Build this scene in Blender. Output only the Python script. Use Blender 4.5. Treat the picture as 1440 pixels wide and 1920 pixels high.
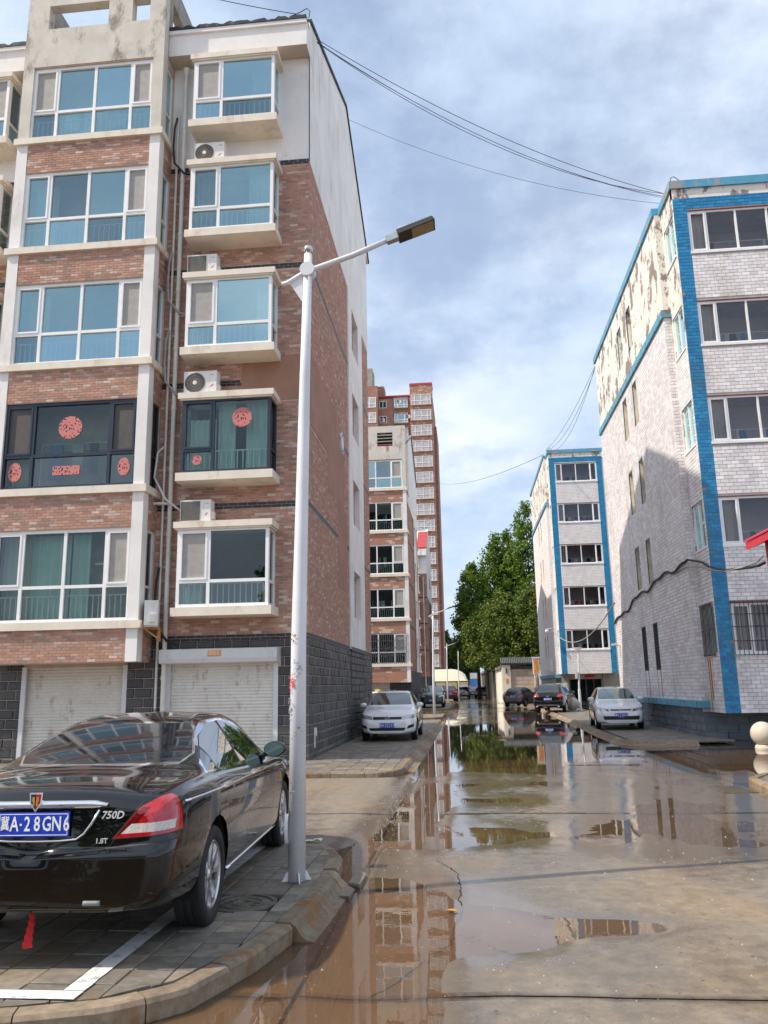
import bpy, bmesh, math, random
from mathutils import Vector, Matrix, noise
from mathutils.bvhtree import BVHTree

for _o in list(bpy.data.objects):
    bpy.data.objects.remove(_o)
SC = bpy.context.scene
COL = SC.collection
R = math.radians

# ------------------------------------------------------------------ camera
YAW, PITCH, ROLL, EYE = R(5.5), R(12.2), R(1.08), 1.70
_F0 = Vector((-math.sin(YAW), math.cos(YAW), 0))
_R0 = Vector((math.cos(YAW), math.sin(YAW), 0))
_Z = Vector((0, 0, 1))
_F = _F0 * math.cos(PITCH) + _Z * math.sin(PITCH)
_U = _Z * math.cos(PITCH) - _F0 * math.sin(PITCH)
_R2 = _R0 * math.cos(ROLL) - _U * math.sin(ROLL)
_U2 = _U * math.cos(ROLL) + _R0 * math.sin(ROLL)
cd = bpy.data.cameras.new('camera')
cam = bpy.data.objects.new('camera', cd)
COL.objects.link(cam)
cam.matrix_world = Matrix(((_R2.x, _U2.x, -_F.x, 0), (_R2.y, _U2.y, -_F.y, 0), (_R2.z, _U2.z, -_F.z, EYE), (0, 0, 0, 1)))
cd.sensor_fit = 'HORIZONTAL'
cd.sensor_width = 36.0
cd.lens = 1518.0 / 1440.0 * 36.0
cd.clip_start = 0.05
cd.clip_end = 6000.0
SC.camera = cam

# ------------------------------------------------------------------ sky, sun, exposure
SUN = Vector((10.52, 3.56, -12.67)).normalized()      # direction the light travels
SUN_EL = math.asin(-SUN.z)
SUN_AZ = math.atan2(-SUN.x, -SUN.y)                   # compass angle of the sun, from +Y towards +X

SC.view_settings.view_transform = 'Standard'
SC.view_settings.look = 'None'
SC.view_settings.exposure = 0.68
SC.view_settings.gamma = 1.0
SC.view_settings.use_curve_mapping = False


class NT:
    """tiny wrapper to write node trees"""
    def __init__(self, tree):
        self.t = tree
        tree.nodes.clear()

    def n(self, typ, ins=None, **props):
        nd = self.t.nodes.new(typ)
        for k, v in props.items():
            setattr(nd, k, v)
        for k, v in (ins or {}).items():
            s = nd.inputs[k]
            if isinstance(v, bpy.types.NodeSocket):
                self.t.links.new(v, s)
            elif isinstance(v, (tuple, list)) and len(v) == 3 and s.type == 'RGBA':
                s.default_value = (*v, 1)
            else:
                s.default_value = v
        return nd

    def math(self, op, a, b=0.0, c=0.0, clamp=False):
        nd = self.n('ShaderNodeMath', {0: a, 1: b, 2: c}, operation=op)
        nd.use_clamp = clamp
        return nd.outputs[0]

    def mix(self, f, a, b, blend='MIX'):
        nd = self.n('ShaderNodeMix', data_type='RGBA', blend_type=blend)
        for s, v in ((nd.inputs[0], f), (nd.inputs[6], a), (nd.inputs[7], b)):
            if isinstance(v, bpy.types.NodeSocket):
                self.t.links.new(v, s)
            elif isinstance(v, (tuple, list)):
                s.default_value = (*v[:3], 1)
            else:
                s.default_value = v
        return nd.outputs[2]

    def noise(self, vec, scale, detail=4, rough=.55, lac=2.0):
        return self.n('ShaderNodeTexNoise', {'Vector': vec, 'Scale': scale, 'Detail': detail, 'Roughness': rough, 'Lacunarity': lac}).outputs['Fac']

    def ramp(self, fac, stops, interp='LINEAR'):
        nd = self.n('ShaderNodeValToRGB', {'Fac': fac})
        cr = nd.color_ramp
        cr.interpolation = interp
        while len(cr.elements) < len(stops):
            cr.elements.new(0.5)
        for e, (p, c) in zip(cr.elements, stops):
            e.position = p
            e.color = (*c, 1) if isinstance(c, (tuple, list)) else (c, c, c, 1)
        return nd.outputs['Color']

    def mapr(self, v, a, b, c=0.0, d=1.0, smooth=False):
        return self.n('ShaderNodeMapRange', {'Value': v, 'From Min': a, 'From Max': b, 'To Min': c, 'To Max': d}, interpolation_type='SMOOTHSTEP' if smooth else 'LINEAR').outputs[0]

    def scalev(self, vec, s):
        return self.n('ShaderNodeMapping', {'Vector': vec, 'Scale': s}).outputs[0]


W = bpy.data.worlds.new('World')
SC.world = W
W.use_nodes = True
w = NT(W.node_tree)
sky = w.n('ShaderNodeTexSky', sky_type='NISHITA', sun_disc=False, sun_elevation=SUN_EL, sun_rotation=SUN_AZ,
          altitude=60.0, air_density=1.0, dust_density=1.2, ozone_density=1.5)
tc = w.n('ShaderNodeTexCoord').outputs['Generated']
sx = w.n('ShaderNodeSeparateXYZ', {0: tc})
# clouds: a layer above the place, so the pattern narrows towards the horizon
up = w.math('ADD', w.math('MAXIMUM', sx.outputs[2], 0.0), 0.32)
px = w.math('DIVIDE', sx.outputs[0], up)
py = w.math('DIVIDE', sx.outputs[1], up)
cv = w.n('ShaderNodeCombineXYZ', {0: px, 1: py, 2: 0.0}).outputs[0]
cn = w.noise(w.n('ShaderNodeMapping', {'Vector': cv, 'Location': (3.7, 1.9, 0)}).outputs[0], 2.3, 10, .60)
cn2 = w.noise(w.n('ShaderNodeMapping', {'Vector': cv, 'Location': (8.1, 5.3, 2)}).outputs[0], 1.8, 9, .56)
cover = w.mapr(cn, 0.33, 0.58, 0.42, 1.0, True)
tone = w.ramp(cn2, [(0.30, (0.36, 0.44, 0.58)), (0.43, (0.43, 0.52, 0.66)), (0.53, (0.51, 0.585, 0.705)), (0.64, (0.64, 0.68, 0.765)), (0.78, (0.70, 0.72, 0.78))])
cloud = tone
skyc = w.mix(1.0, sky.outputs[0], (0.11, 0.11, 0.11), 'MULTIPLY')
bgA = w.n('ShaderNodeBackground', {'Color': w.mix(cover, skyc, cloud), 'Strength': 1.0})
w.n('ShaderNodeOutputWorld', {'Surface': bgA.outputs[0]})

sl = bpy.data.lights.new('sun', 'SUN')
sl.energy = 3.1
sl.angle = R(0.6)
sl.color = (1.0, 0.90, 0.76)
so = bpy.data.objects.new('sun', sl)
COL.objects.link(so)
so.location = (-30, -12, 40)
so.rotation_euler = SUN.to_track_quat('-Z', 'Y').to_euler()

# ------------------------------------------------------------------ materials
MATS = {}


def new_mat(name):
    m = bpy.data.materials.new(name)
    m.use_nodes = True
    MATS[name] = m
    return m, NT(m.node_tree)


def pos(t):
    return t.n('ShaderNodeNewGeometry').outputs['Position']


def finish(t, **ins):
    b = t.n('ShaderNodeBsdfPrincipled', ins)
    t.n('ShaderNodeOutputMaterial', {'Surface': b.outputs[0]})
    return b


def bump(t, h, strength=.3, dist=.01):
    return t.n('ShaderNodeBump', {'Height': h, 'Strength': strength, 'Distance': dist}).outputs[0]


def M(name, col, rough=.6, metal=0.0, var=.18, scale=3.0, bmp=0.0, bscale=60.0, dirt=None, damt=.5, dscale=1.5, spec=.5, coat=0.0, coord='pos', dthr=(.52, .70), dstretch=.45):
    """plain surface with uneven tone, optional dirt patches and fine relief"""
    m, t = new_mat(name)
    p = pos(t) if coord == 'pos' else t.n('ShaderNodeTexCoord').outputs['Object']
    nz = t.noise(p, scale, 5, .6)
    k = t.mapr(nz, .3, .7, 1 - var, 1 + var)
    c = t.mix(1.0, col, t.n('ShaderNodeCombineColor', {0: k, 1: k, 2: k}).outputs[0], 'MULTIPLY')
    if dirt:
        d = t.mapr(t.noise(t.scalev(p, (1, 1, dstretch)), dscale, 8, .70), dthr[0], dthr[1], 0, damt, True)
        c = t.mix(d, c, dirt)
    ins = {'Base Color': c, 'Roughness': t.mapr(t.noise(p, scale * 2.3, 4), .3, .7, max(0, rough - .08), min(1, rough + .08)), 'Metallic': metal,
           'Specular IOR Level': spec, 'Coat Weight': coat, 'Coat Roughness': .03}
    if bmp:
        ins['Normal'] = bump(t, t.noise(p, bscale, 4, .6), .5, bmp)
    finish(t, **ins)
    return m


def tone_mat(name, stops, rough=.8, bmp=.002, bscale=45, var=.12, dirt=None, damt=.4, spec=.3, dsc=.8, ridges=False):
    """pieces that carry a 'tone' number each: the palette is read from it"""
    m, t = new_mat(name)
    a = t.n('ShaderNodeAttribute', attribute_name='tone').outputs['Fac']
    p = pos(t)
    c = t.ramp(a, stops, 'CONSTANT')
    fr = t.math('FRACT', t.math('MULTIPLY', a, 57.31))
    k = t.math('MULTIPLY', t.mapr(t.noise(p, 14, 5, .6), .3, .7, 1 - var, 1 + var), t.mapr(fr, 0, 1, .86, 1.14))
    c = t.mix(1.0, c, t.n('ShaderNodeCombineColor', {0: k, 1: k, 2: k}).outputs[0], 'MULTIPLY')
    if dirt:
        d = t.mapr(t.noise(t.scalev(p, (1, 1, .4)), dsc, 7, .66), .5, .68, 0, damt, True)
        c = t.mix(d, c, dirt)
    nrm = bump(t, t.noise(p, bscale, 4, .6), .5, bmp)
    if ridges:
        # ribbed halves cast into the paving slabs, turned by quarter
        s = t.n('ShaderNodeSeparateXYZ', {0: p})
        ck = t.n('ShaderNodeTexChecker', {'Vector': p, 'Scale': 8.0}).outputs['Fac']
        wv = t.math('SINE', t.math('MULTIPLY', t.math('ADD', s.outputs[0], s.outputs[1]), 520.0))
        hgt = t.math('MULTIPLY', t.math('MULTIPLY', wv, ck), t.mapr(fr, .35, .45))
        nrm = t.n('ShaderNodeBump', {'Height': hgt, 'Strength': .6, 'Distance': .004, 'Normal': nrm}).outputs[0]
    finish(t, **{'Base Color': c, 'Roughness': rough, 'Specular IOR Level': spec, 'Normal': nrm})
    return m


BRICK = [(0.0, (.47, .272, .205)), (.36, (.43, .245, .185)), (.60, (.51, .305, .235)), (.75, (.59, .45, .38)), (.88, (.34, .235, .19))]
tone_mat('brick', BRICK)
tone_mat('band_brick', [(0.0, (.035, .04, .05)), (.5, (.05, .055, .065))], .45)
tone_mat('dark_block', [(0.0, (.058, .061, .066)), (.4, (.078, .081, .086)), (.75, (.05, .052, .057))], .55, .008, 12, .2, (.15, .125, .095), .55, .5)
tone_mat('white_tile', [(0.0, (.81, .775, .775)), (.3, (.85, .81, .81)), (.65, (.77, .74, .75))], .36, .003, 20, .07, (.44, .38, .33), .42, .5, 1.1)
tone_mat('blue_tile', [(0.0, (.012, .20, .46)), (.4, (.018, .26, .52)), (.8, (.014, .22, .44)), (.985, (.33, .22, .18))], .42, .003, 20, .14, (.05, .17, .27), .6, .4, 1.3)
tone_mat('paver', [(0.0, (.195, .172, .142)), (.35, (.24, .21, .172)), (.65, (.165, .147, .122)), (.85, (.28, .235, .18))], .55, .003, 60, .25, (.20, .13, .075), .6, .4, 1.6, True)
tone_mat('wall_block', [(0.0, (.50, .42, .33)), (.5, (.55, .46, .37)), (.8, (.45, .38, .31))], .8)
tone_mat('grey_block', [(0.0, (.15, .175, .20)), (.5, (.18, .205, .23)), (.8, (.13, .15, .175))], .6, .01, 14, .2, (.2, .18, .15), .4, .4)
tone_mat('kerb_stone', [(0.0, (.23, .18, .125)), (.5, (.27, .21, .145)), (.8, (.20, .155, .105))], .75, .006, 40, .3, (.21, .10, .035), .95, .3, 3.0)

M('mortar', (.54, .41, .34), .9, bmp=.002)
M('dark_grout', (.47, .44, .43), .85)
M('blue_grout', (.30, .34, .26), .85)
M('black_joint', (.02, .02, .021), .9)
M('plaster_white', (.82, .80, .78), .85, var=.08, scale=1.2, bmp=.003, bscale=30, dirt=(.48, .43, .37), damt=.5, dscale=.9)
M('plaster_gable', (.83, .81, .78), .9, var=.10, scale=.9, bmp=.006, bscale=14, dirt=(.46, .42, .38), damt=.6, dscale=1.3, dstretch=.22)
M('plaster_old', (.64, .60, .53), .9, var=.12, scale=1.5, bmp=.004, bscale=25, dirt=(.20, .165, .13), damt=.85, dscale=2.0)
M('plaster_brown', (.36, .20, .14), .9, var=.16, scale=1.1, bmp=.004, bscale=18, dirt=(.27, .16, .12), damt=.5, dscale=1.2)
M('sill_cream', (.78, .71, .61), .8, var=.08, scale=2.5, bmp=.002, bscale=40, dirt=(.55, .40, .26), damt=.6, dscale=2.4)
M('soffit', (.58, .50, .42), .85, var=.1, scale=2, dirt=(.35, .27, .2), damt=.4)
M('pvc', (.86, .86, .86), .35, var=.04)
M('navy_frame', (.022, .034, .055), .35, var=.1)
M('pipe', (.66, .65, .60), .45, var=.08, scale=4, dirt=(.4, .34, .25), damt=.4, dscale=4)
M('pipe_grey', (.20, .22, .23), .5)
M('rail', (.84, .88, .88), .4)
M('bar_iron', (.06, .045, .04), .6, dirt=(.22, .09, .04), damt=.6, dscale=8)
M('ceiling', (.48, .48, .47), .9)
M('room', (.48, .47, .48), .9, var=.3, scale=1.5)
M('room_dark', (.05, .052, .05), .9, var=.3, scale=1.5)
M('curtain', (.70, .80, .76), .9, var=.1, scale=2)
M('curtain_cream', (.60, .56, .47), .9, var=.1, scale=2)
M('cloth_white', (.78, .79, .8), .9)
M('cloth_red', (.5, .04, .05), .9)
M('cloth_blue', (.05, .16, .38), .9)
M('cloth_dark', (.04, .045, .06), .9)
M('cloth_pink', (.6, .3, .3), .9)
M('shutter', (.68, .65, .60), .5, var=.08, scale=2, dirt=(.24, .15, .10), damt=.55, dscale=5)
M('shutter_box', (.66, .67, .68), .45, var=.05, dirt=(.4, .36, .3), damt=.4, dscale=3)
M('orange_plate', (.72, .27, .10), .5)
M('cream_ink', (.8, .68, .48), .6)
M('tar', (.025, .025, .028), .7, bmp=.003, dirt=(.3, .27, .23), damt=.5, dscale=4)
M('concrete_old', (.36, .33, .29), .9, var=.2, scale=3, bmp=.006, bscale=18, dirt=(.11, .10, .085), damt=.8, dscale=3)
M('roof_sheet', (.22, .2, .19), .8)
M('roof_red', (.42, .05, .05), .55)
M('red_gloss', (.55, .012, .035), .35)
M('red_post', (.32, .055, .035), .55, dirt=(.2, .1, .08), damt=.4)
M('blue_ledge', (.10, .36, .50), .6, var=.1, dirt=(.16, .13, .10), damt=.9, dscale=5, dthr=(.52, .58))
M('blue_cap', (.09, .33, .50), .6, var=.12, dirt=(.38, .31, .27), damt=.85, dscale=2.2, dthr=(.52, .57))
M('plaster_peel', (.78, .745, .68), .9, var=.06, scale=1.5, bmp=.004, bscale=25, dirt=(.25, .195, .18), damt=.95, dscale=1.7, dthr=(.515, .565), dstretch=.7)
M('niche', (.66, .58, .46), .9, dirt=(.4, .33, .25), damt=.5, dscale=4)
M('head_red', (.20, .055, .05), .7)
M('screen_dark', (.085, .08, .078), .7, var=.12, scale=6)
M('rust', (.42, .20, .07), .8, var=.3, scale=8)
M('lamp_white', (.76, .77, .80), .32, var=.05, dirt=(.45, .42, .38), damt=.45, dscale=2.2)
M('steel', (.55, .54, .52), .25, 1.0)
M('lamp_dark', (.025, .024, .022), .5)
M('lamp_lens', (.32, .245, .13), .35)
M('seal_red', (.62, .10, .12), .7)
M('seal_grey', (.4, .4, .42), .7)
M('ac_white', (.76, .75, .72), .4, var=.04, dirt=(.5, .45, .38), damt=.35, dscale=5)
M('ac_dark', (.075, .07, .065), .6)
M('ac_grille', (.30, .29, .27), .55)
M('cable', (.015, .015, .016), .6)
M('cable_grey', (.34, .33, .31), .6)
M('stone', (.56, .50, .41), .6, var=.15, scale=40, bmp=.002, bscale=80)
M('rubber', (.018, .018, .019), .75, var=.2, scale=10)
M('rim', (.62, .62, .63), .22, 1.0, var=.05)
M('rim_dark', (.03, .03, .032), .4)
M('well', (.008, .008, .008), .9)
M('chrome', (.86, .86, .88), .08, 1.0, var=.02)
M('plate_blue', (.008, .05, .52), .35, var=.05)
M('plate_ink', (.86, .87, .88), .45)
M('lens_red', (.42, .004, .010), .12, var=.25, scale=18, coat=1.0, coord='obj')
M('lens_red_dark', (.13, .002, .006), .12, var=.2, scale=20, coat=1.0, coord='obj')
M('lens_white', (.55, .50, .47), .15, var=.25, scale=60, coat=1.0, coord='obj')
M('headlamp', (.42, .44, .46), .12, .5, var=.4, scale=14, coat=1.0, coord='obj')
M('black_trim', (.012, .012, .013), .45, coord='obj')
M('ribbon_red', (.62, .015, .025), .7)
M('badge_silver', (.72, .72, .74), .3, .3)
M('badge_red', (.5, .01, .015), .25)
M('badge_gold', (.75, .50, .14), .3, .8)
M('iron', (.13, .115, .095), .55, .3, var=.3, scale=12, bmp=.003, bscale=50, dirt=(.3, .21, .11), damt=.6, dscale=8)
M('bark', (.11, .09, .07), .9, var=.3, scale=5, bmp=.02, bscale=12)
M('canopy_sheet', (.62, .58, .44), .5, var=.05)
M('canopy_side', (.55, .46, .27), .5, var=.08)
M('dark_wall', (.06, .062, .065), .8)
M('tile_roof', (.10, .10, .105), .6)
M('wood_pole', (.20, .165, .135), .85, var=.25, scale=9)
M('lightbox', (.62, .22, .05), .5, var=.35, scale=6, dirt=(.75, .62, .45), damt=.7, dscale=5)
M('poster', (.52, .66, .44), .5, var=.12, scale=4)
M('poster_ink', (.12, .36, .50), .5)
M('board_blue', (.06, .22, .6), .5)
M('skin', (.42, .26, .19), .6)
M('hair', (.015, .012, .011), .6)
M('paper_white', (.82, .82, .83), .8, coord='obj')
M('leaf_litter', (.42, .22, .06), .8)
M('paint_white', (.72, .71, .68), .7, var=.1, scale=10, bmp=.001, dirt=(.16, .15, .14), damt=.85, dscale=9)
M('door_dark', (.035, .037, .04), .3)
M('door_frame', (.42, .38, .34), .6)
M('cam_white', (.7, .68, .64), .4)


def glass(name, tint, refl, trans):
    """window glass: part mirror by angle, the rest lets the room show through"""
    m, t = new_mat(name)
    p = pos(t)
    nb = bump(t, t.noise(p, .9, 2), .06, .02)
    fr = t.n('ShaderNodeFresnel', {'IOR': 1.5}).outputs[0]
    f = t.math('ADD', t.math('MULTIPLY', fr, .85), refl, clamp=True)
    g = t.n('ShaderNodeBsdfGlossy', {'Color': tint, 'Roughness': .015, 'Normal': nb})
    tr = t.n('ShaderNodeBsdfTransparent', {'Color': trans})
    mx = t.n('ShaderNodeMixShader', {0: f, 1: tr.outputs[0], 2: g.outputs[0]})
    t.n('ShaderNodeOutputMaterial', {'Surface': mx.outputs[0]})
    return m


glass('glass_sky', (.64, .90, .91), .38, (.64, .84, .84))
glass('glass_sky_b', (.66, .85, .90), .24, (.60, .80, .80))
glass('glass_sky_c', (.64, .90, .93), .48, (.62, .82, .84))
glass('glass_clear', (.80, .90, .92), .045, (.62, .77, .72))
glass('glass_clear_b', (.80, .90, .92), .11, (.60, .74, .70))
glass('glass_plain', (.80, .84, .92), .05, (.78, .77, .80))
glass('glass_far', (.62, .82, .92), .34, (.40, .52, .52))
M('screen', (.36, .345, .325), .7, var=.10, scale=6)


def solid_glass(name, col, rough=.03, coat=1.0):
    m, t = new_mat(name)
    finish(t, **{'Base Color': col, 'Roughness': rough, 'Specular IOR Level': .8 * coat, 'Coat Weight': coat, 'Coat Roughness': .01, 'IOR': 1.6})
    return m


solid_glass('car_glass', (.012, .018, .020))
solid_glass('car_glass_rear', (.006, .009, .016), .06, .55)
solid_glass('car_glass_green', (.035, .085, .075))


def paint(name, col, flake=0.0, dust=.0):
    m, t = new_mat(name)
    o = t.n('ShaderNodeTexCoord').outputs['Object']
    c = col
    r = .22
    if dust:
        d = t.mapr(t.noise(o, 2.2, 6, .65), .42, .75, 0, dust, True)
        c = t.mix(d, col, (.16, .14, .115))
        r = t.mapr(d, 0, 1, .12, .5)
    finish(t, **{'Base Color': c, 'Roughness': r, 'Metallic': flake, 'Coat Weight': 1.0, 'Coat Roughness': .015, 'Specular IOR Level': .15})
    return m


paint('paint_black', (.0035, .0037, .0042), 0, .018)
paint('paint_white_car', (.84, .845, .85))
paint('paint_green', (.018, .045, .045), .3)
paint('paint_maroon', (.10, .012, .016), .2)
paint('paint_silver', (.36, .37, .38), .6)
paint('paint_darkgrey', (.035, .036, .04), .3)
paint('paint_red', (.5, .02, .02))


def brick_tex(name, c1, c2, c3, mort, bw, bh, axis, gap=.012, offs=.5):
    """far masonry whose pieces are only a few pixels: brick pattern in wall coordinates"""
    m, t = new_mat(name)
    p = t.n('ShaderNodeSeparateXYZ', {0: pos(t)})
    v = t.n('ShaderNodeCombineXYZ', {0: p.outputs[0 if axis == 'x' else 1], 1: p.outputs[2], 2: 0.0}).outputs[0]
    b = t.n('ShaderNodeTexBrick', {'Vector': v, 'Color1': (0, 0, 0), 'Color2': (1, 1, 1), 'Mortar': (.5, .5, .5), 'Scale': 1.0, 'Mortar Size': gap / 2, 'Mortar Smooth': .1,
                                  'Brick Width': bw, 'Row Height': bh}, offset=offs)
    # one random number per brick
    row = t.math('FLOOR', t.math('DIVIDE', p.outputs[2], bh))
    shift = t.math('MULTIPLY', t.math('MODULO', row, 2.0), bw * .5)
    colm = t.math('FLOOR', t.math('DIVIDE', t.math('ADD', p.outputs[0 if axis == 'x' else 1], shift), bw))
    wn = t.n('ShaderNodeTexWhiteNoise', {'Vector': t.n('ShaderNodeCombineXYZ', {0: colm, 1: row, 2: 1.0}).outputs[0]}, noise_dimensions='2D').outputs['Value']
    c = t.ramp(wn, [(0, c1), (.72, c2), (.86, c3)], 'CONSTANT')
    k = t.mapr(t.noise(pos(t), 2.0, 5), .3, .7, .88, 1.12)
    c = t.mix(1.0, c, t.n('ShaderNodeCombineColor', {0: k, 1: k, 2: k}).outputs[0], 'MULTIPLY')
    c = t.mix(b.outputs['Fac'], c, mort)
    finish(t, **{'Base Color': c, 'Roughness': .8, 'Specular IOR Level': .3, 'Normal': bump(t, t.math('SUBTRACT', 1.0, b.outputs['Fac']), .4, .006)})
    return m


for ax in 'xy':
    brick_tex('brick_far_' + ax, (.40, .205, .145), (.58, .45, .37), (.33, .185, .135), (.40, .27, .2), .42, .14, ax, .01)
    brick_tex('brick_red_' + ax, (.34, .175, .13), (.42, .25, .19), (.28, .15, .115), (.40, .27, .22), .42, .14, ax, .01)
    brick_tex('tile_far_' + ax, (.80, .765, .755), (.84, .80, .79), (.76, .73, .73), (.38, .36, .36), .24, .112, ax, .014)
    brick_tex('blue_far_' + ax, (.012, .20, .43), (.018, .25, .48), (.01, .17, .38), (.08, .25, .33), .24, .112, ax, .014)
    brick_tex('block_far_' + ax, (.075, .08, .088), (.095, .10, .108), (.06, .064, .07), (.16, .16, .16), .42, .22, ax, .014)


def leaf_mat(name, a, b, c):
    m, t = new_mat(name)
    at = t.n('ShaderNodeAttribute', attribute_name='tone').outputs['Fac']
    col = t.ramp(at, [(0, a), (.5, b), (1, c)])
    d = t.n('ShaderNodeBsdfPrincipled', {'Base Color': col, 'Roughness': .5, 'Specular IOR Level': .35})
    tl = t.n('ShaderNodeBsdfTranslucent', {'Color': t.mix(1.0, col, (1.3, 1.5, .6), 'MULTIPLY')})
    mx = t.n('ShaderNodeMixShader', {0: .30, 1: d.outputs[0], 2: tl.outputs[0]})
    t.n('ShaderNodeOutputMaterial', {'Surface': mx.outputs[0]})


leaf_mat('leaf_poplar', (.065, .125, .018), (.125, .205, .028), (.210, .285, .040))
leaf_mat('leaf_locust', (.055, .090, .018), (.115, .160, .030), (.215, .245, .052))
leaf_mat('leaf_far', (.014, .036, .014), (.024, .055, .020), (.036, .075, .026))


def concrete_road():
    m, t = new_mat('road_concrete')
    p = pos(t)
    z = t.n('ShaderNodeSeparateXYZ', {0: p}).outputs[2]
    n1 = t.noise(p, .7, 6, .6)
    n2 = t.noise(p, 7, 6, .65)
    n3 = t.noise(p, 55, 3, .6)
    flat = t.scalev(p, (.9, .5, 0))
    mud = t.mapr(t.noise(flat, .9, 7, .62), .42, .66, 0, 1, True)
    dry = t.mix(mud, (.215, .180, .142), (.25, .185, .120))
    k = t.math('MULTIPLY', t.mapr(n2, .3, .7, .84, 1.16), t.mapr(n3, .3, .7, .88, 1.12))
    dry = t.mix(1.0, dry, t.n('ShaderNodeCombineColor', {0: k, 1: k, 2: k}).outputs[0], 'MULTIPLY')
    lanes = t.mapr(t.noise(t.scalev(p, (2.6, .13, 0)), 1.0, 5, .6), .3, .7, .90, 1.10)
    dry = t.mix(1.0, dry, t.n('ShaderNodeCombineColor', {0: lanes, 1: lanes, 2: lanes}).outputs[0], 'MULTIPLY')
    agg = t.mapr(t.noise(p, 160, 2, .5), .62, .70, 0, .35, True)
    dry = t.mix(agg, dry, (.36, .33, .29))
    spots = t.mapr(t.noise(p, 16, 2, .5), .70, .74, 0, .65, True)
    dry = t.mix(spots, dry, (.07, .055, .042))
    zz = t.math('ADD', z, t.mapr(n2, .3, .7, -.0025, .0025))
    wet = t.mapr(zz, .0195, .0045, 0, 1, True)
    wetc = t.mix(1.0, dry, (.58, .56, .53), 'MULTIPLY')
    settled = t.mapr(zz, .006, -.012, 0, .85, True)
    wetc = t.mix(settled, wetc, t.mix(t.mapr(n2, .35, .65), (.215, .125, .062), (.17, .115, .070)))
    c = t.mix(wet, dry, wetc)
    h = t.math('MULTIPLY', t.math('ADD', n3, t.math('MULTIPLY', n2, 1.5)), t.mapr(wet, 0, 1, 1, .12))
    finish(t, **{'Base Color': c, 'Roughness': t.mapr(t.math('ADD', wet, t.mapr(n1, .3, .7, -.1, .1)), 0, 1, .62, .10), 'Specular IOR Level': .5,
                 'Normal': bump(t, h, .35, .006)})


concrete_road()


def water():
    m, t = new_mat('water')
    p = pos(t)
    nb = bump(t, t.noise(t.scalev(p, (1, 1, 0)), 5.0, 3, .5), .05, .008)
    f = t.n('ShaderNodeFresnel', {'IOR': 1.36, 'Normal': nb}).outputs[0]
    g = t.n('ShaderNodeBsdfGlossy', {'Color': (1, 1, 1), 'Roughness': .008, 'Normal': nb})
    tr = t.n('ShaderNodeBsdfTransparent', {'Color': (.90, .84, .76)})
    silt = t.n('ShaderNodeBsdfDiffuse', {'Color': (.25, .18, .118)})
    lo = t.n('ShaderNodeMixShader', {0: .15, 1: tr.outputs[0], 2: silt.outputs[0]})
    mx = t.n('ShaderNodeMixShader', {0: t.math('MULTIPLY', f, 1.15, clamp=True), 1: lo.outputs[0], 2: g.outputs[0]})
    t.n('ShaderNodeOutputMaterial', {'Surface': mx.outputs[0]})


water()
M('ground', (.26, .20, .14), .75, var=.2, scale=.8, bmp=.01, bscale=10)


def papercut():
    m, t = new_mat('papercut')
    o = t.n('ShaderNodeTexCoord').outputs['Object']
    v = t.n('ShaderNodeTexVoronoi', {'Vector': o, 'Scale': 17.0}, feature='F1').outputs[0]
    f = t.mapr(v, .30, .36, 1, 0)
    b = t.n('ShaderNodeBsdfTransparent', {'Color': (1, 1, 1)})
    b2 = t.n('ShaderNodeBsdfPrincipled', {'Base Color': (.60, .20, .185), 'Roughness': .7})
    mx = t.n('ShaderNodeMixShader', {0: f, 1: b2.outputs[0], 2: b.outputs[0]})
    t.n('ShaderNodeOutputMaterial', {'Surface': mx.outputs[0]})


papercut()

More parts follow.
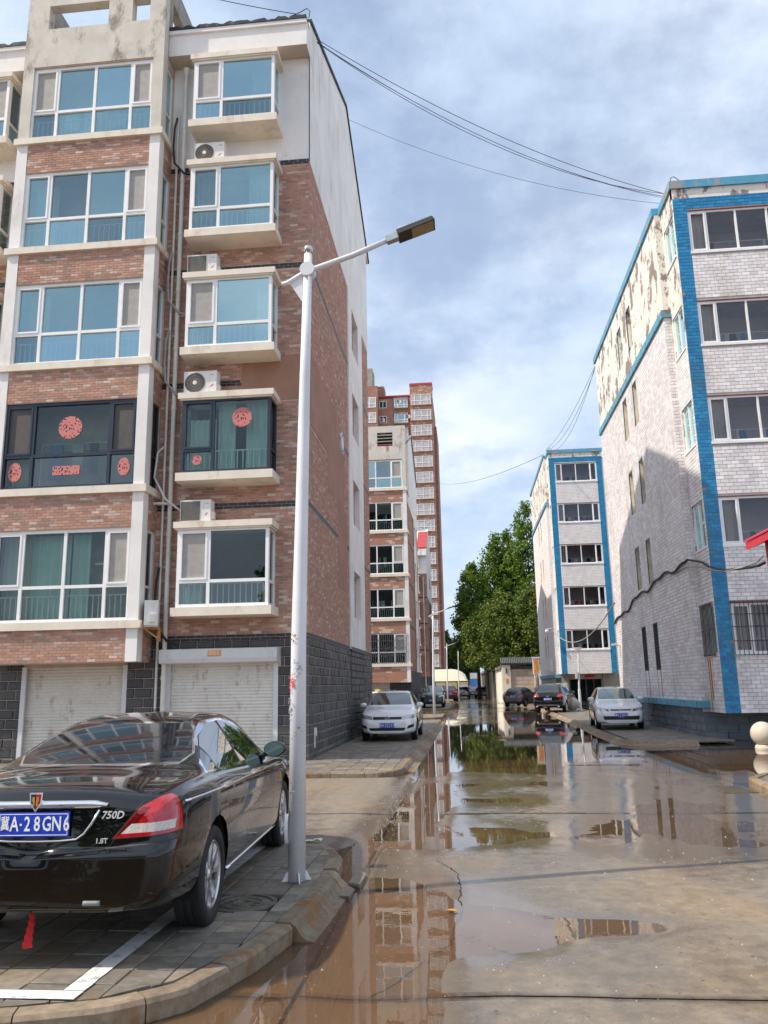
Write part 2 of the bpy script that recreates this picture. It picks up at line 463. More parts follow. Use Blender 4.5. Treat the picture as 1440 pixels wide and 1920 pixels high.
# ------------------------------------------------------------------ geometry helpers
class MB:
    def __init__(s):
        s.v, s.f, s.m, s.t = [], [], [], []

    def face(s, pts, mi=0, tone=0.0):
        i = len(s.v)
        s.v += [tuple(p) for p in pts]
        s.f.append(tuple(range(i, i + len(pts))))
        s.m.append(mi)
        s.t.append(tone)

    def add(s, verts, faces, mi=0, tone=0.0):
        i = len(s.v)
        s.v += [tuple(p) for p in verts]
        for f in faces:
            s.f.append(tuple(i + k for k in f))
            s.m.append(mi)
            s.t.append(tone)

    def hexa(s, c, mi=0, tone=0.0, skip=()):
        """8 corners: bottom ring 0-3, top ring 4-7"""
        fs = [(0, 3, 2, 1), (4, 5, 6, 7), (0, 1, 5, 4), (1, 2, 6, 5), (2, 3, 7, 6), (3, 0, 4, 7)]
        s.add(c, [f for k, f in enumerate(fs) if k not in skip], mi, tone)

    def box(s, x0, x1, y0, y1, z0, z1, mi=0, tone=0.0, skip=()):
        s.hexa([(x0, y0, z0), (x1, y0, z0), (x1, y1, z0), (x0, y1, z0), (x0, y0, z1), (x1, y0, z1), (x1, y1, z1), (x0, y1, z1)], mi, tone, skip)

    def fbox(s, fr, u0, u1, v0, v1, n0, n1, mi=0, tone=0.0):
        P = lambda u, v, n: fr[0] + fr[1] * u + fr[2] * v + fr[3] * n
        s.hexa([P(u0, v0, n1), P(u1, v0, n1), P(u1, v0, n0), P(u0, v0, n0), P(u0, v1, n1), P(u1, v1, n1), P(u1, v1, n0), P(u0, v1, n0)], mi, tone)

    def fquad(s, fr, u0, u1, v0, v1, n=0.0, mi=0, tone=0.0):
        P = lambda u, v: fr[0] + fr[1] * u + fr[2] * v + fr[3] * n
        s.face([P(u0, v0), P(u1, v0), P(u1, v1), P(u0, v1)], mi, tone)

    def tube(s, pts, r, n=8, mi=0, cap=True):
        pts = [Vector(p) for p in pts]
        rs = r if isinstance(r, (list, tuple)) else [r] * len(pts)
        rings = []
        up = None
        for i, p in enumerate(pts):
            d = (pts[min(i + 1, len(pts) - 1)] - pts[max(i - 1, 0)]).normalized()
            if up is None:
                up = Vector((0, 0, 1)) if abs(d.z) < .9 else Vector((1, 0, 0))
            a = d.cross(up).normalized()
            b = a.cross(d).normalized()
            up = b
            rings.append([p + (a * math.cos(2 * math.pi * k / n) + b * math.sin(2 * math.pi * k / n)) * rs[i] for k in range(n)])
        vs = [q for ring in rings for q in ring]
        fs = []
        for i in range(len(rings) - 1):
            for k in range(n):
                k2 = (k + 1) % n
                fs.append((i * n + k, i * n + k2, (i + 1) * n + k2, (i + 1) * n + k))
        if cap:
            fs.append(tuple(range(n - 1, -1, -1)))
            fs.append(tuple((len(rings) - 1) * n + k for k in range(n)))
        s.add(vs, fs, mi)

    def lathe(s, prof, n=24, axis='z', c=(0, 0, 0), mi=0):
        """prof: list of (radius, height along axis)"""
        vs, fs = [], []
        for r, h in prof:
            for k in range(n):
                a = 2 * math.pi * k / n
                p = {'z': (r * math.cos(a), r * math.sin(a), h), 'x': (h, r * math.cos(a), r * math.sin(a)), 'y': (r * math.sin(a), h, r * math.cos(a))}[axis]
                vs.append((p[0] + c[0], p[1] + c[1], p[2] + c[2]))
        for i in range(len(prof) - 1):
            for k in range(n):
                k2 = (k + 1) % n
                fs.append((i * n + k, i * n + k2, (i + 1) * n + k2, (i + 1) * n + k))
        s.add(vs, fs, mi)

    def prism(s, poly, d0, d1, axis='y', mi=0):
        """polygon in the plane across axis, pushed from d0 to d1"""
        f = {'y': lambda a, b, d: (a, d, b), 'x': lambda a, b, d: (d, a, b), 'z': lambda a, b, d: (a, b, d)}[axis]
        n = len(poly)
        vs = [f(a, b, d0) for a, b in poly] + [f(a, b, d1) for a, b in poly]
        fs = [tuple(range(n - 1, -1, -1)), tuple(range(n, 2 * n))] + [(k, (k + 1) % n, n + (k + 1) % n, n + k) for k in range(n)]
        s.add(vs, fs, mi)

    def mesh(s, name, mats, origin=(0, 0, 0), smooth=False):
        me = bpy.data.meshes.new(name)
        ox, oy, oz = origin
        me.from_pydata([(a - ox, b - oy, c - oz) for a, b, c in s.v], [], s.f)
        for m in ([mats] if isinstance(mats, str) else mats):
            me.materials.append(MATS[m])
        if any(s.m):
            me.polygons.foreach_set('material_index', s.m)
        if any(s.t):
            at = me.attributes.new('tone', 'FLOAT', 'FACE')
            at.data.foreach_set('value', s.t)
        if smooth:
            me.polygons.foreach_set('use_smooth', [True] * len(me.polygons))
        me.update()
        return me

    def build(s, name, mats, parent=None, smooth=False, world=True, recalc=False):
        org = tuple(wloc(parent)) if (parent is not None and world) else (0, 0, 0)
        me = s.mesh(name, mats, org, smooth)
        if recalc:
            bm = bmesh.new()
            bm.from_mesh(me)
            bmesh.ops.recalc_face_normals(bm, faces=bm.faces)
            bm.to_mesh(me)
            bm.free()
        return link(name, me, parent)


def wloc(o):
    v = Vector((0, 0, 0))
    while o is not None:
        v += Vector(o.location)
        o = o.parent
    return v


def link(name, data, parent=None, loc=(0, 0, 0)):
    o = bpy.data.objects.new(name, data)
    COL.objects.link(o)
    o.parent = parent
    o.location = loc
    return o


def thing(name, label, cat, loc=(0, 0, 0), rz=0.0, group=None):
    o = link(name, None, None, loc)
    o.empty_display_size = .2
    o.rotation_euler = (0, 0, rz)
    return tag(o, label, cat, group)


def tag(o, label, cat, group=None):
    o['label'] = label
    o['category'] = cat
    if group:
        o['group'] = group
    return o


def kind(o, k):
    o['kind'] = k
    return o


def frame(o, u, v, n):
    return (Vector(o), Vector(u), Vector(v), Vector(n))


def front(y):
    return frame((0, y, 0), (1, 0, 0), (0, 0, 1), (0, -1, 0))


def side_right(x):      # faces +X, u runs along +Y
    return frame((x, 0, 0), (0, 1, 0), (0, 0, 1), (1, 0, 0))


def side_left(x):       # faces -X, u runs along +Y
    return frame((x, 0, 0), (0, 1, 0), (0, 0, 1), (-1, 0, 0))


def cells(u0, u1, v0, v1, holes):
    us = sorted({u0, u1} | {max(u0, min(u1, a)) for h in holes for a in h[:2]})
    vs = sorted({v0, v1} | {max(v0, min(v1, a)) for h in holes for a in h[2:]})
    out = []
    for i in range(len(us) - 1):
        for j in range(len(vs) - 1):
            a, b = (us[i] + us[i + 1]) / 2, (vs[j] + vs[j + 1]) / 2
            if us[i + 1] - us[i] < 1e-4 or vs[j + 1] - vs[j] < 1e-4:
                continue
            if not any(h[0] < a < h[1] and h[2] < b < h[3] for h in holes):
                out.append((us[i], us[i + 1], vs[j], vs[j + 1]))
    return out


def wall(mb, fr, rect, holes=(), reveal=.15, mi=0, rmi=None):
    for c in cells(*rect, holes):
        mb.fquad(fr, *c, 0.0, mi)
    P = lambda u, v, n: fr[0] + fr[1] * u + fr[2] * v + fr[3] * n
    for a, b, c, d in holes:
        for (p, q) in (((a, c), (b, c)), ((b, c), (b, d)), ((b, d), (a, d)), ((a, d), (a, c))):
            mb.face([P(*p, 0), P(*q, 0), P(*q, -reveal), P(*p, -reveal)], mi if rmi is None else rmi)


RNG = random.Random(7)
PR = random.Random(21)
CAMP = Vector((0, 0, EYE))
PIECES = {}


def lay(fr, rect, holes, bw, bh, gap, out, n0=0.0, proud=.008, tonef=None, bond=.5, jit=0.0, skew=0.0):
    """running-bond pieces over a rectangle minus holes; appends (frame,u0,u1,v0,v1,n0,n1,tone)"""
    u0, u1, v0, v1 = rect
    row, v = 0, v0
    while v < v1 - bh * .35:
        a, b = v + gap / 2, min(v + bh - gap / 2, v1)
        blk = sorted((h[0], h[1]) for h in holes if min(h[3], b) - max(h[2], a) > .25 * bh)
        u = u0 - (bw * bond if row % 2 else 0)
        while u < u1:
            p, q = max(u, u0) + gap / 2, min(u + bw, u1) - gap / 2
            segs = [(p, q)]
            for h0, h1 in blk:
                segs = [s for (x, y) in segs for s in ((x, min(y, h0)), (max(x, h1), y))]
            for x, y in segs:
                if y - x > bw * .12:
                    out.append((fr, x, y, a, b, n0, n0 + proud + RNG.uniform(-jit, jit), tonef() if tonef else RNG.random() * .999 + .0005))
            u += bw
        v += bh
        row += 1
    return out


def piece_verts(fr, u0, u1, v0, v1, n0, n1, ch=0.0):
    P = lambda u, v, n: fr[0] + fr[1] * u + fr[2] * v + fr[3] * n
    if ch:
        return [P(u0, v0, n0), P(u1, v0, n0), P(u1, v1, n0), P(u0, v1, n0), P(u0 + ch, v0 + ch, n1), P(u1 - ch, v0 + ch, n1), P(u1 - ch, v1 - ch, n1), P(u0 + ch, v1 - ch, n1)]
    return [P(u0, v0, n0), P(u1, v0, n0), P(u1, v1, n0), P(u0, v1, n0), P(u0, v0, n1), P(u1, v0, n1), P(u1, v1, n1), P(u0, v1, n1)]


PF = [(4, 5, 6, 7), (0, 1, 5, 4), (1, 2, 6, 5), (2, 3, 7, 6), (3, 0, 4, 7)]


def in_view(p):
    d = p - CAMP
    wd = d.dot(_F)
    if wd < .3:
        return False
    u, v = 1518 * d.dot(_R2) / wd, 1518 * d.dot(_U2) / wd
    return abs(u) < 725 and abs(v) < 965


def place_pieces(name, pieces, mat, parent, ch=.002, most=300, stuff_name=None):
    """the pieces that show largest become objects sharing mesh data, the rest one joined part"""
    def size(pc):
        fr, u0, u1, v0, v1, n0, n1, t = pc
        c = fr[0] + fr[1] * ((u0 + u1) / 2) + fr[2] * ((v0 + v1) / 2)
        d = CAMP - c
        return (u1 - u0) * (v1 - v0) * abs(d.normalized().dot(fr[3])) / d.length_squared if in_view(c) else 0.0
    order = sorted(pieces, key=size, reverse=True)
    own, rest = order[:most], order[most:]
    cache = {}
    org = wloc(parent)
    for pc in own:
        fr, u0, u1, v0, v1, n0, n1, t = pc
        tq = round(t * 24) / 24 + .004 if t < .96 else t
        key = (fr[3][:], fr[1][:], round(u1 - u0, 3), round(v1 - v0, 3), round(n1 - n0, 3), round(tq, 3))
        if key not in cache:
            mb = MB()
            f0 = (Vector((0, 0, 0)), fr[1], fr[2], fr[3])
            mb.add(piece_verts(f0, 0, u1 - u0, 0, v1 - v0, 0, n1 - n0, ch), PF, 0, min(.999, tq))
            cache[key] = mb.mesh(name, mat)
        link(name, cache[key], parent, fr[0] + fr[1] * u0 + fr[2] * v0 + fr[3] * n0 - org)
    if rest:
        mb = MB()
        for fr, u0, u1, v0, v1, n0, n1, t in rest:
            mb.add(piece_verts(fr, u0, u1, v0, v1, n0, n1, ch), PF, 0, t)
        kind(mb.build(stuff_name or name + '_field', mat, parent), 'stuff')


def window(fr, u0, u1, v0, v1, parent, cols, rows, fmat='pvc', gmat='glass_sky', fw=.055, dep=.07, n=-.05, sashes=(), split=None, panes=True, name='window', screens=()):
    """cols/rows: inner mullion and transom positions. The frame is the part, each pane a sub-part"""
    mb = MB()
    for a, b, c, d in ((u0, u1, v0, v0 + fw), (u0, u1, v1 - fw, v1), (u0, u0 + fw, v0 + fw, v1 - fw), (u1 - fw, u1, v0 + fw, v1 - fw)):
        mb.fbox(fr, a, b, c, d, n - dep, n)
    us = [u0 + fw] + [x for c in cols for x in (c - fw / 2, c + fw / 2)] + [u1 - fw]
    for c in cols:
        mb.fbox(fr, c - fw / 2, c + fw / 2, v0 + fw, v1 - fw, n - dep, n)
    vs = [v0 + fw] + [x for r in rows for x in (r - fw / 2, r + fw / 2)] + [v1 - fw]
    for i in range(0, len(us), 2):
        for r in rows:
            if split and (i // 2) in split:
                continue
            mb.fbox(fr, us[i], us[i + 1], r - fw / 2, r + fw / 2, n - dep, n - .003)
    for i, j in sashes:
        a, b = us[2 * i], us[2 * i + 1]
        c, d = vs[2 * j], vs[2 * j + 1]
        s = fw * .62
        for q in ((a, b, c, c + s), (a, b, d - s, d), (a, a + s, c + s, d - s), (b - s, b, c + s, d - s)):
            mb.fbox(fr, *q, n - dep * .6, n + .014)
    o = mb.build(name, fmat, parent)
    if panes:
        for i in range(0, len(us), 2):
            vv = [vs[0], vs[-1]] if (split and (i // 2) in split) else vs
            for j in range(0, len(vv), 2):
                pb = MB()
                # panes never sit quite true in their frames
                t1, t2 = PR.uniform(-.006, .006), PR.uniform(-.006, .006)
                PP = lambda u, v, q: fr[0] + fr[1] * u + fr[2] * v + fr[3] * (n - dep * .55 + q)
                pb.face([PP(us[i], vv[j], -t1 - t2), PP(us[i + 1], vv[j], t1 - t2), PP(us[i + 1], vv[j + 1], t1 + t2), PP(us[i], vv[j + 1], t2 - t1)])
                g = gmat
                if gmat == 'glass_sky':
                    g = PR.choice(('glass_sky', 'glass_sky', 'glass_sky_b', 'glass_sky_c'))
                elif gmat == 'glass_clear':
                    g = PR.choice(('glass_clear', 'glass_clear', 'glass_clear_b'))
                if (i // 2, j // 2) in screens:
                    sb = MB()
                    sb.fquad(fr, us[i], us[i + 1], vv[j], vv[j + 1], n - dep * .35)
                    sb.build('insect_screen', 'screen_dark' if fmat == 'navy_frame' else 'screen', o)
                pb.build('pane', g, o)
    return o


def railing(fr, u0, u1, v0, v1, n, parent, step=.11, mat='rail', name='balcony_rail'):
    mb = MB()
    for v in (v0 + .05, v1):
        mb.fbox(fr, u0, u1, v - .013, v + .013, n - .013, n + .013)
    u = u0 + step / 2
    while u < u1:
        mb.fbox(fr, u - .012, u + .012, v0, v1, n - .01, n + .01)
        u += step
    return mb.build(name, mat, parent)


def drape(fr, u0, u1, v0, v1, n, parent, mat='curtain', amp=.035, wl=.16, name='curtain'):
    mb = MB()
    k = max(6, int((u1 - u0) / .03))
    P = lambda u, v, d: fr[0] + fr[1] * u + fr[2] * v + fr[3] * d
    ph = RNG.random() * 6
    for i in range(k):
        a, b = u0 + (u1 - u0) * i / k, u0 + (u1 - u0) * (i + 1) / k
        f = lambda u: n + amp * math.sin(u / wl * 6.283 + ph + .8 * math.sin(u * 5))
        mb.face([P(a, v0, f(a)), P(b, v0, f(b)), P(b, v1, f(b)), P(a, v1, f(a))])
    return mb.build(name, mat, parent, smooth=True)


def room(x0, x1, y0, y1, z0, z1, parent, open_side='y0', mat='room', top='ceiling'):
    mb = MB()
    sk = {'y0': 2, 'x1': 3, 'x0': 5}[open_side]
    mb.box(x0, x1, y0, y1, z0, z1, 0, skip=(sk, 1))
    mb.face([(x0, y0, z1), (x0, y1, z1), (x1, y1, z1), (x1, y0, z1)], 1)
    return mb.build('room', [mat, top], parent)


TEXTS = []


def text(body, size, parent, mat, loc, rot=(math.pi / 2, 0, 0), ext=.0015, name='lettering', sx=1.0, align='CENTER', shear=0.0):
    """flat letters; turned into plain meshes at the end of the script"""
    c = bpy.data.curves.new(name, 'FONT')
    c.body = body
    c.size = size
    c.extrude = ext
    c.align_x = align
    c.align_y = 'CENTER'
    c.shear = shear
    c.offset = size * .012
    c.resolution_u = 2
    c.materials.append(MATS[mat])
    o = link(name + '_curve', c, parent, loc)
    o.rotation_euler = rot
    o.scale = (sx, 1, 1)
    TEXTS.append((o, name))
    return o


def letters_to_mesh():
    bpy.context.view_layer.update()
    dg = bpy.context.evaluated_depsgraph_get()
    for o, name in TEXTS:
        me = bpy.data.meshes.new_from_object(o.evaluated_get(dg))
        me.name = name
        q = link(name, me, o.parent, o.location)
        q.rotation_euler = o.rotation_euler
        q.scale = o.scale
    for o, name in TEXTS:
        cu = o.data
        bpy.data.objects.remove(o)
        bpy.data.curves.remove(cu)
# ------------------------------------------------------------------ ground, road slabs, water
def nz(x, y, s=0.0):
    return noise.noise(Vector((x, y, s)))


def sstep(a, b, x):
    t = max(0.0, min(1.0, (x - a) / (b - a)))
    return t * t * (3 - 2 * t)


DIPS = [(-.62, 6.3, .42, 1.15, -.030), (-.65, 4.5, .45, .75, -.028), (.16, 6.25, .46, .52, -.036), (.95, 6.38, .45, .24, -.030), (2.3, 5.9, .35, .25, -.016), (-.5, 9.6, .5, .5, -.014),
        (.25, 9.9, .7, .6, -.016), (-.7, 12.6, .35, 2.2, -.016), (.3, 12.9, .8, .5, -.012), (2.6, 10.6, .8, .35, -.009), (.4, 20.5, 1.1, 3.0, -.016), (-.9, 22.0, .45, 5.0, -.022),
        (3.3, 20.0, .9, .8, -.02), (6.0, 19.5, 1.6, 1.6, -.017), (2.6, 26.0, 1.6, 2.0, -.012), (1.2, 34.0, 2.0, 4.0, -.012), (3.0, 44.0, 1.4, 5.0, -.014), (1.0, 15.0, 1.2, .5, -.01)]


def road_z(x, y):
    h = .0125 + .010 * nz(x * .55, y * .17, 3.1) + .0055 * nz(x * 1.5, y * .75, 8.4) + .0022 * nz(x * 4.2, y * 3.0, 1.7) + .0009 * nz(x * 11, y * 11, 5.0)
    h -= .0065 * sstep(8.3, 9.6, y) + .0045 * sstep(15.5, 18.5, y) - .003 * sstep(38, 60, y)
    h += .0035 * sstep(.9, 1.6, x) * (1 - sstep(7.5, 9.0, y)) - .0035 * sstep(.8, 1.8, x) * sstep(8.4, 9.6, y)
    if x < -1.25 and 9.0 < y < 16.5:
        h += .012 * sstep(-1.25, -1.7, x)
    if x > 4.3:
        h += .012 * sstep(4.4, 5.6, x) * (1 - sstep(12.5, 15.5, y)) - .003
    if x < -1.0:
        h -= .020 * sstep(-1.0, -1.12, x) * (1 - sstep(8.6, 9.6, y))
    for cx, cy, sx_, sy_, a in DIPS:
        dx, dy = (x - cx) / sx_, (y - cy) / sy_
        q = dx * dx + dy * dy
        if q < 6:
            h += a * math.exp(-q)
    return max(h, -.035)


g = MB()
g.face([(-1500, -600, -.16), (1500, -600, -.16), (1500, 3000, -.16), (-1500, 3000, -.16)])
ground = kind(g.build('ground', 'ground'), 'structure')

road = MB()
road.face([(-30, -12, -.06), (30, -12, -.06), (30, 150, -.06), (-30, 150, -.06)])
road = kind(road.build('road', 'black_joint'), 'structure')


def slab(x0, x1, y0, y1, dx, dy):
    nx, ny = max(1, round((x1 - x0) / dx)), max(1, round((y1 - y0) / dy))
    vs, fs = [], []
    for j in range(ny + 1):
        y = y0 + (y1 - y0) * j / ny
        for i in range(nx + 1):
            x = x0 + (x1 - x0) * i / nx
            z = road_z(x, y)
            if i in (0, nx) or j in (0, ny):
                z -= .003
            vs.append((x, y, z))
    fs = [(j * (nx + 1) + i, j * (nx + 1) + i + 1, (j + 1) * (nx + 1) + i + 1, (j + 1) * (nx + 1) + i) for j in range(ny) for i in range(nx)]
    # skirt round the slab so that the joint has depth
    rim = [(j * (nx + 1)) for j in range(ny + 1)], [j * (nx + 1) + nx for j in range(ny + 1)], list(range(nx + 1)), [ny * (nx + 1) + i for i in range(nx + 1)]
    nb = len(vs)
    for line in rim:
        for a, b in zip(line, line[1:]):
            k = len(vs)
            vs += [(vs[a][0], vs[a][1], -.06), (vs[b][0], vs[b][1], -.06)]
            fs.append((a, b, k + 1, k))
    mb = MB()
    mb.add(vs, fs)
    mb.build('slab', 'road_concrete', road, smooth=True)


JY = [-6, -1.6, 5.0, 11.6, 18.2, 24.9, 31.5, 38.2, 45, 52, 60, 75, 95, 120, 148]
for a, b in zip(JY, JY[1:]):
    st = .062 if b < 12 else .09 if b < 19 else .14 if b < 32 else .22 if b < 46 else .4 if b < 76 else .9
    if b < 4:
        st = .3
    gp = .010
    for x0, x1 in ((-6.5, -1.056), (-1.026, 4.36), (4.37, 9.5)):
        k = 1.0 if x0 > -2 and x0 < 4 else 1.4
        slab(x0 + (.0 if x0 < -2 else 0), x1, a + gp, b - gp, st * k, st)
    slab(-30, -6.51, a + gp, b - gp, 1.5, 1.5)
    slab(9.51, 30, a + gp, b - gp, 1.5, 1.5)

wt = MB()
wt.face([(-6.4, -6, 0), (9.4, -6, 0), (9.4, 140, 0), (-6.4, 140, 0)])
kind(wt.build('puddle_water', 'water'), 'structure')


def ribbon(pts, wid, zf, name, mat, parent, jit=0.0):
    mb = MB()
    pts = [Vector((*p, 0)) for p in pts]
    L, Rr = [], []
    for i, p in enumerate(pts):
        d = (pts[min(i + 1, len(pts) - 1)] - pts[max(i - 1, 0)]).normalized()
        nrm = Vector((-d.y, d.x, 0))
        ww = wid * (1 + RNG.uniform(-jit, jit))
        L.append(p + nrm * ww / 2)
        Rr.append(p - nrm * ww / 2)
    for i in range(len(pts) - 1):
        mb.face([(q.x, q.y, zf(q.x, q.y)) for q in (Rr[i], Rr[i + 1], L[i + 1], L[i])])
    return mb.build(name, mat, parent)


def wander(pts, step, amp):
    out = []
    for a, b in zip(pts, pts[1:]):
        n = max(1, int(math.dist(a, b) / step))
        for i in range(n):
            t = i / n
            out.append((a[0] + (b[0] - a[0]) * t + RNG.uniform(-amp, amp), a[1] + (b[1] - a[1]) * t + RNG.uniform(-amp, amp)))
    return out + [pts[-1]]


crack = [(-.36, 8.55), (-.23, 8.28), (-.15, 7.98), (-.12, 7.52), (-.13, 7.1), (-.1, 6.78), (-.15, 6.45), (-.18, 6.0), (-.29, 5.7), (-.36, 5.6), (-.43, 5.35), (-.53, 5.13), (-.62, 5.02)]
ribbon(wander(crack, .05, .012), .010, lambda x, y: road_z(x, y) + .0025, 'crack', 'black_joint', road, .6)
ribbon(wander([(2.9, 17.6), (3.4, 16.9), (4.1, 16.4), (5.0, 16.2), (5.8, 15.4)], .1, .03), .014, lambda x, y: road_z(x, y) + .0035, 'crack', 'black_joint', road, .6)


# ------------------------------------------------------------------ pavements
def clip_convex(poly, hull):
    out = poly
    for i in range(len(hull)):
        a, b = hull[i], hull[(i + 1) % len(hull)]
        inp, out = out, []
        if not inp:
            return []
        side = lambda p: (b[0] - a[0]) * (p[1] - a[1]) - (b[1] - a[1]) * (p[0] - a[0])
        for k in range(len(inp)):
            p, q = inp[k], inp[(k + 1) % len(inp)]
            sp, sq = side(p), side(q)
            if sp >= 0:
                out.append(p)
            if (sp >= 0) != (sq >= 0):
                t = sp / (sp - sq)
                out.append((p[0] + (q[0] - p[0]) * t, p[1] + (q[1] - p[1]) * t))
    return out


def pave(parent, hull, x0, x1, y0, y1, tw, th, zf, most, gap=.008, stagger=False, skip=lambda x, y: False):
    tiles = []
    j, y = 0, y0
    while y < y1:
        x = x0 - (tw / 2 if stagger and j % 2 else 0)
        while x < x1:
            q = [(x + gap / 2, y + gap / 2), (x + tw - gap / 2, y + gap / 2), (x + tw - gap / 2, y + th - gap / 2), (x + gap / 2, y + th - gap / 2)]
            c = clip_convex(q, hull)
            if len(c) >= 3 and not skip(x + tw / 2, y + th / 2):
                ar = abs(sum(c[i][0] * c[(i + 1) % len(c)][1] - c[(i + 1) % len(c)][0] * c[i][1] for i in range(len(c)))) / 2
                if ar > tw * th * .06:
                    tiles.append((c, len(c) == 4 and ar > tw * th * .85, x + tw / 2, y + th / 2))
            x += tw
        y += th
        j += 1
    vis = lambda t: 0 if in_view(Vector((t[2], t[3], .1))) else 1
    tiles.sort(key=lambda t: (vis(t), t[2] ** 2 + t[3] ** 2))
    rest = MB()
    cache = {}
    for k, (c, full, cx, cy) in enumerate(tiles):
        z = zf(cx, cy) + RNG.uniform(-.003, .003)
        tn = RNG.random() * .99 + .005
        tx, ty = RNG.uniform(-.008, .008), RNG.uniform(-.008, .008)
        if k < most:
            mb = MB()
            key = round(tn * 16)
            cc = [(a - cx, b - cy) for a, b in c]
            if full and key in cache:
                me = cache[key]
            else:
                n = len(cc)
                inn = [(a * .975, b * .975) for a, b in cc]
                mb.add([(*p, -.05) for p in cc] + [(*p, -.004) for p in cc] + [(*p, 0) for p in inn],
                       [tuple(range(2 * n, 3 * n))] + [(i, (i + 1) % n, n + (i + 1) % n, n + i) for i in range(n)] + [(n + i, n + (i + 1) % n, 2 * n + (i + 1) % n, 2 * n + i) for i in range(n)], 0, max(.003, tn))
                me = mb.mesh('paver', 'paver')
                if full:
                    cache[key] = me
            o = link('paver', me, parent, Vector((cx, cy, z)) - wloc(parent))
            o.rotation_euler = (tx, ty, 0)
        else:
            n = len(c)
            rest.add([(a, b, z) for a, b in c] + [(a, b, z - .03) for a, b in c], [tuple(range(n))] + [(n + i, n + (i + 1) % n, (i + 1) % n, i) for i in range(n)], 0, tn)
    if rest.f:
        kind(rest.build('paver_field', 'paver', parent), 'stuff')


def bed(poly, z, name, mat='black_joint'):
    mb = MB()
    mb.face([(a, b, z) for a, b in poly])
    return kind(mb.build(name, mat), 'structure')


def kerb(pts, prof, name, length=.75, gap=.008, zf=lambda x, y: 0.0, mat='kerb_stone'):
    """stones along a polyline; prof is a closed section (offset to the road side, height)"""
    root = kind(link(name, None, None, (pts[0][0], pts[0][1], 0)), 'structure')
    P = [Vector((a, b, 0)) for a, b in pts]
    cum = [0]
    for a, b in zip(P, P[1:]):
        cum.append(cum[-1] + (b - a).length)

    def at(s):
        s = max(0, min(cum[-1], s))
        for i in range(len(P) - 1):
            if s <= cum[i + 1] or i == len(P) - 2:
                t = (s - cum[i]) / max(1e-6, cum[i + 1] - cum[i])
                d = (P[i + 1] - P[i]).normalized()
                # soften the corners
                e = .12
                p = P[i].lerp(P[i + 1], t)
                return p, d
    s = 0
    while s < cum[-1] - .05:
        e = min(cum[-1], s + length * RNG.uniform(.85, 1.15))
        ns = 5
        ring = []
        dz = RNG.uniform(-.006, .006)
        for k in range(ns + 1):
            q = s + gap / 2 + (e - s - gap) * k / ns
            p, _ = at(q)
            d = (at(q + .12)[0] - at(q - .12)[0]).normalized()
            nr = Vector((d.y, -d.x, 0))
            jj = RNG.uniform(-.0025, .0025)
            ring.append([(p.x + nr.x * (o + jj), p.y + nr.y * (o + jj), h + dz + (jj * .6 if h > .02 else 0) + zf(p.x, p.y)) for o, h in prof])
        m = len(prof)
        vs = [v for r_ in ring for v in r_]
        fs = [(k * m + i, k * m + (i + 1) % m, (k + 1) * m + (i + 1) % m, (k + 1) * m + i) for k in range(ns) for i in range(m)]
        fs += [tuple(range(m - 1, -1, -1)), tuple(ns * m + i for i in range(m))]
        mb = MB()
        mb.add(vs, fs, 0, RNG.random() * .98 + .01)
        mb.build('kerb_block', mat, root, recalc=True)
        s = e
    return root


SQ = [(-.13, -.05), (.0, -.05), (.004, .095), (-.012, .118), (-.03, .122), (-.13, .120)]
ROLL_N = [(-.13, -.05), (.15, -.05), (.14, .0), (.08, .014), (.035, .05), (.008, .095), (-.03, .12), (-.13, .121)]
ROLL_P = [(-.13, -.05), (.22, -.05), (.20, .004), (.12, .012), (.06, .035), (.015, .085), (-.03, .12), (-.13, .121)]

near_hull = [(-9, 4.12), (-3.5, 4.22), (-2.42, 4.42), (-1.98, 4.57), (-1.70, 4.84), (-1.50, 5.40), (-1.385, 5.97), (-1.345, 6.5), (-1.325, 7.4), (-1.375, 8.2), (-1.53, 8.72), (-1.80, 9.0), (-9, 9.0)]
nb_ = bed(near_hull, .085, 'pavement_near')
MANH = (-1.76, 6.48, .26)
pave(nb_, near_hull, -6.25, -1.2, 4.0, 9.1, .25, .25, lambda x, y: .12 + .004 * nz(x, y, 2), 300, skip=lambda x, y: math.hypot(x - MANH[0], y - MANH[1]) < .22)
kerb([(-9, 3.98), (-3.5, 4.07), (-2.37, 4.28), (-1.9, 4.43), (-1.58, 4.72), (-1.37, 5.34), (-1.255, 5.93)], SQ, 'kerb_near', .62)
kerb([(-1.25, 5.96), (-1.215, 6.5), (-1.19, 7.4), (-1.205, 7.62)], ROLL_N, 'kerb_ramp', .75)
kerb([(-1.21, 7.66), (-1.25, 8.2), (-1.41, 8.68), (-1.70, 9.08), (-2.1, 9.14), (-9, 9.14)], SQ, 'kerb_corner', .45)

# broken concrete lip by the street inlet
mb = MB()
for poly, z0 in (([(-1.10, 7.55), (-.99, 7.45), (-.985, 7.9), (-1.08, 8.05)], .03), ([(-1.17, 7.15), (-1.03, 7.1), (-1.02, 7.38), (-1.12, 7.45)], .018)):
    n = len(poly)
    mb.add([(a, b, z0 + .012 * (i % 2)) for i, (a, b) in enumerate(poly)] + [(a, b, -.04) for a, b in poly], [tuple(range(n))] + [(n + i, n + (i + 1) % n, (i + 1) % n, i) for i in range(n)])
tag(mb.build('broken_concrete', 'road_concrete'), 'broken slabs of concrete lip at the kerb inlet below the lamp post', 'rubble')

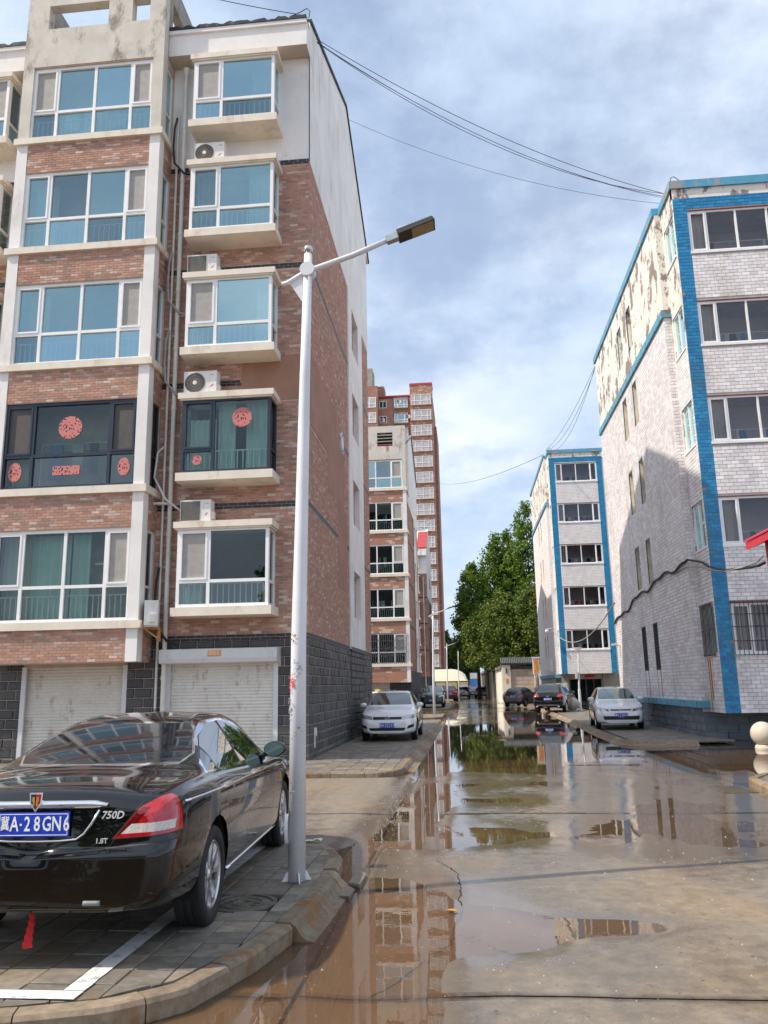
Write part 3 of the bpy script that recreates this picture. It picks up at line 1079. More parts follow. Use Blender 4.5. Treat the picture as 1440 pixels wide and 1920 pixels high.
mid_hull = [(-3.62, 16.12), (-1.75, 16.14), (-1.52, 16.35), (-1.43, 16.9), (-1.43, 40), (-12, 40), (-12, 16.12)]
mid_hull = [(-12, 16.12), (-1.80, 16.12), (-1.53, 16.32), (-1.43, 16.85), (-1.43, 40.5), (-12, 40.5)]
mdb = bed(mid_hull, .085, 'pavement_side')
pave(mdb, mid_hull, -3.62, -1.3, 16.1, 40.5, .30, .30, lambda x, y: .115 + .004 * nz(x * .6, y * .6, 4), 300, stagger=False)
pave(mdb, mid_hull, -12.0, -3.64, 16.1, 18.8, .30, .30, lambda x, y: .115, 0)
kerb([(-12, 15.99), (-1.72, 15.99), (-1.48, 16.2), (-1.36, 16.55), (-1.31, 17.0)], SQ, 'kerb_side', .6)
kerb([(-1.31, 17.03), (-1.30, 28), (-1.32, 40.4)], ROLL_P, 'kerb_roll', 1.0)

isl = [(-5, 43.6), (-1.75, 43.6), (-1.45, 44.2), (-1.45, 49), (-5, 49)]
ib = bed(isl, .10, 'pavement_island', 'road_concrete')
kerb([(-5, 43.5), (-1.7, 43.5), (-1.35, 44.1), (-1.35, 49)], SQ, 'kerb_island', .8)
is2 = [(-6, 60), (-1.6, 60), (-1.4, 61), (-1.4, 76), (-6, 76)]
bed(is2, .10, 'pavement_far', 'road_concrete')
kerb([(-6, 59.9), (-1.6, 59.9), (-1.3, 60.9), (-1.3, 76)], SQ, 'kerb_far', 1.2)
is3 = [(-6, 82), (-1.6, 82), (-1.4, 83), (-1.4, 100), (-6, 100)]
bed(is3, .10, 'pavement_end', 'road_concrete')
kerb([(-6, 81.9), (-1.6, 81.9), (-1.3, 82.9), (-1.3, 100)], SQ, 'kerb_end', 1.2)

right_hull = [(6.0, 23.75), (7.3, 23.9), (7.3, 60), (5.0, 60), (4.86, 47), (4.70, 36), (4.47, 28.7), (4.45, 24.6), (4.75, 23.72), (5.3, 23.62)]
rb = bed(right_hull, .07, 'pavement_right')
pave(rb, right_hull, 4.3, 7.3, 23.5, 60, .30, .30, lambda x, y: .095 + .006 * nz(x * .5, y * .4, 9), 160)
kerb([(6.2, 23.60), (5.25, 23.45), (4.62, 23.62), (4.30, 24.5), (4.33, 28.7), (4.57, 36.3), (4.72, 47.9), (4.86, 60)][::-1], ROLL_P, 'kerb_right', .9)
rn = [(4.62, -2), (12, -2), (12, 15.2), (5.2, 15.3), (4.72, 14.6), (4.60, 13.6)]
rnb = bed(rn, .085, 'pavement_corner')
pave(rnb, rn, 4.5, 8.0, 8.0, 15.4, .30, .30, lambda x, y: .105, 60)
kerb([(4.46, -2), (4.46, 13.5), (4.58, 14.6), (5.1, 15.42), (12, 15.35)][::-1], SQ, 'kerb_turn', .8)

# parking lines painted on the near pavement
mb = MB()
for (a, b, c, d) in ((-6.0, -2.12, 4.505, 4.625), (-2.24, -2.12, 4.632, 8.9)):
    n = 60 if d - c > 1 else 40
    for i in range(n):
        if d - c > 1:
            p, q = c + (d - c) * i / n, c + (d - c) * (i + 1) / n
            mb.face([(a + .006 * nz(p * 9, 1), p, .1285), (b + .008 * nz(p * 9, 4), p, .1285), (b + .008 * nz(q * 9, 4), q, .1285), (a + .006 * nz(q * 9, 1), q, .1285)])
        else:
            p, q = a + (b - a) * i / n, a + (b - a) * (i + 1) / n
            mb.face([(p, c, .1285), (q, c, .1285), (q, d, .1285), (p, d, .1285)])
kind(mb.build('parking_marking', 'paint_white'), 'structure')

# manhole in the near pavement
mh = thing('manhole_cover', 'round rusty iron manhole cover beside the black sedan rear wheel', 'manhole', (MANH[0], MANH[1], .1))
mb = MB()
mb.lathe([(.20, .0), (.265, .0), (.265, .026), (.232, .028), (.228, .016), (.20, .016)], 40, 'z', (0, 0, 0))
mb.build('frame_ring', 'iron', mh, world=False)
mb = MB()
mb.lathe([(.001, .018), (.06, .018), (.062, .024), (.075, .024), (.077, .018), (.15, .018), (.152, .024), (.165, .024), (.167, .018), (.222, .018), (.226, .010)], 40, 'z')
for k in range(12):
    a = k * math.pi / 6
    mb.box(-.006, .006, .09, .14, .018, .023) if k == 0 else mb.add([(x * math.cos(a) - y * math.sin(a), x * math.sin(a) + y * math.cos(a), z) for x, y, z in
        ((-.006, .09, .018), (.006, .09, .018), (.006, .14, .018), (-.006, .14, .018), (-.006, .09, .023), (.006, .09, .023), (.006, .14, .023), (-.006, .14, .023))], [(4, 5, 6, 7), (0, 1, 5, 4), (1, 2, 6, 5), (2, 3, 7, 6), (3, 0, 4, 7)])
mb.build('lid', 'iron', mh, world=False)

# drain grate by the right kerb
dg = thing('drain_grate', 'slotted iron drain grate in the wet road by the corner kerb', 'drain', (4.14, 14.0, .0))
mb = MB()
mb.box(-.26, .26, -.42, -.38, -.02, .014)
mb.box(-.26, .26, .38, .42, -.02, .014)
mb.box(-.26, -.22, -.38, .38, -.02, .014)
mb.box(.22, .26, -.38, .38, -.02, .014)
mb.build('grate_frame', 'iron', dg, world=False)
for k in range(9):
    mb = MB()
    y = -.36 + k * .088
    mb.box(-.22, .22, y, y + .045, -.02, .012)
    mb.build('bar', 'iron', dg, world=False)
mb = MB()
mb.face([(-.24, -.40, -.018 + .021), (.24, -.40, .003), (.24, .40, .003), (-.24, .40, .003)])
mb.build('pit', 'well', dg, world=False)

# loose grit washed over the road
gr = MB()
RG = random.Random(17)
for k in range(900):
    if k < 500:
        x, y = RG.uniform(-1.0, 3.4), RG.uniform(4.2, 13.0)
    else:
        x, y = RG.gauss(-1.08, .09), RG.uniform(4.6, 16.0)
    z = road_z(x, y)
    s = RG.uniform(.003, .009) * (1.6 if RG.random() < .08 else 1)
    a = RG.random() * 6.28
    c, d = math.cos(a) * s, math.sin(a) * s
    gr.add([(x + c, y + d, z), (x - d, y + c, z), (x - c, y - d, z), (x + d * 1.3, y - c * 1.3, z), (x, y, z + s * .9)], [(0, 1, 4), (1, 2, 4), (2, 3, 4), (3, 0, 4)])
o = gr.build('gravel', 'concrete_old')
kind(o, 'stuff')
o['label'] = 'loose grit scattered over the wet road'
o['category'] = 'gravel'

# litter
mb = MB()
RN2 = random.Random(3)
vs, fs = [], []
for j in range(7):
    for i in range(11):
        vs.append((-.09 + i * .018 + RN2.uniform(-.006, .006), -.03 + j * .010 * (1 + .3 * math.sin(i)) + RN2.uniform(-.004, .004), .012 + .022 * abs(math.sin(i * .7 + j * .9)) * (1 if i > 4 else .35)))
fs = [(j * 11 + i, j * 11 + i + 1, (j + 1) * 11 + i + 1, (j + 1) * 11 + i) for j in range(6) for i in range(10)]
mb.add(vs, fs)
o = mb.build('paper_tissue', 'paper_white', smooth=True)
o.location = (-1.66, 8.92, .125)
tag(o, 'crumpled white tissue on the pavement corner behind the lamp post', 'tissue')
for k, (x, y, lab) in enumerate(((-3.0, 12.4, 'small orange dead leaf on the dry side street'), (-.18, 6.75, 'reddish dead leaf lying beside the crack at the puddle edge'), (4.9, 20.8, 'yellow leaf floating in the muddy water before the stone ball'))):
    mb = MB()
    for s in (-1, 1):
        mb.face([(0, -.05, .0), (s * .03, -.01, .012), (s * .022, .03, .01), (0, .055, .002)])
    o = mb.build('fallen_leaf', 'leaf_litter')
    o.location = (x, y, max(0, road_z(x, y)) + .006)
    o.rotation_euler = (0, 0, k * 1.3)
    tag(o, lab, 'leaf')
# ------------------------------------------------------------------ left brick apartment house
def brick_tone():
    r = RNG.random()
    return .002 + r * .97 if r < .765 else (.752 + RNG.random() * .12 if r < .89 else .882 + RNG.random() * .11)


def gable_tone():
    r = RNG.random()
    return .002 + r * .83 if r < .89 else (.752 + RNG.random() * .12 if r < .95 else .882 + RNG.random() * .11)


def left_house():
    Y0, YB, YS, GX = 18.8, 17.95, 18.1, -3.64      # wall, big bay front, small bay front, gable
    b = thing('brick_apartment_house', 'six storey brown brick apartment house with projecting bay windows and white gable top', 'building', (GX, Y0, 0))
    FW, FG = front(Y0), side_right(GX)
    bricks, bands, blocks = [], [], []
    BW, BH, GP = .205, .0675, .009
    floors = [3.30 + 3.2 * k for k in range(5)]
    # ---- wall behind the small bays
    holesR = [(-6.5, -4.5, z + .30, z + 2.12) for z in floors]
    holesL = [(-14.1, -11.9, z + .30, z + 2.12) for z in floors]
    garR, garL, garLL = (-7.0, -4.36, 0.0, 2.30), (-10.55, -7.98, 0.0, 2.30), (-14.6, -11.95, 0, 2.3)
    mb = MB()
    wall(mb, FW, (-17, GX, 0, 15.42), holesR[:4] + holesL[:4] + [garR, garL, garLL], .2, 0)
    wall(mb, FW, (-17, GX, 15.42, 18.7), [holesR[4], holesL[4]], .2, 1)
    mb.build('front_wall', ['mortar', 'plaster_white'], b)
    # gable: brick to 15.4, white plaster above, white stair strip
    ridge, e0, e1 = (25.8, 22.6), (Y0 + .004, 19.75), (32.4, 19.95)
    stair = (25.7, 29.4)
    swin = [(26.55, 28.2, 3.95 + 3.15 * k, 5.5 + 3.15 * k) for k in range(4)]
    mb = MB()
    wall(mb, FG, (Y0, stair[0], 0, 15.40), [], .1, 0)
    wall(mb, FG, (stair[1], 31.6, 0, 15.40), [], .1, 0)
    wall(mb, FG, (stair[0], stair[1], 0, 2.86), [], .1, 0)
    mb.build('gable_wall', 'mortar', b)
    mb = MB()
    S = side_right(GX + .05)
    wall(mb, S, (stair[0], stair[1], 2.9, 15.40), swin, .3, 0)
    mb.fquad(frame((GX, stair[0], 0), (1, 0, 0), (0, 0, 1), (0, -1, 0)), 0, .05, 2.9, 15.4)
    mb.fquad(frame((GX, stair[1], 0), (1, 0, 0), (0, 0, 1), (0, 1, 0)), 0, .05, 2.9, 15.4)
    mb.build('stair_strip', 'plaster_white', b)
    mb = MB()
    G2 = side_right(GX + .02)
    poly = [(e0[0], 15.4), (31.6, 15.4), (31.6, 19.95), (e1[0], e1[1]), ridge, e0]
    mb.prism(poly, GX - .2, GX + .02, 'x')
    mb.build('gable_top', 'plaster_gable', b)
    for w_ in swin:
        mb = MB()
        y0, y1, z0, z1 = w_
        mb.box(GX - .24, GX - .2, y0, y1, z0, z1)
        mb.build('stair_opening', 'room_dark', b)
        # brick grille inside the opening
        pcs = []
        lay(side_right(GX - .2), (y0, y1, z0, z1), [], .205, .0675, .009, pcs, 0, .06, brick_tone)
        mbp = MB()
        for fr, a, c, d, e, n0, n1, t in pcs:
            if d - e < .05:
                mbp.add(piece_verts(fr, a, c, d, e, n0, n1), PF, 0, t)
        kind(mbp.build('stair_brickwork', 'brick', b), 'stuff')
    # masonry on gable
    patch = [(18.95, 23.7, 8.15, 9.9), (21.6, 24.7, 7.1, 8.148), (23.702, 24.7, 8.15, 8.9), (23.4, 25.2, 4.6, 7.098)]
    bz = [2.85, 6.03, 9.2, 12.45]
    bh_holes = [(Y0 - 1, 33, z - .02, z + .13) for z in bz[1:]]
    gp = []
    lay(FG, (Y0, stair[0], 2.98, 15.4), bh_holes + patch, BW, BH, GP, gp, 0, .008, gable_tone)
    lay(FG, (stair[1], 31.6, 2.98, 15.4), bh_holes, BW, BH, GP, gp, 0, .008, gable_tone)
    mbp = MB()
    for fr, a, c, d, e, n0, n1, t in gp:
        mbp.add(piece_verts(fr, a, c, d, e, n0, n1, .002), PF, 0, t)
    kind(mbp.build('gable_brickwork', 'brick', b), 'stuff')
    mb = MB()
    for a, c, d, e in patch:
        mb.fbox(FG, a, c, d, e, 0, .012)
    mb.build('render_patch', 'plaster_brown', b)
    for z in bz:
        lay(FG, (Y0, stair[0], z - .02, z + .13), [], .24, .075, .009, bands, 0, .010)
        lay(FG, (stair[1], 31.6, z - .02, z + .13), [], .24, .075, .009, bands, 0, .010)
    lay(FG, (stair[0], stair[1], 2.83, 2.98), [], .24, .075, .009, bands, 0, .06)
    # dark plinth blocks
    lay(FG, (Y0, stair[0], 0, 2.83), [], .42, .222, .012, blocks, 0, .03, None, .5, .012)
    lay(FG, (stair[0], stair[1], 0, 2.83), [], .42, .222, .012, blocks, 0, .055, None, .5, .012)
    lay(FG, (stair[1], 31.6, 0, 2.83), [], .42, .222, .012, blocks, 0, .03, None, .5, .012)
    mb = MB()
    mb.lathe([(.001, GX + .03), (.30, GX + .03), (.34, GX + .025), (.34, GX)], 28, 'x', (0, 24.3, 9.25))
    o = mb.build('round_plaque', 'cam_white', b)
    mb = MB()
    mb.lathe([(.22, GX + .034), (.30, GX + .034), (.30, GX + .031)], 28, 'x', (0, 24.3, 9.25))
    mb.build('plaque_ring', 'board_blue', o)
    mb = MB()
    mb.box(GX + .03, GX + .09, 19.35, 19.43, .62, .80)
    mb.box(GX + .03, GX + .06, 19.37, 19.41, .35, .62)
    mb.build('meter_tap', 'pvc', b)
    # ---- front masonry between the small bays
    bandh = [(-20, 0, z - .02, z + .13) for z in (6.03, 9.2, 12.35, 15.36)]
    bayblk = [(-11.40, -7.42, 2.2, 25)]
    patchF = [(-5.35, GX, 8.75, 9.93)]
    small = [(-6.55, -4.45, z + .10, z + 2.3) for z in floors]
    fp = []
    lay(FW, (-7.42, GX, 2.98, 15.42), holesR + bandh + patchF + small, BW, BH, GP, fp, 0, .008, brick_tone)
    lay(FW, (-12.6, -11.34, 2.98, 15.42), holesL + bandh, BW, BH, GP, fp, 0, .008, brick_tone)
    mb = MB()
    mb.fbox(FW, -5.35, GX, 8.75, 9.93, 0, .012)
    mb.build('render_patch', 'plaster_brown', b)
    for z in (2.85, 6.03, 9.2, 12.35, 15.36):
        lay(FW, (-12.6, -11.34, z - .02, z + .13), [], .24, .075, .009, bands, 0, .010)
        lay(FW, (-7.42, GX, z - .02, z + .13), patchF, .24, .075, .009, bands, 0, .010)
    lay(FW, (-12.6, GX, 0, 2.83), [garR, garL, garLL, (-7.12, -4.28, 2.3, 2.66)], .42, .222, .012, blocks, 0, .03, None, .5, .012)
    # ---- small bays
    for col, (x0, x1) in enumerate(((-6.62, -4.44), (-14.2, -11.82))):
        for k, z in enumerate(floors):
            zs, zt = z + .27, z + 2.12 + .0
            navy = (k == 1 and col == 0)
            FS = front(YS)
            mb = MB()
            mb.box(x0 - .09, x1 + .09, YS - .06, Y0, zs - .20, zs, 0)
            mb.build('bay_sill', 'sill_cream', b)
            mb = MB()
            mb.box(x0 - .09, x1 + .09, YS - .06, Y0, zt + .01, zt + .16, 0)
            mb.box(x0 - .05, x1 + .05, YS - .03, Y0, zt - .03, zt + .01, 0)
            mb.build('bay_hood', 'sill_cream', b)
            fm = 'navy_frame' if navy else 'pvc'
            gm = 'glass_clear' if k <= 1 else 'glass_sky'
            if navy:
                window(FS, x0, x1, zs, zt, b, [x0 + .78], [zs + .56], fm, gm, .07, .08, -.02, [(0, 1)], split=(1,))
            else:
                window(FS, x0, x1, zs, zt, b, [x0 + .76], [zs + .60], fm, gm, .075, .08, -.02, [(0, 1)], screens=() if k in (3,) else ((0, 1),) if col == 0 else ((0, 1), (1, 1)))
            window(side_right(x1), YS + .102, Y0, zs, zt, b, [], [zs + .58], fm, gm, .07, .07, -.003)
            window(side_left(x0), YS + .102, Y0, zs, zt, b, [], [zs + .58], fm, gm, .07, .07, -.003)
            railing(FS, x0 + .08, x1 - .08, zs, zs + .55, -.14, b, .135)
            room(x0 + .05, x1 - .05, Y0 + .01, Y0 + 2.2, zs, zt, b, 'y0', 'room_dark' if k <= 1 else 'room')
            if navy:
                drape(FS, x0 + .8, x0 + 1.25, zs, zt, -.38, b, 'curtain')
                drape(FS, x0 + 1.5, x1 - .08, zs, zt, -.38, b, 'curtain')
                drape(FS, x0 + .1, x0 + .75, zs, zt - .4, -.42, b, 'curtain')
            elif k in (3, 4):
                drape(FS, x0 + .1, x0 + .7, zs, zt, -.45, b, 'curtain_cream')
                drape(FS, x0 + 1.45, x1 - .1, zs, zt, -.45, b, 'curtain' if k == 3 else 'curtain_cream')
            elif k == 0:
                drape(FS, x0 + .1, x0 + .5, zs, zt, -.45, b, 'curtain')
            elif k == 2:
                drape(FS, x0 + .1, x0 + .4, zs, zt, -.45, b, 'curtain_cream')
                drape(FS, x1 - .5, x1 - .1, zs, zt, -.5, b, 'cloth_white')
    # ---- big bay
    X0, X1 = -11.32, -7.42
    FB = front(YB)
    FBR, FBL = side_right(X1), side_left(X0)
    wx0, wx1 = -11.06, -7.66
    cols = [-10.34, -9.30, -8.29]
    mb = MB()
    wins = [(wx0, wx1, z, z + 2.18) for z in floors]
    wall(mb, FB, (X0, X1, 2.37, 18.5), wins, .1, 0)
    sw = [(YB + .34, Y0 - .06, z, z + 2.18) for z in floors]
    wall(mb, FBR, (YB, Y0, 2.37, 18.5), sw, .1, 0)
    wall(mb, FBL, (YB, Y0, 2.37, 18.5), [], .1, 0)
    mb.face([(X0, YB, 2.37), (X0, Y0, 2.37), (X1, Y0, 2.37), (X1, YB, 2.37)], 1)
    mb.build('bay_wall', ['mortar', 'soffit'], b)
    for k, z in enumerate(floors):
        lo, hi = (2.37 if k == 0 else floors[k - 1] + 2.18), z - .18
        if k == 0:
            lo += .0
        lay(FB, (wx0 + .02, wx1 - .02, lo + .01, hi), [], BW, BH, GP, fp, 0, .008, brick_tone)
        lay(FBR, (YB + .30, Y0, lo, hi), [], BW, BH, GP, fp, 0, .008, brick_tone)
        # piers
        for (a, c) in ((X0, wx0 + .02), (wx1 - .02, X1)):
            mb = MB()
            mb.fbox(FB, a - .006, c + .006, (2.37 if k == 0 else floors[k - 1] - .001), z - .181, -.28, .018)
            mb.build('pier', 'plaster_white', b)
        mb = MB()
        mb.box(X0 - .08, X1 + .08, YB - .085, Y0, z - .18, z - .002)
        mb.build('sill_course', 'sill_cream', b)
        navy = (k == 1)
        top5 = (k == 4)
        fm = 'navy_frame' if navy else 'pvc'
        gm = 'glass_clear' if k <= 1 else 'glass_sky'
        if navy:
            window(FB, wx0, wx1, z, z + 2.18, b, [wx0 + .76, wx1 - .70], [z + .83], fm, gm, .075, .09, -.04, [(0, 1), (2, 1)], screens=((0, 1), (2, 1)))
        else:
            window(FB, wx0, wx1, z, z + 2.18, b, cols, [z + .82], fm, gm, .075, .09, -.04, [(0, 1), (3, 1)], screens=((3, 1),) if k in (2, 3, 0) else ((0, 1), (3, 1)))
        window(FBR, YB + .34, Y0 - .06, z, z + 2.18, b, [], [z + .82], fm, gm, .06, .07, -.03)
        if not navy:
            railing(FB, wx0 + .1, wx1 - .1, z, z + .62, -.17, b, .135)
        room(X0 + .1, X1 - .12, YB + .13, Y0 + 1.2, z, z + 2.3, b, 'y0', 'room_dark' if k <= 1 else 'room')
        if k == 0:
            drape(FB, wx0 + .05, cols[0] + .1, z, z + 2.15, -.42, b, 'curtain_cream')
            drape(FB, cols[0] + .06, cols[1] - .05, z, z + 2.12, -.42, b, 'curtain', .045, .22)
            drape(FB, cols[1] + .02, cols[1] + .48, z, z + 2.12, -.42, b, 'curtain', .045, .22)
            mb = MB()
            mb.fbox(FB, cols[1] + .5, wx1 - .1, z + 1.40, z + 1.45, -.62, -.58)
            mb.build('laundry_rod', 'rail', b)
        elif navy:
            mb = MB()
            mb.tube([(-10.3, YB + .5, z + 1.25), (-8.5, YB + .5, z + 1.25)], .012, 6)
            mb.tube([(-10.3, YB + .62, z + 1.13), (-8.5, YB + .62, z + 1.13)], .012, 6)
            mb.tube([(-8.5, YB + .5, z + 1.25), (-8.5, YB + .5, z)], .012, 6)
            mb.tube([(-10.3, YB + .5, z + 1.25), (-10.3, YB + .5, z)], .012, 6)
            mb.build('drying_rack', 'rail', b)
            for q, (xx, ww, m_) in enumerate(((-9.5, .28, 'curtain_cream'), (-10.1, .35, 'cloth_blue'), (-9.05, .2, 'cloth_dark'))):
                mb = MB()
                mb.box(xx, xx + ww, YB + .48, YB + .53, z + .55 - .2 * q % .3, z + 1.24)
                mb.build('laundry', m_, b)
            drape(FB, wx0 + .05, wx0 + .5, z, z + 2.1, -.5, b, 'curtain')
            drape(FB, wx1 - .25, wx1 - .05, z, z + 2.1, -.5, b, 'curtain')
        elif k == 4:
            for q, (xx, ww, zz) in enumerate(((-10.2, .55, .45), (-9.75, .42, .35), (-9.0, .55, .40))):
                mb = MB()
                mb.box(xx, xx + ww, YB + .21, YB + .24, z + zz - .12, z + .95)
                mb.build('laundry', 'cloth_white', b)
            drape(FB, cols[0] + .5, cols[1], z + .7, z + 1.35, -.8, b, 'cloth_white')
            drape(FB, cols[1] + .1, cols[2], z + .75, z + 1.3, -.8, b, 'cloth_pink')
        elif k == 2:
            drape(FB, wx0 + .1, cols[0], z, z + 2.1, -.5, b, 'curtain_cream')
        else:
            drape(FB, wx0 + .1, cols[0], z, z + 2.1, -.5, b, 'curtain')
    # upper plaster of the bay and the pierced rooftop box
    mb = MB()
    mb.fbox(FB, X0 - .012, wx0 + .03, 16.09, 18.308, -.3, .02)
    mb.fbox(FB, wx1 - .03, X1 + .012, 16.09, 18.308, -.3, .02)
    slots = [(-10.72, -9.02, 19.5, 20.25), (-8.35, -7.85, 19.5, 20.25)]
    FT = front(YB - .02)
    for c in cells(X0 - .012, X1 + .012, 18.31, 21.2, slots):
        mb.fbox(FT, *c, -.28, 0)
    mb.build('roof_box_front', 'plaster_old', b)
    mb = MB()
    for c in cells(YB + .28, 21.0, 18.5, 21.2, [(YB + .55, 20.6, 19.6, 20.5)]):
        mb.fbox(side_right(X1), *c, -.25, -.002)
        mb.fbox(side_left(X0), *c, -.25, -.002)
    for x in (-11.2, -7.7):
        mb.box(x, x + .25, 20.9, 21.1, 18.5, 21.2)
    for z in (19.45, 19.95, 20.75):
        mb.box(X0 + .2, X1 - .2, 19.2 + (z - 19.4) * .9, 19.45 + (z - 19.4) * .9, z - .12, z + .14)
    mb.build('roof_box_frame', 'concrete_old', b)
    # ---- cornice and roof
    for (x0, x1) in ((X1, GX + .03), (-17, X0)):
        mb = MB()
        mb.box(x0, x1, 18.3, Y0 + .4, 18.60, 19.25, 0)
        mb.box(x0, x1, 18.24, Y0 + .4, 19.25, 19.36, 0)
        mb.face([(x0, 18.3, 18.597), (x0, Y0, 18.597), (x1, Y0, 18.597), (x1, 18.3, 18.597)], 1)
        mb.build('cornice', ['plaster_white', 'soffit'], b)
        mb = MB()
        n = 40
        up_, lo_ = [], []
        for i in range(n + 1):
            a = x0 + (x1 - x0) * i / n
            h = 19.42 + .05 * nz(i * .7, 2) + .05 * (nz(i * .35, 9) < .1)
            up_.append((a, h))
            lo_.append((a, 19.365))
        mb.prism(lo_ + up_[::-1], 18.22, 18.7, 'y')
        mb.build('roof_tar_edge', 'tar', b)
    mb = MB()
    for xx in (GX - .1,):
        for (p, q) in ((e0, ridge), (ridge, e1)):
            mb.hexa([(GX - .25, p[0], p[1] + .002), (GX + .07, p[0], p[1] + .002), (GX + .07, q[0], q[1] + .002), (GX - .25, q[0], q[1] + .002),
                     (GX - .25, p[0], p[1] + .11), (GX + .07, p[0], p[1] + .11), (GX + .07, q[0], q[1] + .11), (GX - .25, q[0], q[1] + .11)])
    mb.build('verge_edge', 'tar', b)
    mb = MB()
    for (p, q) in (((18.6, 19.4), ridge), (ridge, e1)):
        mb.face([(-17, p[0], p[1]), (GX - .2, p[0], p[1]), (GX - .2, q[0], q[1]), (-17, q[0], q[1])])
    mb.face([(-17, 31.6, 0), (GX, 31.6, 0), (GX, 31.6, 19.95), (-17, 31.6, 19.95)])
    mb.face([(-17, Y0, 0), (-17, 31.6, 0), (-17, 31.6, 20), (-17, Y0, 20)])
    mb.build('roof', 'roof_sheet', b)
    place_pieces('brick', fp, 'brick', b, .002, 300, 'brickwork')
    place_pieces('band_brick', bands, 'band_brick', b, .002, 120, 'band_brickwork')
    place_pieces('plinth_block', blocks, 'dark_block', b, .022, 300, 'plinth_blockwork')
    # ---- garages
    for (x0, x1, z0, z1), boxed in ((garR, True), (garL, False), (garLL, False)):
        yy = Y0 + (.05 if boxed else .12)
        prof = []
        g0 = MB()
        for k in range(6):
            t = k / 5
            g0.face([(x0, -.016 * math.sin(math.pi * t), .075 * t), (x1, -.016 * math.sin(math.pi * t), .075 * t), (x1, -.016 * math.sin(math.pi * (t + .2)), .075 * (t + .2)), (x0, -.016 * math.sin(math.pi * (t + .2)), .075 * (t + .2))]) if k < 5 else None
        me = g0.mesh('slat', 'shutter', smooth=True)
        k = 0
        while .08 + k * .075 < z1:
            link('slat', me, b, Vector((0, yy, .08 + k * .075)) - wloc(b))
            k += 1
        for a, c in ((x0 - .02, x0 + .09), (x1 - .09, x1 + .02)):
            mb = MB()
            mb.box(a, c, Y0 - .035, Y0 + .02, .0, z1 + .02)
            mb.build('shutter_guide', 'shutter_box', b)
        mb = MB()
        mb.box(x0, x1, yy + .02, yy + .05, 0, z1 + .1)
        mb.build('shutter_back', 'room_dark', b)
        if boxed:
            mb = MB()
            mb.prism([(Y0 - .33, 2.42), (Y0 - .30, 2.33), (Y0, 2.30), (Y0, 2.64), (Y0 - .33, 2.64)], -7.10, -4.31, 'x')
            mb.build('shutter_housing', 'shutter_box', b)
            pl = MB()
            pl.box(-5.93, -5.62, Y0 - .342, Y0 - .331, 2.47, 2.60)
            pl = pl.build('number_plaque', 'orange_plate', b)
            for q in range(4):
                i_ = MB()
                x = -5.90 + q * .066
                i_.box(x, x + .045, Y0 - .345, Y0 - .3425, 2.50, 2.515)
                i_.box(x, x + .045, Y0 - .345, Y0 - .3425, 2.565, 2.58)
                i_.box(x, x + .012, Y0 - .345, Y0 - .3425, 2.515, 2.565)
                i_.box(x + .033, x + .045, Y0 - .345, Y0 - .3425, 2.515, 2.565)
                i_.build('lettering', 'cream_ink', pl)
    # ---- pipes in the corner between bay and small bays
    def pipe(x, y, z0, z1, r, collars, mat='pipe'):
        mb = MB()
        mb.tube([(x, y, z0), (x, y, z1)], r, 10)
        for c in collars:
            mb.tube([(x, y, c - .05), (x, y, c + .05)], r * 1.2, 10)
        return mb.build('drainpipe', mat, b, smooth=False)
    pipe(-7.02, 18.62, 1.25, 18.3, .055, [2.0, 5.4, 7.0, 8.6, 10.2, 11.8, 13.4, 15.0, 16.6])
    pipe(-7.02, 18.62, .0, 1.25, .06, [.6], 'pipe_grey')
    pipe(-7.22, 18.68, 1.3, 17.3, .03, [4, 7, 10, 13, 16])
    pipe(-7.22, 18.68, .0, 1.3, .035, [], 'pipe_grey')
    mb = MB()
    mb.tube([(-7.02, 18.62, 18.22), (-7.02, 18.62, 18.42)], [.06, .1], 10)
    mb.build('rain_head', 'pipe', b)
    mb = MB()
    mb.tube([(-7.40, 18.5, 6.15), (-7.0, 18.55, 6.15)], .032, 8)
    mb.build('branch_pipe', 'pipe', b)
    for (zz, m_) in ((16.9, 'cable'), (12.9, 'cable_grey'), (10.7, 'cable_grey'), (7.6, 'pipe'), (4.6, 'cable')):
        mb = MB()
        pts = [(-7.22, 18.60, zz), (-7.27, 18.56, zz - .35), (-7.28, 18.55, zz - .9), (-7.24, 18.55, zz - 1.4), (-6.95, 18.55, zz - 1.75), (-6.7, 18.5, zz - 1.85)]
        if m_ == 'pipe':
            pts = [(-7.22, 18.6, zz), (-7.36, 18.56, zz - .15), (-7.40, 18.5, zz - .8), (-7.1, 18.5, zz - 1.35), (-6.65, 18.45, zz - 1.7)]
        mb.tube(pts, .028, 7)
        mb.build('conditioner_hose', m_, b, smooth=True)
    mb = MB()
    mb.tube([(-3.66, 18.72, 19.3), (-3.62, 18.78, 18.4), (-3.62, 18.78, 15.4)], .012, 5)
    mb.build('lightning_wire', 'cable', b)
    # roof wire loop at the corner
    mb = MB()
    mb.tube([(-4.1, 18.4, 19.6), (-3.8, 18.4, 19.72), (-3.62, 18.4, 19.82), (-3.54, 18.4, 19.72), (-3.58, 18.45, 19.55)], .012, 5)
    mb.build('wire_loop', 'cable', b)
    return b


LH = left_house()


def papercut_disc(x, y, z, r, label, sy=1.0, box=False):
    mb = MB()
    pts = []
    if box:
        pts = [(-r, -r * .33), (r, -r * .33), (r, r * .33), (-r, r * .33)]
    else:
        for k in range(96):
            a = 2 * math.pi * k / 96
            rr = r * (1 + .025 * math.sin(16 * a))
            pts.append((rr * math.cos(a), rr * math.sin(a) * sy))
    mb.prism([(a, b) for a, b in pts], 0, .004, 'y')
    o = mb.build('paper_cutting', 'papercut')
    o.location = (x, y, z)
    tag(o, label, 'decoration', 'red paper cuttings on the window panes')


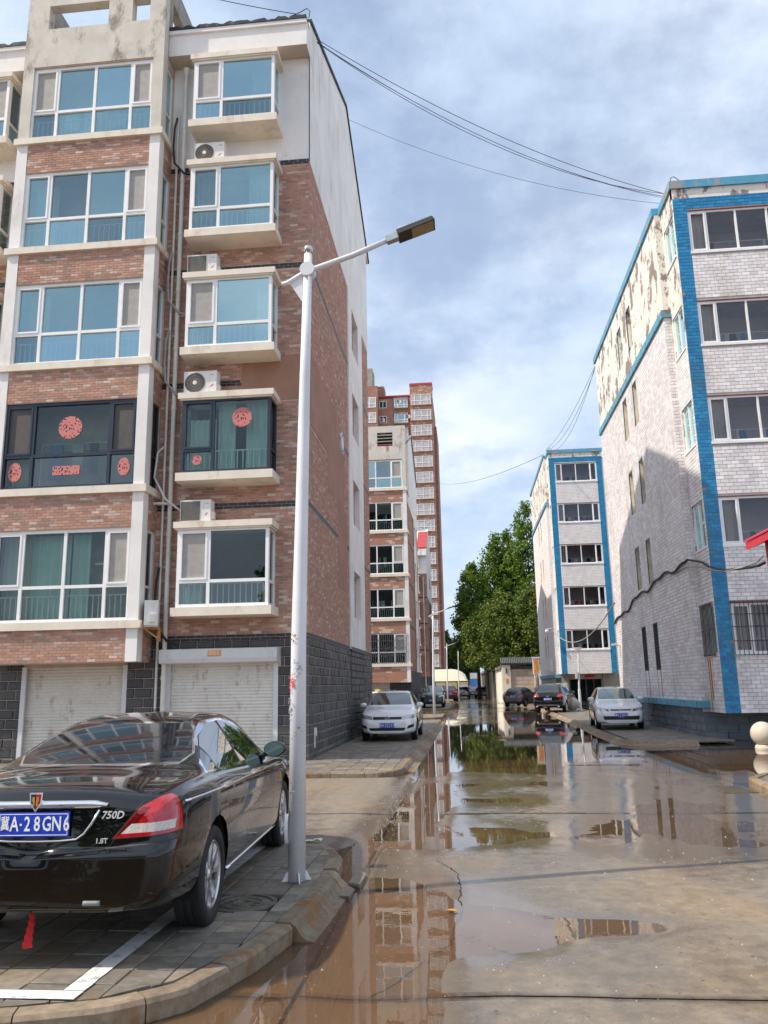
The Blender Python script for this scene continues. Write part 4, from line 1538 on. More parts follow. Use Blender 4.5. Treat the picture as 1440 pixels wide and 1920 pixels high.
papercut_disc(-5.14, 18.155, 8.12, .245, 'large round red paper cutting on the dark framed small bay window', 1.0)
papercut_disc(-6.23, 18.155, 7.10, .125, 'small round red paper cutting in the lower pane of the dark framed small bay')
papercut_disc(-9.38, 18.02, 8.03, .30, 'large red flower paper cutting on the wide dark framed balcony window', .95)
papercut_disc(-9.42, 18.02, 6.95, .34, 'oblong red paper cutting low on the wide dark framed balcony window', 1, True)
papercut_disc(-7.98, 18.02, 6.98, .15, 'red paper cutting in the lower pane beside the white pier of the balcony', 1.5)
papercut_disc(-10.72, 18.02, 6.95, .17, 'red paper cutting in the lower pane at the far side of the balcony', 1.4)


def ac_unit(x0, x1, y, z0, label, variant=0, rz=0.0):
    w_, h_, d_ = x1 - x0, .56 * (x1 - x0) / .82 + .04, .30
    t = thing('air_conditioner', label, 'air conditioner', ((x0 + x1) / 2, y, z0), rz, 'outdoor air conditioner units')
    mb = MB()
    mb.box(-w_ / 2, w_ / 2, -d_ / 2, d_ / 2, .03, h_)
    mb.box(-w_ / 2 - .004, w_ / 2 + .004, -d_ / 2 - .004, d_ / 2 + .004, h_ - .03, h_ + .004)
    for s in (-1, 1):
        mb.box(s * w_ * .35 - .03, s * w_ * .35 + .03, -d_ / 2, d_ / 2, 0, .03)
    cs = mb.build('casing', 'ac_white', t, world=False)
    cx, cz, rr = -w_ * .16, h_ * .52, h_ * .42
    mb = MB()
    if variant == 0:
        mb.lathe([(.001, -d_ / 2 - .006), (rr, -d_ / 2 - .006), (rr * 1.02, -d_ / 2)], 32, 'y', (cx, 0, cz))
    else:
        mb.box(cx - rr, cx + rr, -d_ / 2 - .006, -d_ / 2, cz - rr, cz + rr)
    mb.build('fan_recess', 'ac_dark', t, world=False)
    mb = MB()
    if variant == 0:
        for k in range(36):
            a = 2 * math.pi * k / 36
            mb.tube([(cx + rr * .2 * math.cos(a), -d_ / 2 - .012, cz + rr * .2 * math.sin(a)), (cx + rr * .98 * math.cos(a + .25), -d_ / 2 - .012, cz + rr * .98 * math.sin(a + .25))], .0035, 4, cap=False)
        for q in (.45, .72, .98):
            mb.tube([(cx + rr * q * math.cos(a), -d_ / 2 - .012, cz + rr * q * math.sin(a)) for a in [2 * math.pi * k / 32 for k in range(33)]], .004, 4, cap=False)
    else:
        k = 0
        n = 16
        for k in range(n + 1):
            u = -rr + 2 * rr * k / n
            mb.box(cx + u - .003, cx + u + .003, -d_ / 2 - .014, -d_ / 2 - .008, cz - rr, cz + rr)
            mb.box(cx - rr, cx + rr, -d_ / 2 - .014, -d_ / 2 - .008, cz + u - .003, cz + u + .003)
    mb.build('grille', 'ac_grille', t, world=False)
    if variant == 0:
        mb = MB()
        mb.lathe([(.001, -d_ / 2 - .022), (rr * .2, -d_ / 2 - .020), (rr * .22, -d_ / 2 - .008)], 20, 'y', (cx, 0, cz))
        mb.build('fan_hub', 'ac_white', t, world=False)
    mb = MB()
    mb.box(w_ * .28, w_ * .283, -d_ / 2 - .002, -d_ / 2, .05, h_ - .04)
    mb.box(w_ * .31, w_ * .43, -d_ / 2 - .003, -d_ / 2, h_ * .82, h_ * .86)
    mb.build('badge', 'seal_grey', t, world=False)
    if variant != 2:
        mb = MB()
        mb.prism([(w_ * .33, h_ * .30), (w_ * .41, h_ * .42), (w_ * .38, h_ * .44), (w_ * .31, h_ * .33)], -d_ / 2 - .003, -d_ / 2, 'y')
        mb.build('sticker', 'seal_red', t, world=False)
    mb = MB()
    mb.box(w_ / 2, w_ / 2 + .05, -.03, .09, .10, .28)
    mb.build('valve_cover', 'ac_white', t, world=False)
    return t


for k, (lab, var, xa, xb) in enumerate((('white outdoor air conditioner with mesh grille above the lowest small bay window', 1, -6.62, -5.88), ('white air conditioner with round fan above the dark framed small bay', 0, -6.64, -5.82),
                                        ('white air conditioner with square mesh grille on the third small bay hood', 1, -6.66, -5.90), ('white air conditioner with dark round fan and pink sticker under the top small bay', 0, -6.58, -5.78))):
    zt = [5.42 + .16, 8.62 + .16, 11.82 + .16, 15.02 + .16][k]
    ac_unit(xa, xb, 18.38, zt + .002, lab, var)
# sideways unit on brackets by the corner pipes, seen from its grille end
s_ = ac_unit(-.4, .4, 0, 0, 'white air conditioner seen end-on, bracketed on the bay corner by the drainpipe', 1, R(-72))
s_.location = (-7.16, 18.12, 3.13)
br = MB()
for dx in (-.22, .22):
    br.box(dx - .02, dx + .02, -.17, .2, -.035, -.002)
    br.box(dx - .02, dx + .02, .16, .2, -.30, -.035)
    br.hexa([(dx - .015, -.15, -.05), (dx + .015, -.15, -.05), (dx + .015, .17, -.28), (dx - .015, .17, -.28), (dx - .015, -.12, -.035), (dx + .015, -.12, -.035), (dx + .015, .18, -.24), (dx - .015, .18, -.24)])
br.build('bracket', 'rust', s_, world=False)


# ------------------------------------------------------------------ white tiled houses on the right
def right_house(name, label, ox, oy, oz, near):
    """ox,oy,oz: shift against the nearer house"""
    b = thing(name, label, 'building', (6.9 + ox, 25.45 + oy, 0), 0, 'white tiled houses with blue trim')
    X0, X1, YF, YG = 7.12 + ox, 11.05 + ox, 24.0 + oy, 25.45 + oy
    GX = 6.90 + ox
    Z = lambda z: z + oz
    ZB = Z(.81) if near else 2.38
    F, SL, SG = front(YF), side_left(X0), side_left(GX)
    wb = [Z(2.44 + 3.11 * k) for k in range(5)]
    wz = [(z, z + 1.42) for z in wb]
    holes = [(X0 + .42, X1 - .42, a, c) for a, c in wz]
    tm, tmy = ('dark_grout', 'dark_grout') if near else ('tile_far_x', 'tile_far_y')
    bm_, bmy = ('blue_grout', 'blue_grout') if near else ('blue_far_x', 'blue_far_y')
    # bay
    mb = MB()
    wall(mb, F, (X0 + .42, X1 - .42, ZB, Z(16.37)), holes, .12, 0, 2)
    wall(mb, F, (X0, X0 + .42, ZB, Z(16.76)), [], .1, 1)
    wall(mb, F, (X1 - .42, X1, ZB, Z(16.76)), [], .1, 1)
    wall(mb, F, (X0 + .42, X1 - .42, Z(16.37), Z(16.76)), [], .1, 1)
    mb.build('bay_wall', [tm, bm_, 'pvc'], b)
    swz = [(YF + .14, YF + 1.26, z + .0, z + 1.42) for z in wb]
    mb = MB()
    wall(mb, SL, (YF, YG + .3, ZB, Z(11.72)), [(h[0], h[1], h[2], min(h[3], Z(11.72))) for h in swz if h[2] < Z(11.72)], .12, 0, 1)
    wall(mb, SL, (YF, YG + .3, Z(11.72), Z(13.6)), [(h[0], h[1], max(h[2], Z(11.72)), h[3]) for h in swz if Z(11.72) < h[3] < Z(13.9)], .12, 1)
    wall(mb, SL, (YF, YG + .3, Z(13.6), Z(17.1)), [h for h in swz if h[2] > Z(13.6)], .12, 1)
    mb.build('bay_side_wall', [tmy, 'plaster_peel'], b)
    mb = MB()
    mb.face([(X0, YF, ZB), (X0, YG + 1.5, ZB), (X1, YG + 1.5, ZB), (X1, YF, ZB)])
    mb.build('bay_soffit', 'concrete_old', b)
    mb = MB()
    mb.box(X0, X1, YF, YF + .2, Z(16.762), Z(17.1))
    mb.build('parapet_face', 'plaster_peel', b)
    mb = MB()
    mb.box(X0 - .07, X1 + .07, YF - .07, YF + .3, Z(17.1), Z(17.37))
    mb.box(X0 - .07, X0 + .2, YF + .302, YG, Z(17.1), Z(17.37))
    mb.box(GX - .07, GX + .25, YG + .002, YG + 13.0, Z(17.1), Z(17.37))
    mb.build('parapet_cap', 'blue_cap', b)
    # gable
    nich = []
    for k in range(5):
        for (y0, y1) in ((4.70, 5.36), (6.65, 7.34)):
            nich.append((YG + y0, YG + y1, Z(2.13 + 3.09 * k), Z(3.78 + 3.09 * k)))
    YE = YG + 12.85
    mb = MB()
    low = [n_ for n_ in nich if n_[3] < Z(13.4)]
    wall(mb, SG, (YG, YE, Z(1.1) if near else 2.3, Z(13.42)), low, .16, 0, 1)
    mb.build('gable_wall', [tmy, 'niche'], b)
    mb = MB()
    wall(mb, SG, (YG, YE, Z(13.42), Z(17.1)), [n_ for n_ in nich if n_[3] > Z(13.4)], .16, 0)
    mb.face([(GX, YG, Z(13.42)), (X0 + .3, YG, Z(13.42)), (X0 + .3, YG, Z(17.1)), (GX, YG, Z(17.1))])
    mb.build('gable_top', 'plaster_peel', b)
    mb = MB()
    mb.face([(GX, YG, ZB), (X0 + .3, YG, ZB), (X0 + .3, YG, Z(13.42)), (GX, YG, Z(13.42))])
    mb.build('corner_return', tm, b)
    mb = MB()
    mb.box(GX - .09, X0 + .02, YG - .08, YE, Z(13.36), Z(13.62))
    mb.build('blue_ledge', 'blue_ledge', b)
    for k, (a, c, d, e) in enumerate(nich):
        mb = MB()
        mb.fquad(SG, a, c, d, e, -.159)
        o = mb.build('niche_window', 'room_dark' if (d < Z(3) and near) else 'niche', b)
        if near:
            mb = MB()
            for q in ((a - .035, c + .035, e, e + .03), (a - .035, a, d, e), (c, c + .035, d, e)):
                mb.fbox(SG, *q, -.02, .016)
            mb.build('niche_trim', 'blue_ledge', b)
        if d < Z(3) and near:
            mb = MB()
            for i in range(7):
                u = a + .02 + (c - a - .04) * i / 6
                mb.fbox(SG, u - .009, u + .009, d, e, .0, .018)
            for v in (d + .02, (d + e) / 2, e - .02):
                mb.fbox(SG, a, c, v - .012, v + .012, .018, .03)
            mb.build('window_bars', 'bar_iron', b)
            mb = MB()
            mb.fbox(SG, a + .02, a + .12, Z(1.15), d - .02, .0145, .0165)
            mb.fbox(SG, c - .09, c - .03, Z(1.15), d - .02, .0145, .0165)
            mb.build('rust_streak', 'rust', b)
    # plinth
    if near:
        mb = MB()
        mb.box(GX - .12, GX + .3, YG - .15, YE, .93, 1.12)
        mb.build('plinth_ledge', 'blue_ledge', b)
        mb = MB()
        mb.box(GX + .10, GX + 6, YG + .1, YE, 0, .93)
        mb.build('plinth', 'dark_grout', b)
        pl = []
        lay(side_left(GX + .10), (YG + .1, YE, 0, .93), [], .62, .232, .012, pl, 0, .045, None, .5, .012)
        lay(front(YG + .1), (GX + .06, GX + 5.5, 0, .93), [], .62, .232, .012, pl, 0, .045, None, .5, .012)
        place_pieces('plinth_block', pl, 'grey_block', b, .02, 300)
    else:
        mb = MB()
        mb.box(GX - .1, GX + .4, YG - .1, YE, 2.12, 2.38)
        mb.build('plinth_ledge', 'blue_ledge', b)
        mb = MB()
        mb.box(GX + .02, X1 + 1, YG + .45, YE, 0, 2.36)
        mb.build('ground_floor', 'concrete_old', b)
    # windows
    for k, (a, c) in enumerate(wz):
        u0, u1 = X0 + .42, X1 - .42
        mb = MB()
        mb.fbox(F, u0, u1, c - .001, c + .028, -.12, .012)
        mb.build('window_head', 'head_red', b)
        mb = MB()
        mb.fbox(F, u0 - .02, u1 + .02, a - .075, a - .001, -.12, .045)
        mb.build('window_sill', 'pvc', b)
        colz = [u0 + .55, u0 + 1.46, u0 + 2.41] if near else [u0 + .5, (u0 + u1) / 2, u1 - .5]
        window(F, u0, u1, a, c, b, colz, [], 'pvc', 'glass_plain', .06, .08, -.03, [(0, 0), (3, 0)] if not near else [(0, 0)])
        yi = YF + .13
        room(u0 + .01, u1 - .01, yi, YF + 2.6, a - .0, c + .25, b, 'y0', 'room')
        mb = MB()
        mb.tube([(u0 + .05, YF + .28, a + .42), (u1 - .05, YF + .28, a + .42)], .014, 6)
        mb.build('laundry_rod', 'rail', b)
        mb = MB()
        mb.box(u0 + .6, u1 - .3, YF + 2.45, YF + 2.55, a + .1, a + .9)
        mb.build('inner_frame', 'curtain', b)
        drape(F, u0 + .05, u0 + .5, a, c, -.22, b, 'curtain_cream')
        rr = random.Random(k * 7 + (3 if near else 50))
        for q in range(8 if k in (0, 1, 3) or not near else 4):
            mb = MB()
            x = u0 + .6 + rr.random() * (u1 - u0 - .8)
            wd = rr.uniform(.08, .26)
            ln = rr.uniform(.22, .55)
            mb.hexa([(x - wd * .6, YF + .27, a + .42 - ln), (x + wd * .6, YF + .27, a + .42 - ln), (x + wd * .6, YF + .30, a + .42 - ln), (x - wd * .6, YF + .30, a + .42 - ln),
                     (x - wd * .4, YF + .27, a + .41), (x + wd * .4, YF + .27, a + .41), (x + wd * .4, YF + .30, a + .41), (x - wd * .4, YF + .30, a + .41)])
            mb.build('laundry', rr.choice(['cloth_white', 'cloth_dark', 'cloth_blue', 'cloth_red', 'cloth_white', 'curtain_cream', 'cloth_dark']), b)
        # side window
        y0, y1, a2, c2 = swz[k]
        window(SL, y0, y1, a2, c2, b, [(y0 + y1) / 2], [], 'pvc', 'glass_sky', .05, .07, -.03)
        room(X0 + .13, X0 + .415, y0, y1, a2, c2, b, 'x0', 'room')
        if near:
            mb = MB()
            mb.fbox(SL, y0 - .03, y1 + .03, a2 - .06, a2 - .001, -.1, .04)
            mb.build('window_sill', 'pvc', b)
            if k == 0:
                mb = MB()
                for i in range(10):
                    u = y0 + (y1 - y0) * i / 9
                    mb.fbox(SL, u - .01, u + .01, a2 - .04, c2 + .05, .05, .07)
                for v in (a2, (a2 + c2) / 2, c2):
                    mb.fbox(SL, y0 - .02, y1 + .02, v - .013, v + .013, .07, .085)
                mb.build('window_bars', 'bar_iron', b)
                mb = MB()
                n = 26
                for i in range(n):
                    u = u0 + (u1 - u0) * i / (n - 1)
                    mb.fbox(F, u - .008, u + .008, a - .06, c + .06, .05, .066)
                for v in (a - .04, a + .35, a + .75, a + 1.1, c + .04):
                    mb.fbox(F, u0 - .02, u1 + .02, v - .01, v + .01, .066, .08)
                mb.build('window_bars', 'bar_iron', b)
                for (fr_, q0, q1) in ((SL, y0 - .02, y1), (F, u0 + .3, u1)):
                    mb = MB()
                    rr2 = random.Random(5)
                    u = q0
                    while u < q1:
                        wd = rr2.uniform(.03, .16)
                        if rr2.random() < .6:
                            mb.fbox(fr_, u, u + wd, ZB + .02 + rr2.random() * .7, a2 - .09, .0145, .0162)
                        u += wd + rr2.uniform(.02, .18)
                    mb.build('rust_streak', 'rust', b)
    # tiles
    if near:
        TW, TH, TG = .24, .1115, .0095
        wt_, bt = [], []
        lay(F, (X0 + .42, X1 - .42, ZB, Z(16.37)), [(h[0], h[1], h[2] - .08, h[3] + .05) for h in holes], TW, TH, TG, wt_, 0, .014)
        lay(SL, (YF, YG + .2, ZB, Z(11.72)), [(h[0] - .03, h[1] + .03, h[2] - .06, h[3]) for h in swz], TW, TH, TG, wt_, 0, .014)
        gt = []
        lay(SG, (YG, YE, Z(1.12), Z(13.36)), [(h[0] - .035, h[1] + .035, h[2], h[3] + .03) for h in low], TW, TH, TG, gt, 0, .014)
        lay(front(YG), (GX, X0, Z(1.12), Z(13.36)), [], TW, TH, TG, gt, 0, .014)
        mbp = MB()
        for fr, a, c, d, e, n0, n1, t in gt:
            mbp.add(piece_verts(fr, a, c, d, e, n0, n1, .004), PF, 0, t)
        kind(mbp.build('gable_tilework', 'white_tile', b), 'stuff')
        lay(F, (X0, X0 + .42, ZB, Z(16.76)), [], .21, TH, TG, bt, 0, .014)
        lay(F, (X1 - .42, X1, ZB, Z(16.76)), [], .21, TH, TG, bt, 0, .014)
        lay(F, (X0 + .42, X1 - .42, Z(16.37), Z(16.76)), [], .21, TH, TG, bt, 0, .014)
        place_pieces('white_tile', wt_, 'white_tile', b, .004, 300, 'white_tilework')
        place_pieces('blue_tile', bt, 'blue_tile', b, .004, 300, 'blue_tilework')
    # main block behind
    mb = MB()
    mb.box(X0 + .5, X1 + 6, YG + .5, YE, max(0, ZB - .8) + .1, Z(17.05), skip=(5,))
    mb.face([(GX + .2, YG + .2, Z(17.12)), (X1 + 6, YG + .2, Z(17.12)), (X1 + 6, YE, Z(17.12)), (GX + .2, YE, Z(17.12))])
    mb.face([(GX, YE, 0), (X1 + 6, YE, 0), (X1 + 6, YE, Z(17.1)), (GX, YE, Z(17.1))])
    mb.face([(X1, YF, ZB), (X1, YG + .5, ZB), (X1, YG + .5, Z(17.1)), (X1, YF, Z(17.1))])
    mb.build('rear_block', 'plaster_white', b)
    # roof loop of wire
    mb = MB()
    mb.tube([(X0 + .0, YF, Z(17.35)), (X0 + .02, YF, Z(17.52)), (X0 + .12, YF, Z(17.56)), (X0 + .25, YF, Z(17.45)), (X0 + .3, YF, Z(17.36))], .012, 5)
    mb.build('wire_loop', 'cable', b)
    return b


RH1 = right_house('white_tiled_house', 'large white tiled house with blue tiled corner strip and red rust below its barred window', 0, 0, 0, True)
RH2 = right_house('white_tiled_house', 'smaller looking white tiled house further off with full blue frame and dark shop entrance', -.34, 36.0, 1.65, False)
# shop entrance under the far bay
sx0, sx1, sy = 6.78, 10.7, 61.6
for xa, xb in ((6.9, 7.35), (9.85, 12.3)):
    mb = MB()
    mb.box(xa, xb, sy - .3, sy + .3, 0, 2.37)
    mb.build('entrance_pier', 'concrete_old', RH2)
mb = MB()
mb.box(7.36, 9.84, sy - .1, sy + .1, 2.0, 2.37)
mb.box(7.36, 7.46, sy - .1, sy + .1, 0, 2.0)
mb.box(9.74, 9.84, sy - .1, sy + .1, 0, 2.0)
mb.build('entrance_frame', 'door_frame', RH2)
for x in (7.48, 8.05, 8.62, 9.19):
    mb = MB()
    mb.box(x, x + .53, sy, sy + .04, .05, 1.98)
    d_ = mb.build('glass_door', 'car_glass', RH2)
    mb = MB()
    mb.box(x + .02, x + .05, sy - .02, sy, .05, 1.98)
    mb.build('door_stile', 'steel', d_)
mb = MB()
mb.box(8.55, 9.25, sy - .14, sy - .11, 2.12, 2.3)
mb.build('red_banner', 'red_gloss', RH2)
mb = MB()
mb.box(6.2, 7.1, 60.2, 60.26, .2, 1.75)
pst = tag(mb.build('poster_board', 'poster'), 'pale green poster board with blue writing beside the shop entrance', 'poster')
for x, z, s in ((6.4, 1.35, .16), (6.75, 1.05, .2), (6.95, .9, .1), (6.6, .75, .14)):
    mb = MB()
    mb.box(x, x + s, 60.19, 60.198, z, z + s * .28)
    mb.box(x + s * .4, x + s * .55, 60.19, 60.198, z - s * .6, z)
    mb.box(x, x + s, 60.19, 60.198, z - s * .7, z - s * .6)
    mb.build('lettering', 'poster_ink', pst)
# grey roller shutter on the far house gable, and meter boxes
for k in range(12):
    mb = MB()
    mb.box(6.50, 6.555, 61.75, 64.6, .15 + k * .16, .30 + k * .16)
    mb.build('slat', 'pipe_grey', RH2)
for y, z in ((63.0, 2.6), (65.5, 2.7)):
    mb = MB()
    mb.box(6.3, 6.54, y, y + .6, z, z + .95)
    mb.build('meter_box', 'ac_white', RH2)
# ------------------------------------------------------------------ brick houses further up the left side
def second_house():
    YB, YW, X1, X0, GX = 58.0, 59.2, -3.92, -8.1, -3.98
    b = thing('brick_apartment_house', 'second brick apartment house behind the white sedan, with louvred rooftop box and barred window', 'building', (GX, YB, 0))
    FB, FG = front(YB), side_right(GX)
    fl = [3.30 + 3.2 * k for k in range(5)]
    wx0, wx1 = X0 + .25, X1 - .24
    mb = MB()
    wall(mb, FB, (X0, X1, 2.0, 18.5), [(wx0, wx1, z, z + 2.15) for z in fl], .12)
    mb.build('bay_wall', 'brick_far_x', b)
    mb = MB()
    wall(mb, side_right(X1), (YB, YW, 2.0, 18.5), [], .1)
    mb.face([(X0, YB, 2.0), (X0, YW + 1, 2.0), (X1, YW + 1, 2.0), (X1, YB, 2.0)])
    mb.build('bay_side', 'brick_red_y', b)
    for k, z in enumerate(fl):
        mb = MB()
        mb.box(X0 - .06, X1 + .09, YB - .1, YW, z - .2, z - .002)
        mb.build('sill_course', 'sill_cream', b)
        for (a, c) in ((X0, wx0), (wx1, X1)):
            mb = MB()
            mb.fbox(FB, a, c + .012, (2.0 if k == 0 else fl[k - 1] - .001), z - .201, -.25, .02)
            mb.build('pier', 'plaster_white', b)
        c1, c2, c3 = wx1 - .85, wx1 - 2.0, wx1 - 3.0
        window(FB, wx0, wx1, z, z + 2.15, b, [c3, c2, c1], [z + .80], 'pvc', 'glass_sky' if k == 4 else 'glass_clear', .085, .09, -.03, [(3, 1)], screens=((3, 1),))
        railing(FB, wx0 + .1, wx1 - .1, z, z + .66, -.3, b, .14, 'rail')
        room(wx0, wx1, YB + .13, YB + 2, z, z + 2.15, b, 'y0', 'room' if k == 4 else 'room_dark')
        rr = random.Random(k)
        for q in range(5):
            mb = MB()
            x = wx0 + 1 + rr.random() * 2
            mb.box(x, x + rr.uniform(.12, .3), YB + .8, YB + .84, z + .7 - rr.random() * .3, z + 1.35)
            mb.build('laundry', rr.choice(['cloth_white', 'cloth_blue', 'cloth_pink', 'cloth_white']), b)
        if k == 0:
            mb = MB()
            n = 26
            for i in range(n):
                u = wx0 + (wx1 - wx0) * i / (n - 1)
                mb.fbox(FB, u - .014, u + .014, z - .02, z + 2.15, .05, .078)
            for v in (z + .05, z + .55, z + 1.1, z + 1.6, z + 2.1):
                mb.fbox(FB, wx0, wx1, v - .014, v + .014, .078, .1)
            mb.build('window_bars', 'steel', b)
    # plaster top with louvred opening
    mb = MB()
    T = front(YB - .02)
    for c in cells(X0, X1 + .01, 18.3, 20.9, [(-6.0, -4.85, 19.35, 20.4)]):
        mb.fbox(T, *c, -.3, 0)
    mb.fbox(T, X0, wx0 + .02, 16.1, 18.3, -.25, 0)
    mb.fbox(T, wx1 - .02, X1 + .01, 16.1, 18.3, -.25, 0)
    mb.box(X1 - .3, X1 + .01, YB + .28, YW + 2, 16.1, 20.9)
    mb.build('roof_box', 'plaster_old', b)
    for k in range(4):
        mb = MB()
        z = 19.4 + k * .25
        mb.hexa([(-6.0, YB - .04, z), (-4.85, YB - .04, z), (-4.85, YB + .15, z + .08), (-6.0, YB + .15, z + .08), (-6.0, YB - .04, z + .07), (-4.85, YB - .04, z + .07), (-4.85, YB + .15, z + .15), (-6.0, YB + .15, z + .15)])
        mb.build('louvre', 'roof_red' if k == 0 else 'concrete_old', b)
    mb = MB()
    mb.box(-6.1, -4.75, YB + .3, YB + .4, 19.2, 20.5)
    mb.build('louvre_back', 'dark_wall', b)
    # gable
    st = (YW + 6.9, YW + 10.4)
    sw = [(st[0] + .9, st[0] + 2.4, 4 + 3.15 * k, 5.5 + 3.15 * k) for k in range(4)]
    mb = MB()
    wall(mb, FG, (YW, st[0], 2.85, 15.4), [], .1)
    wall(mb, FG, (st[1], YW + 12.8, 2.85, 15.4), [], .1)
    mb.build('gable_wall', 'brick_red_y', b)
    mb = MB()
    wall(mb, FG, (YW, YW + 12.8, 0, 2.85), [], .1, 0)
    mb.build('gable_plinth', 'block_far_y', b)
    mb = MB()
    wall(mb, side_right(GX + .06), (st[0], st[1], 2.85, 15.4), sw, .3)
    mb.prism([(YW, 15.4), (YW + 12.8, 15.4), (YW + 12.8, 19.8), (YW + 6.6, 22.4), (YW, 19.8)], GX - .3, GX + .02, 'x')
    mb.build('gable_top', 'plaster_gable', b)
    for w_ in sw:
        mb = MB()
        mb.box(GX - .3, GX - .2, *w_)
        mb.build('stair_opening', 'room_dark', b)
    for z in (6.03, 9.2, 12.4):
        mb = MB()
        mb.fbox(FG, YW, st[0], z - .03, z + .13, 0, .012)
        mb.build('dark_band', 'dark_wall', b)
    mb = MB()
    mb.prism([(YW - .6, 19.6), (YW + 6.6, 22.4), (YW + 13.2, 19.6), (YW + 13.2, 19.75), (YW + 6.6, 22.56), (YW - .6, 19.75)], -20, GX + .12, 'x')
    mb.build('roof', 'roof_sheet', b)
    mb = MB()
    mb.box(-20, X0, YW, YW + 12.8, 0, 19.6)
    mb.box(X0, GX - .3, YW + 1, YW + 12.8, 0, 19.6)
    mb.build('rear_block', 'plaster_white', b)
    # garage below the bay
    for k in range(16):
        mb = MB()
        mb.box(-7.7, -5.5, YW - .06, YW, .1 + k * .125, .21 + k * .125)
        mb.build('slat', 'shutter', b)
    mb = MB()
    mb.box(-5.48, X1 - .02, YW - .05, YW + .9, 0, 2.0)
    mb.box(X0, -7.72, YW - .05, YW + .9, 0, 2.0)
    mb.build('ground_wall', 'block_far_x', b)
    mb = MB()
    mb.box(-8, -5.4, YW + .01, YW + .2, 0, 2.2)
    mb.build('garage_back', 'dark_wall', b)
    return b


second_house()


def third_house():
    YW, GX = 100.0, -4.45
    b = thing('brick_apartment_house', 'distant brick house with grey white gable and red tiled roof piece before the tower', 'building', (GX, YW, 0))
    F, G = front(YW), side_right(GX)
    mb = MB()
    wall(mb, F, (-14, GX, 2.85, 15.4), [], .1, 0)
    mb.build('front_wall', 'brick_red_x', b)
    mb = MB()
    wall(mb, F, (-14, GX, 0, 2.85), [], .1, 0)
    mb.build('front_plinth', 'block_far_x', b)
    mb = MB()
    wall(mb, G, (YW, YW + 13, 2.85, 12.4), [], .1, 0)
    mb.build('gable_wall', 'brick_red_y', b)
    mb = MB()
    wall(mb, G, (YW, YW + 13, 0, 2.85), [], .1, 0)
    mb.build('gable_plinth', 'block_far_y', b)
    mb = MB()
    mb.prism([(YW + .01, 12.4), (YW + 13, 12.4), (YW + 13, 18.6), (YW + 6.5, 22.2), (YW + .01, 18.6)], GX - .3, GX + .03, 'x')
    mb.box(-14, GX - .01, YW - .03, YW - .003, 15.4, 18.4)
    mb.box(-14, GX + .03, YW - .7, YW - .04, 17.6, 18.4)
    mb.build('gable_top', 'plaster_gable', b)
    mb = MB()
    mb.hexa([(-5.6, YW - .7, 18.45), (GX + .1, YW - .7, 18.45), (GX + .1, YW + 4.5, 21.4), (-5.6, YW + 4.5, 21.4), (-5.6, YW - .7, 18.6), (GX + .1, YW - .7, 18.6), (GX + .1, YW + 4.5, 21.55), (-5.6, YW + 4.5, 21.55)])
    mb.build('roof', 'roof_red', b)
    mb = MB()
    mb.prism([(YW + .4, 18.6), (YW + 12.9, 18.6), (YW + 6.5, 22)], -14, GX - .31, 'x')
    mb.box(-14, GX - .31, YW + .2, YW + 13, 0, 18.6)
    mb.build('rear_block', 'plaster_white', b)
    for z in (6.0, 9.2, 12.4):
        mb = MB()
        mb.fbox(F, -8, GX, z - .06, z + .1, 0, .03)
        mb.build('dark_band', 'dark_wall', b)
    for k in range(5):
        z = 3.5 + 3.2 * k
        mb = MB()
        mb.box(-6.9, -5.35, YW - .7, YW, z - .2, z)
        mb.build('bay_sill', 'sill_cream', b)
        mb = MB()
        mb.box(-6.9, -5.35, YW - .7, YW, z + 1.9, z + 2.05)
        mb.build('bay_hood', 'sill_cream', b)
        window(front(YW - .62), -6.8, -5.45, z, z + 1.9, b, [-6.2], [z + .6], 'pvc', 'glass_far', .1, .1, 0)
        window(side_right(-5.45), YW - .6, YW, z, z + 1.9, b, [], [], 'pvc', 'glass_far', .1, .1, 0)
        mb = MB()
        mb.box(-6.8, -5.5, YW - .4, YW - .35, z, z + 1.9)
        mb.build('room_back', 'room', b)
    mb = MB()
    mb.tube([(-4.9, YW - .12, 0), (-4.9, YW - .12, 15)], .06, 6)
    mb.build('drainpipe', 'pipe', b)
    for k in range(4):
        for y in (YW + 5.5, YW + 7.6):
            mb = MB()
            mb.box(GX - .1, GX + .045, y, y + .7, 4.5 + 3.2 * k, 6 + 3.2 * k)
            mb.build('gable_window', 'room_dark', b)


third_house()


